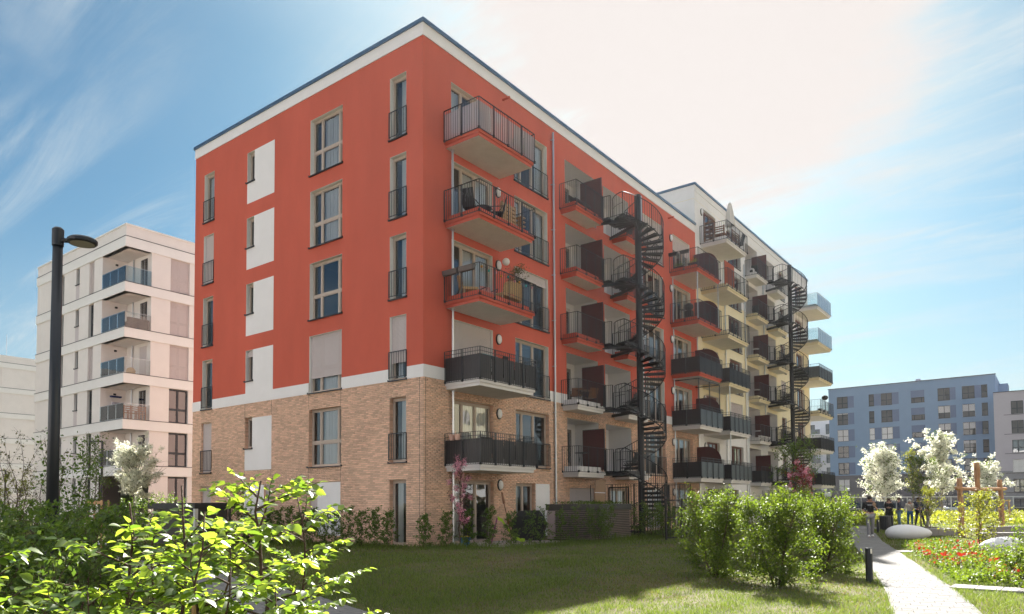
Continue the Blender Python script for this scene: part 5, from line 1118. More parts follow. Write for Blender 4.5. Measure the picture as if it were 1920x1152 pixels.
bed('ground_cover', 'mixed low green perennials filling the flower bed right of the path', 'plants', 30000, bedpts, bedh, 0.06, LSH, 31)
def bedr(r, n):
    X, Y = bedpts(r, n); k = (vnoise(X, Y, 0.55, 8) > 0.62); return X[k], Y[k]
bed('red_flowers', 'patches of small red tulips and leaves in the flower bed', 'flowers', 2300, bedr, lambda X, Y, r: 0.10+0.16*r.random(len(X)), 0.075, BLR, 32, 'f')
def meadow(r, n):
    D = r.uniform(46, 64, n); q = r.uniform(1560, 1990, n); X = CAM.x+D*(Fv.x+R2.x*(q-960)/1355); Y = CAM.y+D*(Fv.y+R2.y*(q-960)/1355); return X, Y
bed('ground_cover', 'yellow-green low planting strip before the fence and the parked cars', 'plants', 26000, meadow, lambda X, Y, r: 0.85*r.random(len(X))*(0.2+vnoise(X, Y, 3, 4))*0.8, 0.15, LYE, 33)
for i, (x, D, lb) in enumerate([(1722, 21.5, 'reddish ornamental grass tuft beside the stepping slab'), (1868, 13.6, 'brownish ornamental grass tuft in the middle of the flower bed')]):
    r = np.random.default_rng(50+i); n = 500; a = r.uniform(0, 2*PI, n); rr = 0.10*r.random(n); h = 0.28*(0.6+0.5*r.random(n)); l = 0.22*r.random(n); V = np.zeros((n, 3, 3))
    bx = np.c_[rr*np.cos(a), rr*np.sin(a), np.zeros(n)]; V[:, 0] = bx; V[:, 1] = bx+np.c_[0.006*np.sin(a), -0.006*np.cos(a), np.zeros(n)]; V[:, 2] = bx+np.c_[l*np.cos(a), l*np.sin(a), h]
    o = link('grass_tuft', arrmesh('grass_tuft', V, np.arange(3*n).reshape(n, 3), leafmat('russet_grass', (0.26, 0.11, 0.06), (0.35, 0.16, 0.09), var=0.3)), None, loc=tuple(px(x, D)), label=lb, category='ornamental grass')
# ------------------------------------------------------------ street furniture
def lamp(loc, h, r0, r1, label, head=0.42, side=1, group=None, ang=YAW):
    T = thing('street_lamp', label, 'street lamp', loc, group, rz=ang)
    lpart('post', MB().tube([(0, 0, 0), (0, 0, h*0.5), (0, 0, h-0.28)], [r0, (r0+r1)/2, r1], 20), ANTH, T, True)
    lpart('base_collar', MB().lathe([(r0+0.012, 0), (r0+0.012, 0.9), (r0, 0.93)], 20), ANTH, T)
    lpart('top_collar', MB().lathe([(r1+0.012, h-0.28), (r1+0.014, h-0.03), (r1*0.8, h), (0.001, h+0.002)], 20), ANTH, T)
    lpart('arm', MB().tube([(0, 0, h-0.19), (side*(r1+0.14), 0, h-0.20)], 0.035, 10), ANTH, T)
    cx0 = side*(r1+0.10+head/2); n = 28
    prof = [(head/2-0.02, -0.02), (head/2, 0.0), (head/2, 0.04), (head/2-0.03, 0.065), (0.02, 0.085)]
    lpart('lamp_head', MB().lathe([(r, z+h-0.235) for r, z in prof], n, (cx0, 0)), ANTH, T)
    lpart('lamp_glass', MB().lathe([(head/2-0.05, h-0.262), (head/2-0.04, h-0.256)], n, (cx0, 0)), mat('lamp_diffuser', (0.45, 0.42, 0.36), 0.4, bump=0.3, bscale=50), T)
    return T
lamp(tuple(px(98, 10.8)), 5.72, 0.088, 0.068, 'tall dark street lamp with one round flat head, rising from the hedge at left', head=0.41)
def lamp2(loc, h, label, side=-1):
    T = thing('street_lamp', label, 'street lamp', loc, rz=YAW, group='slim distant street lamps'); lpart('post', MB().tube([(0, 0, 0), (0, 0, h)], 0.06, 8), ANTH, T); lpart('lamp_head', MB().box(min(0, side*0.65), max(0, side*0.65), -0.08, 0.08, h-0.03, h+0.05), ANTH, T)
lamp2(tuple(px(190, 38)), 4.9, 'slim black street lamp with a short flat arm before the pale block'); lamp2(tuple(px(9, 60)), 4.5, 'slim grey lamp post far away at the left edge'); 
# bollards
def bollard(loc, h, r, label, window_=True):
    T = thing('bollard', label, 'bollard', loc, group='dark cylindrical path bollards', rz=YAW)
    lpart('body', MB().lathe([(r+0.004, 0), (r+0.004, 0.02), (r, 0.025), (r, h-0.10)], 24), ANTH, T)
    lpart('cap', MB().lathe([(r, h-0.012), (r+0.003, h-0.008), (r+0.003, h), (0.001, h+0.002)], 24), ANTH, T)
    n = 24; vs = []; 
    a0 = -PI*0.5+0.25
    mb = MB(); mw = MB()
    for k in range(n):
        t0 = 2*PI*k/n; t1 = 2*PI*(k+1)/n; q = [(r*math.cos(t0), r*math.sin(t0), h-0.10), (r*math.cos(t1), r*math.sin(t1), h-0.10), (r*math.cos(t1), r*math.sin(t1), h-0.012), (r*math.cos(t0), r*math.sin(t0), h-0.012)]
        d = (t0-a0+PI) % (2*PI)-PI
        (mw if abs(d) < 0.45 else mb).quad(*q)
    lpart('collar', mb, ANTH, T); lpart('light_window', MB().add([(x*0.97, y*0.97, z) for x, y, z in mw.v], mw.f), mat('frosted_glass', (0.7, 0.68, 0.62), 0.25), T)
bollard((14.93, -3.62, 0), 0.63, 0.062, 'nearest dark bollard with a small light window, left of the path by the shrub')
bollard((10.78, 19.73, 0), 0.62, 0.062, 'dark bollard right of the path beside the waste bin')
bollard((10.62, 24.3, 0), 0.75, 0.062, 'dark bollard behind the waste bin, before the woman in the black coat')
bollard((9.85, 17.2, 0), 0.62, 0.062, 'dark bollard half hidden behind the shrubs left of the path')
# waste bin
T = thing('waste_bin', 'dark slatted round waste bin beside the path', 'bin', (10.35, 24.0, 0), rz=YAW)
lpart('liner', MB().lathe([(0.24, 0.03), (0.24, 0.66)], 20), BLKP, T)
for k in range(22): a = 2*PI*k/22; lpart('slat', MB().add([(math.cos(a+da)*rr, math.sin(a+da)*rr, z) for z in (0.0, 0.70) for da, rr in ((-0.11, 0.26), (0.11, 0.26), (0.11, 0.28), (-0.11, 0.28))], [(0, 3, 2, 1), (4, 5, 6, 7), (0, 1, 5, 4), (1, 2, 6, 5), (2, 3, 7, 6), (3, 0, 4, 7)]), ANTH, T)
lpart('rim', MB().lathe([(0.285, 0.70), (0.285, 0.73), (0.20, 0.735)], 20), ANTH, T)
# egg shaped seats
STONE = mat('pale_cast_stone', (0.66, 0.66, 0.68), 0.6, var=0.06, scale=3, bump=0.15, bscale=80)
def egg(loc, L_, W_, H_, rz, label):
    mb = MB(); nu, nv = 40, 22; vs = []
    for i in range(nv+1):
        t = -PI/2+PI*i/nv
        for k in range(nu):
            a = 2*PI*k/nu; x = math.cos(t)*math.cos(a); y = math.cos(t)*math.sin(a); z = math.sin(t); sk = 1-0.22*x
            vs.append((x*L_/2, y*W_/2*sk, max(-0.72, z*sk)*H_/2+H_*0.36))
    mb.add(vs, [(i*nu+k, i*nu+(k+1) % nu, (i+1)*nu+(k+1) % nu, (i+1)*nu+k) for i in range(nv) for k in range(nu)])
    return tag(mb.build('egg_seat', STONE, None, True, loc=loc, rot=(0, 0, rz)), label, 'stone seat', 'smooth egg-shaped stone seats')
egg((12.95, 13.9, 0), 1.72, 0.95, 0.66, YAW-0.12, 'large pale egg-shaped stone seat in the shade beside the path'); egg(tuple(px(1876, 20.2)), 1.25, 0.8, 0.56, YAW+PI, 'sunlit egg-shaped stone seat at the right edge, half behind bushes'); egg(tuple(px(205, 27)), 0.85, 0.55, 0.30, YAW, 'small far egg-shaped stone seat glimpsed through the hedge at left')
# timber play posts
def log(name, pts, rad, label, part=None):
    r = random.Random(len(label)); pp = []; rr = []
    for a, b in zip(pts, pts[1:]):
        a = Vector(a); b = Vector(b)
        for k in range(6): t = k/6; pp.append(a.lerp(b, t)+Vector((r.gauss(0, .012), r.gauss(0, .012), 0))); rr.append(rad*(1+r.gauss(0, .07)))
    pp.append(Vector(pts[-1])); rr.append(rad*0.97); mb = MB().tube(pp, rr, 12); return mb
a = px(1801, 29.5); b = px(1877, 33); c = px(1834, 30.8)
for p_, h_, r_, lb in ((a, 2.42, 0.10, 'left rough wooden play post, leaning a little, with the log beam through it'), (b, 2.45, 0.10, 'right thin wooden play post, crooked, at the beam end'), (c, 3.12, 0.11, 'middle wooden play post, tallest and thickest of the three')):
    T = thing('play_post', lb, 'wooden post', tuple(p_), 'rough wooden play posts'); lpart('log', log('log', [(0, 0, -0.05), (0.02, 0.0, h_*0.5), (-0.02, 0.01, h_)], r_, lb), WOOD, T, True)
    lpart('steel_foot', MB().box(-r_-.02, r_+.02, -r_-.02, r_+.02, 0, 0.42) if lb[0] == 'l' else MB().tube([(0, 0, h_*0.62), (0, 0, h_*0.625)], r_+0.012, 12), BROWNW if lb[0] == 'l' else GALV, T)
d_ = (b-a).normalized(); T = thing('play_beam', 'rough horizontal log beam slung between the wooden play posts', 'log beam', tuple(a+Vector((0, 0, 2.0)))); lpart('log', log('log', [tuple(-d_*0.5), tuple((c-a)*1.0+Vector((0, 0, -0.03))), tuple((b-a)+d_*0.75+Vector((0, 0, 0.04)))], 0.075, 'x'), WOOD, T, True)
tag(MB().tube([tuple(a+Vector((0, 0, 1.15))), tuple(b+Vector((0, 0, 1.2)))], 0.015, 6).build('climbing_rope', BLKF, None), 'taut dark rope between the wooden play posts', 'rope')
def seat_edge(xa, xb, D, h, w_, label):
    A = px(xa, D); B = px(xb, D); d = (B-A); n = max(2, int(d.length/1.2)); T = thing('seat_wall', label, 'low wall', tuple(A), rz=math.atan2(d.y, d.x), group='low pale seat walls of the play area')
    for k in range(n): l = d.length/n; lpart('block', MB().cbox(k*l+0.006, (k+1)*l-0.006, 0, w_, 0, h, 0.015), SLABW, T)
seat_edge(1716, 1800, 31, 0.30, 0.5, 'low pale stone seat wall behind the golden bush'); seat_edge(1846, 2010, 26, 0.34, 0.45, 'low pale seat wall right of the play posts'); seat_edge(1860, 2010, 31.5, 0.38, 0.4, 'farther low pale seat wall at the right edge')
# orange frame far right
T = thing('goal_frame', 'small light wooden frame standing far behind the play posts', 'wooden frame', tuple(px(1872, 50)), rz=YAW); q = MB(); q.box(0, 0.09, 0, 0.09, 0, 1.45); q.box(0.72, 0.81, 0, 0.09, 0, 1.45); lpart('posts', q, PINE, T); lpart('crossbar', MB().box(-0.05, 0.86, -0.01, 0.10, 1.45, 1.54), PINE, T)
# tree support frame left
T = thing('tree_stake_frame', 'wooden tree support frame with two bars round the sparse young tree', 'tree support', tuple(px(164, 23.6)), rz=YAW)
q = MB()
for x, y in ((0, 0), (0.46, 0), (0, 0.4), (0.46, 0.4)): q.tube([(x, y, 0), (x, y, 1.70)], 0.03, 8)
lpart('stakes', q, PINE, T); lpart('crossbar', MB().box(-0.06, 0.52, -0.05, -0.03, 1.55, 1.66).box(-0.06, 0.52, -0.05, -0.03, 1.2, 1.27), PINE, T)
# wire fence far
T = thing('wire_fence', 'long low wire and rail fence before the parked cars', 'fence', tuple(px(1570, 58)), rz=0.0)
A = px(1560, 58); B = px(2000, 66); dd = B-A; q = MB()
lpart('top_rail', MB().bar((0, 0, 1.85), tuple(dd+Vector((0, 0, 1.85))), 0.05), GALV, T); lpart('lower_rail', MB().bar((0, 0, 0.9), tuple(dd+Vector((0, 0, 0.9))), 0.03), GALV, T)
for k in range(12): p_ = dd*(k/11); lpart('fence_post', MB().box(p_.x-.03, p_.x+.03, p_.y-.03, p_.y+.03, 0, 1.88), GALV, T)
# corrugated shed
SHM = mat('brown_corrugated_metal', (0.27, 0.21, 0.18), 0.5, metal=0.3, var=0.06); SHD = mat('dark_fascia_metal', (0.06, 0.056, 0.05), 0.5, metal=0.3)
T = thing('bin_shed', 'low brown corrugated metal shed with a flat dark roof edge and plants on top', 'shed', (2.3, 7.35, 0))
X0, X1, Y0, Y1, HS = -0.98, 1.02, -1.68, 1.70, 1.46
lpart('body', MB().box(X0+.04, X1-.05, Y0+.05, Y1-.05, 0.04, HS-0.03), SHD, T); lpart('roof_edge', MB().cbox(X0-.02, X1+.02, Y0-.02, Y1+.02, HS-0.24, HS, 0.01), SHD, T)
n = 16; sl = MB().add([(X1-.05, 0, -0.036), (X1-.005, 0, -0.012), (X1, 0, 0.012), (X1-.03, 0, 0.036)], [])
for k in range(n):
    z = 0.09+k*(HS-0.30)/n; s_ = (HS-0.30)/n
    m1 = cached('slF', lambda: MB().add([(X1-.045, y, dz) if o == 0 else (X1-0.002, y, dz) for y in (Y0+.02, Y1-.02) for o, dz in ((0, 0.0), (1, s_*0.22), (1, s_*0.42), (0, s_*0.62))], [(0, 4, 5, 1), (1, 5, 6, 2), (2, 6, 7, 3)]).mesh('slat', SHM))
    m2 = cached('slS', lambda: MB().add([(x, Y0+.045, dz) if o == 0 else (x, Y0+0.002, dz) for x in (X0+.42, X1-.02) for o, dz in ((0, 0.0), (1, s_*0.22), (1, s_*0.42), (0, s_*0.62))], [(0, 1, 5, 4), (1, 2, 6, 5), (2, 3, 7, 6)]).mesh('slat', SHM))
    for m_ in (m1, m2): o = link('slat', m_, T, local=True); o.location = (0, 0, z)
lpart('door_panel', MB().box(X0+.02, X0+.40, Y0+.02, Y0+.045, 0.08, HS-0.26), mat('pink_grey_panel', (0.42, 0.33, 0.32), 0.7), T)
r = np.random.default_rng(77); P = np.c_[r.uniform(X0, X1, 900), r.uniform(Y0, Y1, 900), HS+0.10*r.random(900)]; V, F_ = leaf_array(P, r, 0.07, 'd', None, 0.5, -0.3); o = lpart('roof_planting', arrmesh('roof_planting', V, F_, LSH), T); o['kind'] = 'stuff'
# second shed, glimpsed at left
T = thing('bin_shed', 'dark shed glimpsed behind the bright saplings at the left end of the red building', 'shed', (-9.2, -3.4, 0)); lpart('body', MB().box(-1.6, 1.6, -0.7, 0.7, 0, 1.38), SHD, T); lpart('roof_edge', MB().cbox(-1.75, 1.75, -0.85, 0.85, 1.38, 1.6, 0.01), BLKP, T)
m_ = MB().box(-1.6, 1.6, -0.74, -0.701, 0, 0.05).mesh('slat', SHD)
for k in range(14): o = link('slat', m_, T, local=True); o.location = (0, 0, 0.1+0.088*k)
lpart('corner_post', MB().box(1.6, 1.72, -0.82, -0.7, 0, 1.38), GALV, T)
# garden gates
def gate(x, D, w_, h_, lb):
    p = px(x, D); T = thing('garden_gate', lb, 'gate', tuple(p), 'black garden gates beside the shed', rz=math.radians(50)); q = MB(); q.box(0, 0.07, -.035, .035, 0, h_+0.04); q.box(w_-.07, w_, -.035, .035, 0, h_+0.04); lpart('posts', q, BLKM, T)
    q = MB(); q.box(0.07, w_-.07, -.02, .02, h_-0.06, h_); q.box(0.07, w_-.07, -.02, .02, 0.06, 0.11); q.box(0.07, w_-.07, -.015, .015, h_*0.55, h_*0.55+0.03); lpart('frame', q, BLKM, T); q = MB(); n = int(w_/0.11)
    for k in range(1, n): q.box(w_*k/n-.005, w_*k/n+.005, -.006, .006, 0.11, h_-0.06)
    lpart('bars', q, BLKM, T)
gate(1247, 29.2, 0.78, 1.62, 'black framed garden gate right of the shed hedge'); gate(1285, 30.6, 0.80, 1.62, 'second black framed gate, just left of the sunlit shrubs'); gate(1262, 33.5, 2.2, 1.3, 'low black bar fence section behind the two gates')
# kettle / covered grill
T = thing('covered_grill', 'large barbecue under a black fabric cover on the patio', 'grill', tuple(px(990, 27.2)), rz=YAW)
vs = [(-0.55, -0.3, 0.12), (0.52, -0.3, 0.12), (0.52, 0.3, 0.12), (-0.55, 0.3, 0.12), (-0.66, -0.34, 0.78), (0.70, -0.34, 0.72), (0.70, 0.34, 0.72), (-0.66, 0.34, 0.78), (-0.34, -0.26, 1.22), (0.42, -0.26, 1.24), (0.42, 0.26, 1.24), (-0.34, 0.26, 1.22), (-0.50, -0.33, 1.02), (0.60, -0.33, 1.0), (0.60, 0.33, 1.0), (-0.5, 0.33, 1.02)]
fs = [(0, 1, 5, 4), (1, 2, 6, 5), (2, 3, 7, 6), (3, 0, 4, 7), (4, 5, 13, 12), (5, 6, 14, 13), (6, 7, 15, 14), (7, 4, 12, 15), (12, 13, 9, 8), (13, 14, 10, 9), (14, 15, 11, 10), (15, 12, 8, 11), (8, 9, 10, 11), (3, 2, 1, 0)]
o = lpart('cover', MB().add(vs, fs), BLKF, T); q = MB(); [q.box(x, x+.05, y, y+.05, 0, 0.12) for x in (-.5, .42) for y in (-.25, .2)]; lpart('legs', q, BLKM, T)
# lime slide
LIME = mat('lime_plastic', (0.42, 0.58, 0.03), 0.4, trans=0.1)
T = thing('slide', 'lime green plastic children slide on the patio', 'slide', tuple(px(933, 26.2)), rz=YAW)
q = MB(); pts = [(0.0, 0.92), (0.15, 0.85), (0.35, 0.55), (0.6, 0.22), (0.85, 0.12), (0.98, 0.13)]
for (x0, z0), (x1, z1) in zip(pts, pts[1:]): q.add([(x0, -.16, z0), (x1, -.16, z1), (x1, .16, z1), (x0, .16, z0)], [(0, 1, 2, 3)]); [q.add([(x0, y, z0), (x1, y, z1), (x1, y, z1+.09), (x0, y, z0+.12), (x0, y+.03, z0), (x1, y+.03, z1), (x1, y+.03, z1+.09), (x0, y+.03, z0+.12)], [(0, 1, 2, 3), (7, 6, 5, 4), (3, 2, 6, 7)]) for y in (-.19, .16)]
lpart('chute', q, LIME, T); q = MB(); [q.bar((-0.02, y, 0.98), (-0.25, y, 0), 0.05) for y in (-.17, .17)]; [q.bar((-0.05-.05*k, -.17, 0.8-.22*k), (-0.05-.05*k, .17, 0.8-.22*k), 0.03) for k in range(4)]; lpart('ladder', q, mat('purple_plastic', (0.25, 0.05, 0.15), 0.5), T)
T = thing('garden_tool', 'long-handled brown garden tool with a red grip leaning on the brick wall', 'garden tool', tuple(px(941, 26.6)), rz=YAW); lpart('handle', MB().tube([(0.35, 0, 0.3), (0.08, .1, 1.5)], 0.02, 8), BROWNW, T); lpart('blade', MB().tube([(0.08, .1, 1.5), (0.0, .12, 1.92)], [0.05, 0.03], 8), BROWNW, T); lpart('grip', MB().tube([(0.25, .03, 0.75), (0.21, .05, 0.95)], 0.05, 8), mat('red_plastic', (0.5, 0.03, 0.02), 0.5), T)
T = thing('cardboard_parcel', 'tall brown cardboard parcel leaning behind the shed', 'cardboard box', tuple(px(1112, 31.6)), rz=YAW); q = MB().box(0, 0.44, 0, 0.25, 0, 2.5); o = lpart('box', q, mat('cardboard', (0.33, 0.21, 0.13), 0.9, var=0.06), T); o.rotation_euler = (0, 0.05, 0); o2 = lpart('strap', MB().box(-.004, .444, -.004, .254, 1.3, 1.33).box(-.004, .444, -.004, .254, 1.95, 1.98), WHT, T); o2.rotation_euler = (0, 0.05, 0)
T = thing('toy_tub', 'small blue and yellow toy tub under the pink cherry', 'toy', tuple(px(872, 25.6)), rz=YAW); lpart('tub', MB().lathe([(0.15, 0), (0.2, 0.32), (0.21, 0.33)], 14), mat('blue_plastic', (0.03, 0.15, 0.35), 0.4), T); lpart('rim', MB().lathe([(0.215, 0.33), (0.215, 0.36)], 14), mat('yellow_plastic', (0.6, 0.42, 0.03), 0.4), T)
# ------------------------------------------------------------ balcony things (world x = out from the wall, y along it)
def bt(name, label, cat, x, y, z, rz=0, group=None): return thing(name, label, cat, (x, y, z), group, rz)
def chair(x, y, z, rz, label, col=BLKF, back=1.05, fold=False):
    T = bt('chair', label, 'chair', x, y, z, rz); lpart('seat', MB().box(-.24, .24, -.24, .24, .42, .46), col, T); q = MB().add([(-.24, .22, .44), (.24, .22, .44), (.24, .38, back), (-.24, .38, back), (-.24, .25, .44), (.24, .25, .44), (.24, .41, back), (-.24, .41, back)], [(0, 1, 2, 3), (7, 6, 5, 4), (0, 3, 7, 4), (1, 5, 6, 2), (3, 2, 6, 7)]); lpart('backrest', q, col, T)
    for sx in (-.23, .23):
        for a_, b_ in (((sx, -.26, 0), (sx, .22, .62)), ((sx, .26, 0), (sx, -.22, .62))): lpart('leg', MB().tube([a_, b_], .014, 6), BLKM, T)
    lpart('armrests', MB().bar((-.25, -.22, .64), (-.25, .3, .66), .035, .02).bar((.25, -.22, .64), (.25, .3, .66), .035, .02), BLKM, T); return T
def table(x, y, z, label, m=BLKM, top=0.34, h=0.72, rnd=True):
    T = bt('table', label, 'table', x, y, z); lpart('tabletop', MB().lathe([(top, h-.03), (top, h)], 20) if rnd else MB().cbox(-top, top, -top*.8, top*.8, h-.03, h, .004), m, T)
    for k in range(4): a_ = PI/4+k*PI/2; lpart('leg', MB().tube([(top*.75*math.cos(a_), top*.75*math.sin(a_), 0), (top*.3*math.cos(a_), top*.3*math.sin(a_), h-.03)], .012, 5), BLKM, T)
    return T
def planter(x, y, z, label, L_=0.55, along_y=True, m=None, veg=True, hang=False):
    T = bt('planter_box', label, 'planter', x, y, z, PI/2 if along_y else 0); m = m or BLKP
    a, b = L_/2, 0.09; vs = [(-a+.03, -b+.02, 0), (a-.03, -b+.02, 0), (a-.03, b-.02, 0), (-a+.03, b-.02, 0), (-a, -b, .17), (a, -b, .17), (a, b, .17), (-a, b, .17)]; lpart('box', MB().add(vs, [(3, 2, 1, 0), (0, 1, 5, 4), (1, 2, 6, 5), (2, 3, 7, 6), (3, 0, 4, 7), (4, 5, 6, 7)]).box(-a-.01, a+.01, -b-.012, b+.012, .155, .175), m, T)
    if veg: r = np.random.default_rng(int(abs(x*7+y*13+z*5))); n = 260; P = np.c_[r.normal(0, a*.5, n), r.normal(0, b*.7, n), .19+abs(r.normal(0, .12, n))]; V, F_ = leaf_array(P, r, 0.05, 'd', None, .5, -.3); lpart('foliage', arrmesh('foliage', V, F_, LYE if veg == 2 else LSH), T)
    return T
Z = {i: 3.0*i-0.035 for i in range(8)}
chair(0.75, 1.75, Z[4], 0.3+PI, 'dark high-backed folding chair at the near corner of the balcony with fairy lights'); chair(1.15, 2.75, Z[4], -0.9, 'second dark high-backed folding chair, facing the first on the balcony with fairy lights')
table(0.95, 2.2, Z[4], 'small dark table between the two high-backed chairs', h=0.55)
T = bt('pallet_shelf', 'light wooden pallet shelf along the balcony rail with fairy lights', 'shelf', 1.25, 3.4, Z[4])
for k in range(6): lpart('plank', MB().box(-.02, .0, -.35, .45, .14+.15*k, .24+.15*k).box(-.16, -.14, -.35, .45, .14+.15*k, .24+.15*k), PINE, T)
for y in (-.35, .05, .41): lpart('upright', MB().box(-.14, -.02, y, y+.04, .1, 1.06), PINE, T)
T = bt('wooden_crate', 'small wooden crate stand at the far end of the balcony with fairy lights', 'crate', 1.3, 4.12, Z[4])
for k in range(4): lpart('plank', MB().box(-.2, .12, -.13, .13, .16+.17*k, .2+.17*k), PINE, T)
# fairy lights
def lightstring(name, label, pts, bulbs, rad, mats, wire=BLKM):
    T = thing(name, label, 'string lights', pts[0]); p0 = Vector(pts[0]); mb = MB(); P = []
    for a_, b_ in zip(pts, pts[1:]):
        a_ = Vector(a_)-p0; b_ = Vector(b_)-p0
        for k in range(8): t = k/8; q = a_.lerp(b_, t); q.z -= 0.09*math.sin(PI*t)*min(1, (b_-a_).length); P.append(q)
    P.append(Vector(pts[-1])-p0); mb.tube(P, .004, 4); lpart('wire', mb, wire, T)
    for k in range(bulbs):
        q = P[int((k+.5)*len(P)/bulbs)]; lpart('bulb', MB().ell((q.x, q.y, q.z-rad*1.3), rad, rad, rad*1.2, 10, 6), mats[k % len(mats)], T)
Yb = mat('yellow_bulb', (0.75, 0.35, 0.03), .3); Tb = mat('turquoise_bulb', (0.03, 0.35, 0.30), .3); Pb = mat('pink_bulb', (0.65, 0.25, 0.28), .3)
lightstring('string_lights', 'string of coloured party bulbs along the balcony with the wicker sofa', [(1.66, 1.15, 10.0), (1.66, 1.95, 9.98), (1.66, 2.8, 9.98), (1.66, 3.6, 9.98), (1.66, 4.42, 9.96)], 9, .042, [Yb, Tb, Pb])
r = random.Random(3); q = MB(); T = thing('fairy_lights', 'tangled pale fairy light curtain hanging inside the rail above the wicker balcony', 'string lights', (1.62, 1.1, 13.0))
for k in range(26):
    y = k*.13; l = .25+.5*r.random(); pts = [(0.0+r.gauss(0, .01), y+r.gauss(0, .03), -l*j/5) for j in range(6)]; q.tube(pts, .003, 3)
for k in range(12): x = -1.5+k*.13; l = .3+.4*r.random(); q.tube([(x+r.gauss(0, .02), 0.02, -l*j/4) for j in range(5)], .003, 3)
lpart('wire', q, mat('pale_wire', (0.5, 0.48, 0.5), .5), T)
# i=3 balcony
planter(0.35, 1.06, Z[3]+0.86, 'grey-brown hanging planter box, first on the side rail of the wicker balcony', 0.72, False, mat('taupe_plastic', (0.13, 0.11, 0.10), .6), False); planter(1.12, 1.06, Z[3]+0.86, 'grey-brown hanging planter box, second on the side rail near the corner', 0.72, False, mat('taupe_plastic', (0.13, 0.11, 0.10), .6), False)
def wicker(x, y, z, rz, w_, label, nm='wicker_chair'):
    T = bt(nm, label, 'wicker chair' if w_ < .8 else 'wicker sofa', x, y, z, rz); a = w_/2
    lpart('seat', MB().cbox(-a, a, -.28, .28, .34, .44, .02), WICK, T); q = MB(); n = 9
    vs = []; 
    for j in range(2):
        for k in range(n+1): t = k/n*PI; vs.append((-a*math.cos(t), .26+.10*math.sin(t)+.035*j, .42)); 
        for k in range(n+1): t = k/n*PI; vs.append((-a*1.05*math.cos(t), .30+.14*math.sin(t)+.035*j, .42+.48*(0.35+.65*math.sin(t)**.5)))
    m_ = n+1; q.add(vs, [(k, k+1, m_+k+1, m_+k) for k in range(n)]+[(2*m_+k+1, 2*m_+k, 3*m_+k, 3*m_+k+1) for k in range(n)]+[(m_+k, m_+k+1, 3*m_+k+1, 3*m_+k) for k in range(n)]); lpart('backrest', q, WICK, T)
    for sx in (-a+.04, a-.04):
        for sy in (-.22, .22): lpart('leg', MB().tube([(sx, sy, .35), (sx*1.08, sy*1.15, 0)], .014, 6), mat('rattan', (0.62, 0.5, 0.34), .6), T)
    return T
wicker(0.7, 1.72, Z[3], 2.4, .6, 'light brown wicker armchair by the balcony door under the hanging planters'); wicker(1.15, 3.35, Z[3], -PI/2, 1.15, 'long pale wicker sofa with its back to the front balcony rail', 'wicker_sofa')
chair(0.8, 2.75, Z[3], 1.2, 'pink metal garden chair between wicker armchair and wicker sofa', mat('pink_metal', (0.55, 0.2, 0.17), .5), .85)
plant('potted_olive', 'bushy potted olive tree at the far end of the wicker balcony, rising above the rail', 'potted tree', (1.1, 4.1, Z[3]), 1.75, 0.9, 0.55, 24, 1700, 0.055, LOL, BARKG, seed=300, elev=(10, 70), sub=5, trunk_r=0.02)
tag(MB().lathe([(0.13, 0), (0.18, 0.3), (0.19, 0.31)], 16).build('flower_pot', mat('terracotta', (0.5, 0.22, 0.1), .8), None, loc=(1.1, 4.1, Z[3]+.001)), 'terracotta pot holding the balcony olive tree', 'flower pot')
tag(MB().ell((0, 0, 0), .15, .15, .15, 18, 12).build('paper_lantern', LAMPW, None, True, loc=(0.42, 4.28, 11.15)), 'round white paper lantern hanging beside the wall lamp on the wicker balcony', 'lantern')
# i=5 top balcony
planter(1.42, 4.1, Z[5]+.14, 'little planter at the far corner of the top balcony behind the milky screen', .5); planter(1.42, 3.5, Z[5]+.14, 'little planter in the middle of the top balcony front', .45)
table(0.5, 1.9, Z[5], 'small black side table on the top balcony near its side rail', h=.42, top=.22)
# i=2, i=1
T = table(0.9, 2.0, Z[2], 'table under a turquoise cloth on the balcony with the dark mesh screen', mat('turquoise_cloth', (0.03, 0.32, 0.38), .8), .55, .92, False); chair(0.95, 2.95, Z[2], -1.3, 'dark chair behind the mesh screen, right of the turquoise table')
for k, (x, lb) in enumerate(((0.42, 'left pink hanging flower bucket on the lowest balcony side rail'), (0.68, 'right pink hanging flower bucket on the lowest balcony side rail'))):
    T = bt('flower_bucket', lb, 'flower bucket', x, 1.03, 3.78); lpart('bucket', MB().lathe([(.085, 0), (.115, .2), (.12, .205)], 14), mat('pink_enamel', (0.62, 0.38, 0.30), .5), T); lpart('handle', MB().tube([(-.1, 0, .2), (-.09, 0, .3), (0, 0, .36), (.09, 0, .3), (.1, 0, .2)], .008, 5), mat('pink_enamel', (0.62, 0.38, 0.30), .5), T)
table(1.0, 3.4, Z[1], 'round dark table behind the mesh of the lowest corner balcony'); chair(0.9, 2.7, Z[1], 1.2, 'dark chair behind the mesh of the lowest corner balcony')
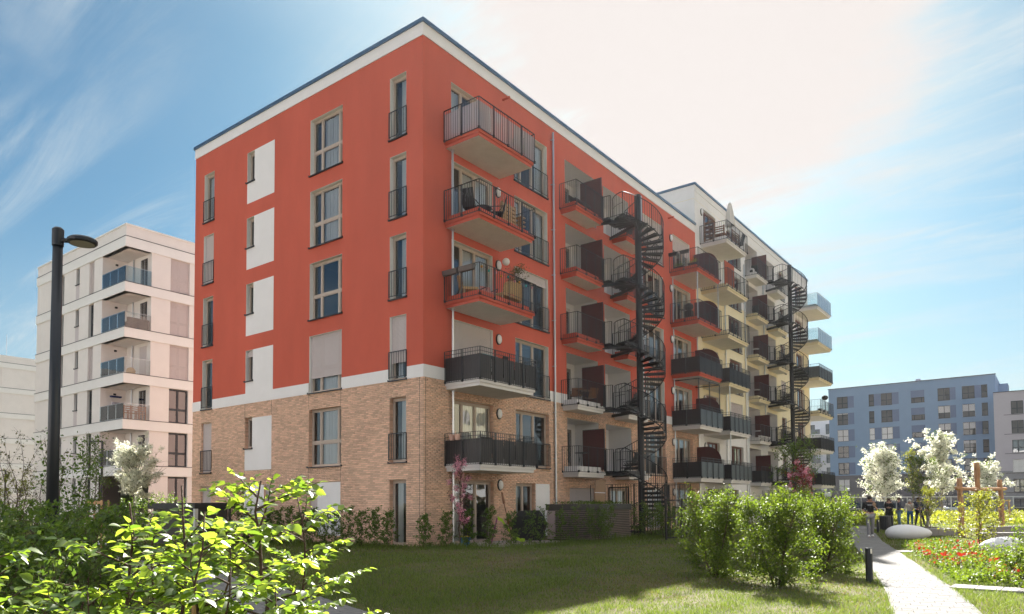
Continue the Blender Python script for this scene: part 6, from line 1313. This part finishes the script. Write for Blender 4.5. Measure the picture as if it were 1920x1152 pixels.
# small stair balconies
T = bt('bench', 'dark low bench on the top small balcony beside the stairs', 'bench', 0.45, 9.9, Z[5]); lpart('seat', MB().box(-.2, .2, -.7, .7, .36, .42), BLKF, T); [lpart('leg', MB().box(-.18, .18, y, y+.05, 0, .36), BLKM, T) for y in (-.6, .55)]; lpart('backrest', MB().box(-.2, -.15, -.7, .7, .42, .62), BLKF, T)
chair(0.3, 9.6, Z[2], .4, 'brown wooden folding chair at the round table on the third small stair balcony', BROWNW, .85); chair(0.4, 10.6, Z[2], -1.9, 'second brown wooden folding chair on the third small stair balcony', BROWNW, .85); table(0.4, 10.1, Z[2], 'round cluttered table on the small balcony above the brick base', BROWNW, .36)
table(0.35, 10.0, Z[1], 'small high folding table on the lowest small stair balcony', BLKM, .26, .85, False)
for i, z in enumerate((Z[5], Z[4], Z[3], Z[2], Z[1])):
    r_ = ['top', 'second from top', 'third from top', 'fourth from top', 'lowest']; chair(0.3, 14.6, z, -1.4, 'dark chair on the balcony right of the near spiral stair, %s storey' % r_[i])
# bay 3
planter(0.25, 20.40, Z[5]+.86, 'hanging dark planter by the wall, top balcony right of the near stair', .55, False, veg=False); planter(0.95, 20.40, Z[5]+.86, 'hanging dark planter near the corner, top balcony right of the near stair', .55, False, veg=False)
planter(0.45, 20.75, Z[5]+.1, 'planter with a small round bush on the top balcony right of the near stair', .6, False); planter(1.3, 20.80, Z[5]+.16, 'planter with yellow-green bushes near the corner of that top balcony', .62, False, veg=2)
T = bt('kettle_grill', 'black kettle barbecue on the second balcony right of the near spiral stair', 'grill', 0.95, 20.9, Z[4]); lpart('bowl', MB().lathe([(.05, .62), (.2, .68), (.27, .8), (.27, .82)], 18), BLKM, T, True); lpart('lid', MB().lathe([(.275, .82), (.25, .95), (.16, 1.04), (.03, 1.07)], 18), BLKM, T, True); [lpart('leg', MB().tube([(.12*math.cos(a_), .12*math.sin(a_), .68), (.27*math.cos(a_), .27*math.sin(a_), 0)], .014, 6), BLKM, T) for a_ in (0.5, 2.6, 4.7)]; lpart('shelf', MB().box(-.2, .2, -.2, .2, .22, .24).box(-.5, -.27, -.15, .15, .72, .75), BLKM, T); lpart('cover_flap', MB().box(-.22, .22, -.18, .18, .26, .6), BLKF, T)
# top cream balcony: shelf, bench, table, parasol
T = bt('shelf_rack', 'brown open shelf rack with pots on the top white balcony', 'shelf', 0.55, 25.25, Z[6]); q = MB()
for k in range(5): lpart('shelf_board', MB().box(-.32, .32, -.14, .14, .12+.28*k, .15+.28*k), BROWNW, T)
for x in (-.32, .29): lpart('upright', MB().box(x, x+.03, -.14, .14, 0, 1.3), BROWNW, T)
for k in range(4):
    for x in (-.15, .12): lpart('pot', MB().lathe([(.06, .15+.28*k), (.08, .27+.28*k)], 8, (x, 0)), WHT if (k+x) % 2 > .5 else BLKP, T)
def bench(x, y, z, rz, L_, label, m=BROWNW):
    T = bt('bench', label, 'bench', x, y, z, rz); a = L_/2
    for k in range(3): lpart('seat_slat', MB().box(-a, a, -.22+.14*k, -.11+.14*k, .40, .43), m, T); lpart('back_slat', MB().box(-a, a, .20+.015*k, .22+.015*k, .52+.13*k, .59+.13*k), m, T)
    for x_ in (-a, a-.05): lpart('leg', MB().box(x_, x_+.05, .18, .24, 0, .9), m, T); lpart('leg', MB().box(x_, x_+.05, -.24, -.18, 0, .62), m, T)
bench(1.05, 25.45, Z[6], PI, .95, 'brown slatted bench against the side rail of the top white balcony'); bench(1.42, 26.9, Z[6], -PI/2, 1.3, 'brown slatted bench along the front rail of the top white balcony')
table(0.75, 26.4, Z[6], 'dark table between the benches of the top white balcony', BROWNW, .45, .7, False); chair(1.35, 28.1, Z[6], -1.6, 'dark chair with a red cloth at the far end of the top white balcony')
T = bt('parasol', 'closed pale parasol standing above the top white balcony', 'parasol', 1.25, 27.0, Z[6]); lpart('pole', MB().tube([(0, 0, 0), (0, 0, 2.95)], .022, 8), GALV, T)
n = 16; prof = [(.24, 1.45), (.27, 1.5), (.22, 2.0), (.15, 2.5), (.09, 2.85), (.015, 2.97)]; vs = [(rr*(1+.22*(k % 2))*math.cos(2*PI*k/n), rr*(1+.22*(k % 2))*math.sin(2*PI*k/n), z-.12*(k % 2)*(z < 1.6)) for rr, z in prof for k in range(n)]
lpart('canopy', MB().add(vs, [(i*n+k, i*n+(k+1) % n, (i+1)*n+(k+1) % n, (i+1)*n+k) for i in range(len(prof)-1) for k in range(n)]), mat('canvas', (0.62, 0.58, 0.54), .9), T); lpart('base', MB().lathe([(.25, 0), (.25, .06), (.05, .09)], 14), BLKP, T)
lst = ['top', 'second from top', 'third from top', 'fourth from top', 'fifth from top']
for i in range(5):
    z = Z[6-i]
    if i < 2: chair(0.35, 34.3, z, .3, 'dark balcony chair left of the farther spiral stair, %s storey' % lst[i])
    else: table(0.35, 34.2, z, 'small pale-topped table left of the farther spiral stair, %s storey' % lst[i], WHT, .25)
T = bt('round_fan', 'round-framed white fan heater on the top small balcony left of the farther stair', 'appliance', 0.3, 33.75, Z[6]+.35); lpart('ring', MB().lathe([(.22, -.05), (.24, 0), (.22, .05)], 18), WHT, T); T.rotation_euler = (PI/2, 0, 0); lpart('hub', MB().lathe([(.12, -.06), (.12, .06)], 14), BLKP, T)
for k in range(4): planter(0.80, 33.45+.55*k, 3*2-.035+.1, 'white planter box, %s along the second lowest small balcony of the cream block' % ['first', 'second', 'third', 'fourth'][k], .45, True, WHT, False)
table(0.9, 27.2, Z[1], 'table with turned-up chairs on the lowest balcony of the cream block', BLKM, .4, .95); table(0.9, 26.8, Z[2], 'dark table behind the front screen of the second-lowest cream-block balcony', BLKM, .4, .85)
for i in (5, 4): chair(1.0, 27.6, Z[i], -1.2, 'dark chair on the cream-block balcony, %s' % {5: 'just below the parasol balcony', 4: 'two below the parasol balcony'}[i])
tag(MB().box(0.02, 0.06, 25.3, 26.9, 0.1, 1.6).build('red_blanket', mat('red_cloth', (0.45, 0.09, 0.04), .9, trans=.3), None, loc=(1.5, -.2, Z[5])), 'red-orange cloth hung inside the cream-block balcony under the parasol one', 'cloth')
T = bt('cafe_set', 'pots and a hanging basket on the balcony at the far end of the cream block', 'plant pots', 1.5, 46, Z[3]); [lpart('pot', MB().lathe([(.12, .1), (.16, .42)], 10, (0.2, .6*k)), WHT if k % 2 else BLKP, T) for k in range(5)]; lpart('basket', MB().ell((.1, 2.2, 1.6), .28, .28, .22, 10, 6), BLKF, T); lpart('stand', MB().tube([(.1, 2.2, 0), (.1, 2.2, 1.5)], .02, 6), BLKM, T)
# pale block balcony things
for k, (dz, lb) in enumerate(((0, 'left'), (1, 'middle'), (2, 'right'))):
    pass
WBZ = [b[1]+0.05 for b in bands]
for k in range(3): bench(WX-0.32, WY+0.30+.50*k, WBZ[3], -PI/2, .46, 'warm brown slatted chair, %s of three behind the glass rail of the pale block' % ['nearest', 'middle', 'farthest'][k], mat('orange_wood', (0.36, 0.14, 0.05), .6, var=.2))
T = bt('lounge_sofa', 'dark low lounge sofa behind the glass rail, second balcony from top of the pale block', 'sofa', WX-0.5, WY+0.95, WBZ[1]); lpart('base', MB().cbox(-.35, .35, -.7, .7, .1, .42, .02), BLKF, T); lpart('backrest', MB().cbox(.2, .35, -.7, .7, .42, .72, .02), BLKF, T); lpart('cushion', MB().cbox(-.33, .18, -.68, .68, .42, .52, .03), mat('pale_cushion', (0.5, 0.45, 0.42), .9), T)
T = bt('ladder_shelf', 'white ladder shelf with a small speaker on the balcony with three brown chairs', 'shelf', WX-LG+0.25, WY+0.9, WBZ[3]); lpart('rails', MB().bar((0, -.25, 0), (0, -.25, 1.5), .03).bar((0, .25, 0), (0, .25, 1.5), .03), WHT, T); lpart('speaker', MB().box(-.1, .15, -.2, .2, 1.0, 1.4), GREYR, T); lpart('shade_sail', MB().box(-.1, .15, -.35, .35, 1.75, 1.85), mat('navy_cloth', (0.02, 0.03, 0.12), .8), T)
tag(MB().ell((0, 0, .28), .3, .3, .28, 12, 8).build('basket_chair', WICK, None, True, loc=(WX-1.0, WY+0.9, WBZ[2])), 'small round basket chair on the third balcony of the pale block', 'basket')
# ------------------------------------------------------------ parked cars
def car(x, D, rz, col, label):
    p = px(x, D); T = thing('parked_car', label, 'car', tuple(p), 'cars parked beyond the wire fence', rz); m_ = mat('car_paint_%d' % int(x), col, .25, metal=.4, spec=.7)
    pr = [(-2.1, .3), (-2.15, .62), (-2.0, .82), (-1.55, .92), (1.05, .88), (1.9, .74), (2.1, .6), (2.12, .32)]; n = len(pr); q = MB().add([(x_, s_*(.86), z_) for s_ in (-1, 1) for x_, z_ in pr], [tuple(range(n)), tuple(range(2*n-1, n-1, -1))]+[(k, n+k, n+(k+1) % n, (k+1) % n) for k in range(n)]); lpart('body', q, m_, T)
    pr = [(-1.75, .92), (-1.25, 1.36), (-.9, 1.45), (.25, 1.45), (.55, 1.38), (1.15, .88)]; n = 6; q = MB().add([(x_, s_*(.80-.14*(z_ > 1)), z_) for s_ in (-1, 1) for x_, z_ in pr], [tuple(range(n)), tuple(range(2*n-1, n-1, -1))]+[(k, n+k, n+(k+1) % n, (k+1) % n) for k in range(n)]); lpart('cabin', q, mat('car_glass', (.02, .025, .03), .08, spec=.8), T); lpart('roof', MB().cbox(-1.2, .5, -.62, .62, 1.435, 1.47, .01), m_, T)
    for x_ in (-1.35, 1.35):
        for s_ in (-1, 1): o = lpart('wheel', MB().tube([(x_, s_*.70, .31), (x_, s_*.88, .31)], .31, 16), BLKP, T); w2 = MB().tube([(x_, s_*.881, .31), (x_, s_*.89, .31)], .19, 12).mesh('rim', GALV); link('rim', w2, o, local=True)
    for s_ in (-.6, .6): lpart('headlight', MB().box(2.02, 2.125, s_-.16, s_+.16, .58, .70), LAMPW, T)
car(1668, 66, 0.15, (.02, .04, .09), 'dark blue car parked behind the left blossom tree trunk'); car(1735, 68, 0.15, (.25, .27, .3), 'silver grey car parked behind the standing group'); car(1816, 70, 0.15, (.35, .42, .55), 'pale blue car parked behind the yellow-green bush'); car(1610, 70, 0.15, (.03, .03, .035), 'black car parked left of the dark blue one')
# ------------------------------------------------------------ people
SKIN = mat('skin', (0.48, 0.28, 0.20), .55); HAIRD = mat('dark_hair', (.02, .014, .012), .6); HAIRW = mat('white_hair', (.55, .53, .5), .7); HAIRB = mat('brown_hair', (.06, .03, .02), .6)
def cloth(n, c): return mat(n, c, .85, var=.12, scale=8, bump=.5, bscale=18)
JEAN = cloth('blue_denim', (.07, .13, .24)); JEANL = cloth('light_denim', (.16, .25, .34)); BLKC = cloth('black_cloth', (.014, .014, .016)); GRYC = cloth('grey_jersey', (.26, .25, .27)); CRMC = cloth('cream_knit', (.78, .72, .62)); NAVC = cloth('navy_cloth2', (.035, .045, .075)); WSH = cloth('white_shirt', (.72, .72, .75)); PATC = mat('patterned_white', (.55, .55, .55), .8, var=.0, scale=9, hue=(.06, .06, .06)); SHOEW = mat('white_shoe', (.7, .7, .7), .6); SHOEB = mat('dark_shoe', (.03, .025, .02), .5); DKTR = cloth('dark_trousers', (.03, .032, .04))
def person(loc, rz, h, label, top, legs, shoe, hair, pose, sleeves='long', coat=None, longhair=False, extra=None):
    T = thing('person', label, 'person', loc, rz=rz); s = h/1.75
    # joints: x right, -y forward, z up
    J = dict(pel=(0, 0, .95), spi=(0, .01, 1.15), che=(0, .0, 1.36), nec=(0, 0.0, 1.50), hed=(0, -.015, 1.60), top=(0, -.01, 1.70),
             shL=(-.185, 0, 1.42), shR=(.185, 0, 1.42), elL=(-.25, .03, 1.14), elR=(.25, .03, 1.14), wrL=(-.26, -.06, .90), wrR=(.26, -.06, .90), haL=(-.26, -.08, .82), haR=(.26, -.08, .82),
             hiL=(-.095, 0, .90), hiR=(.095, 0, .90), knL=(-.11, -.02, .50), knR=(.11, -.02, .50), anL=(-.11, .03, .09), anR=(.11, .03, .09), toL=(-.125, -.16, .035), toR=(.125, -.16, .035))
    J.update(pose)
    Rd = dict(pel=.145, spi=.125, che=.150, nec=.055, hed=.088, top=.075, shL=.072, shR=.072, elL=.047, elR=.047, wrL=.032, wrR=.032, haL=.036, haR=.036, hiL=.092, hiR=.092, knL=.060, knR=.060, anL=.042, anR=.042, toL=.036, toR=.036)
    E_ = [('pel', 'spi'), ('spi', 'che'), ('che', 'nec'), ('nec', 'hed'), ('hed', 'top'), ('che', 'shL'), ('che', 'shR'), ('shL', 'elL'), ('shR', 'elR'), ('elL', 'wrL'), ('elR', 'wrR'), ('wrL', 'haL'), ('wrR', 'haR'), ('pel', 'hiL'), ('pel', 'hiR'), ('hiL', 'knL'), ('hiR', 'knR'), ('knL', 'anL'), ('knR', 'anR'), ('anL', 'toL'), ('anR', 'toR')]
    def body(name, keys, grow, matl, edges=None):
        ks = list(keys); ed = [(ks.index(a_), ks.index(b_)) for a_, b_ in (edges or E_) if a_ in ks and b_ in ks]; me = bpy.data.meshes.new(name); me.from_pydata([tuple(Vector(J[k])*s) for k in ks], ed, []); me.materials.append(matl)
        o = bpy.data.objects.new(name, me); C.objects.link(o); sk = o.modifiers.new('skin', 'SKIN'); sk.use_smooth_shade = True; lay = me.skin_vertices[0].data if me.skin_vertices else None
        if lay is None: me.skin_vertices  # created with the modifier
        for i, k in enumerate(ks):
            rr = (Rd[k]*(grow.get(k, 1) if isinstance(grow, dict) else 1)+(grow.get('_', 0) if isinstance(grow, dict) else grow))*s; rx, ry = rr, rr
            if k in ('che', 'spi', 'pel'): rx, ry = rr*1.12, rr*.80
            me.skin_vertices[0].data[i].radius = (rx, ry)
        me.skin_vertices[0].data[0].use_root = True; sb = o.modifiers.new('sub', 'SUBSURF'); sb.levels = 1; sb.render_levels = 2
        dg = bpy.context.evaluated_depsgraph_get(); m2 = bpy.data.meshes.new_from_object(o.evaluated_get(dg)); bpy.data.objects.remove(o); m2.name = name; m2.shade_smooth(); return lpart(name, m2, None, T)
    body('body', J.keys(), {'_': -.004}, SKIN)
    arm = ['shL', 'shR', 'elL', 'elR']+(['wrL', 'wrR'] if sleeves == 'long' else []); body('top', ['pel', 'spi', 'che']+arm, {'_': .014}, top)
    body('trousers', ['pel', 'hiL', 'hiR', 'knL', 'knR', 'anL', 'anR'], {'_': .016, 'pel': .96}, legs)
    for sd in 'LR': body('shoe', ['an'+sd, 'to'+sd], {'_': .014}, shoe)
    if coat:
        q = MB(); n = 16; prof = [(.17, 1.30), (.185, 1.05), (.205, .8), (.225, coat)]; q.add([(rr*s*math.cos(2*PI*k/n)*1.08, rr*s*math.sin(2*PI*k/n)*.78, z*s) for rr, z in prof for k in range(n)], [(i*n+k, i*n+(k+1) % n, (i+1)*n+(k+1) % n, (i+1)*n+k) for i in range(3) for k in range(n)]); lpart('coat', q, top, T, True)
    hx, hy, hz = [v*s for v in J['hed']]; q = MB(); q.ell((hx, hy+.018*s, hz+.045*s), .098*s, .108*s, .095*s, 14, 10); lpart('hair', q, hair, T, True)
    if longhair: lpart('hair_length', MB().tube([(hx-.06*s, hy+.06*s, hz+.02), (hx-.08*s, hy+.05*s, hz-.16*s), (hx-.09*s, hy+.0, hz-.34*s)], [.06, .06, .03], 8).tube([(hx+.06*s, hy+.06*s, hz+.02), (hx+.08*s, hy+.05*s, hz-.16*s), (hx+.09*s, hy+.0, hz-.34*s)], [.06, .06, .03], 8), hair, T, True)
    fz = hz-.005*s; q = MB(); q.ell((hx, hy-.098*s, fz-.012*s), .012*s, .018*s, .02*s, 6, 5); lpart('nose', q, SKIN, T, True)
    q = MB(); [q.ell((hx+e*.033*s, hy-.083*s, fz+.018*s), .012*s, .008*s, .007*s, 6, 4) for e in (-1, 1)]; lpart('eyes', q, BLKP, T)
    lpart('mouth', MB().ell((hx, hy-.084*s, fz-.048*s), .024*s, .007*s, .006*s, 6, 4), mat('lips', (.3, .1, .09), .5), T); q = MB(); [q.ell((hx+e*.09*s, hy+.01*s, fz), .01*s, .02*s, .028*s, 6, 5) for e in (-1, 1)]; lpart('ears', q, SKIN, T)
    for sd, e in (('L', -1), ('R', 1)):   # fingers
        w_ = Vector(J['wr'+sd])*s; hnd = Vector(J['ha'+sd])*s; d = (hnd-w_).normalized(); sdv = d.cross(Vector((0, 1, 0))).normalized(); q = MB()
        for k, ln in enumerate((.062, .072, .068, .055)): b_ = hnd+sdv*((k-1.5)*.017)*s+d*.02*s; q.tube([b_, b_+d*ln*.5*s, b_+(d*ln*.85+Vector((0, -.018, .0)))*s], [.0085*s, .008*s, .006*s], 6)
        b_ = w_+d*.03*s; q.tube([b_, b_+(d*.03+Vector((-e*.02, -.03, 0)))*s, b_+(d*.055+Vector((-e*.02, -.04, 0)))*s], [.011*s, .010*s, .008*s], 6); lpart('fingers', q, SKIN, T, True)
    if extra: extra(T, s, J)
    return T
def face(p): 
    d = CAM-Vector(p); return math.atan2(d.x, -d.y)     # rotation turning local -y towards the camera
def ex_man(T, s, J):
    q = MB(); a = Vector(J['haL'])*s; q.box(a.x-.04, a.x+.04, a.y-.09, a.y+.05, a.z+.02, a.z+.03); lpart('phone', q, BLKP, T)
    b = Vector(J['haR'])*s; lpart('paper_bag', MB().ell((b.x-.01, b.y-.03, b.z+.03), .06, .05, .09, 8, 6), mat('kraft_paper', (.4, .25, .15), .9), T)
    q = MB(); r_ = random.Random(2); x = -.095
    while x < .095: w_ = .008+.008*r_.random(); q.box(x, x+w_, -.148, -.144, 1.325+(.004 if r_.random() < .4 else 0), 1.352+(.012 if r_.random() < .3 else 0)); x += w_+.005
    lpart('chest_print', MB().add([(a_*s, b_*s, c_*s) for a_, b_, c_ in q.v], q.f), WSH, T)
    lpart('strap', MB().tube([(.12*s, -.11*s, 1.48*s), (.2*s, .0, 1.45*s), (.17*s, .1, 1.3*s)], .014, 6), mat('pink_strap', (.5, .25, .3), .7), T)
p = (11.42, 14.7, 0); person(p, face(p)+.15, 1.76, 'young man in black T-shirt and grey joggers walking down the path with a phone', BLKC, GRYC, SHOEW, HAIRD,
    dict(elL=(-.27, -.02, 1.13), wrL=(-.23, -.26, 1.07), haL=(-.19, -.33, 1.08), elR=(.27, -.03, 1.15), wrR=(.17, -.22, 1.26), haR=(.13, -.26, 1.33), knL=(-.09, -.08, .51), anL=(-.08, -.12, .09), toL=(-.09, -.31, .035), knR=(.09, .02, .50), anR=(.09, .16, .10), toR=(.10, -.02, .035), hed=(0, -.05, 1.585), top=(0, -.06, 1.685)), sleeves='short', extra=ex_man)
G_ = 'group of people standing at the end of the path'
ppl = [((8.95, 20.6, 0), PI+.1, 1.74, 'person in a black jacket and blue jeans seen from behind, left of the young man', BLKC, JEANL, SHOEB, HAIRD, {}, dict()),
 ((8.35, 21.6, 0), 2.6, 1.78, 'person in dark grey clothes mostly hidden behind the path shrubs', BLKC, DKTR, SHOEB, HAIRD, {}, dict()),
 ((9.45, 30.4, 0), .1, 1.70, 'woman with long dark hair and sunglasses in a long black coat, left of the group', BLKC, BLKC, SHOEB, HAIRB, dict(wrL=(-.1, -.2, 1.15), haL=(-.02, -.22, 1.13), wrR=(.1, -.2, 1.15), haR=(.02, -.23, 1.17)), dict(coat=.55, longhair=True)),
 ((10.05, 30.0, 0), -1.2, 1.74, 'man in a dark open jacket, white shirt and jeans, turned sideways', NAVC, JEANL, SHOEB, HAIRB, dict(wrR=(.18, -.14, 1.0), haR=(.14, -.17, .95)), dict(extra=lambda T, s, J: lpart('shirt_front', MB().box(-.07*s, .07*s, -.150*s, -.12*s, 1.02*s, 1.44*s), WSH, T))),
 ((10.5, 30.8, 0), .15, 1.62, 'person with white hair in a cream jumper and bright blue trousers', CRMC, cloth('royal_blue', (.03, .13, .32)), mat('orange_shoe', (.35, .12, .08), .6), HAIRW, dict(wrL=(-.24, -.1, .92), wrR=(.12, -.2, 1.3), haR=(.07, -.16, 1.4)), dict(extra=lambda T, s, J: lpart('shoulder_strap', MB().tube([(-.14*s, -.13*s, 1.42*s), (.14*s, -.16*s, 1.05*s)], .01, 5), BROWNW, T))),
 ((11.0, 30.6, 0), .6, 1.76, 'man in a dark blue shirt and dark trousers standing with his legs apart', NAVC, DKTR, SHOEB, HAIRB, dict(knL=(-.16, -.04, .5), anL=(-.22, 0, .09), toL=(-.27, -.16, .035), knR=(.2, -.06, .5), anR=(.32, 0, .09), toR=(.36, -.16, .035), wrL=(-.12, -.2, 1.1), haL=(-.04, -.22, 1.12)), dict()),
 ((11.75, 28.3, 0), 1.9, 1.64, 'person in a black top and black-and-white patterned trousers behind the golden bush', BLKC, PATC, SHOEW, HAIRD, dict(elL=(-.3, .02, 1.2), wrL=(-.2, -.1, 1.05)), dict())]
for loc, rz, h, lb, tp_, lg, shp, hr, ps, kw in ppl: person(loc, rz, h, lb, tp_, lg, shp, hr, ps, **kw)
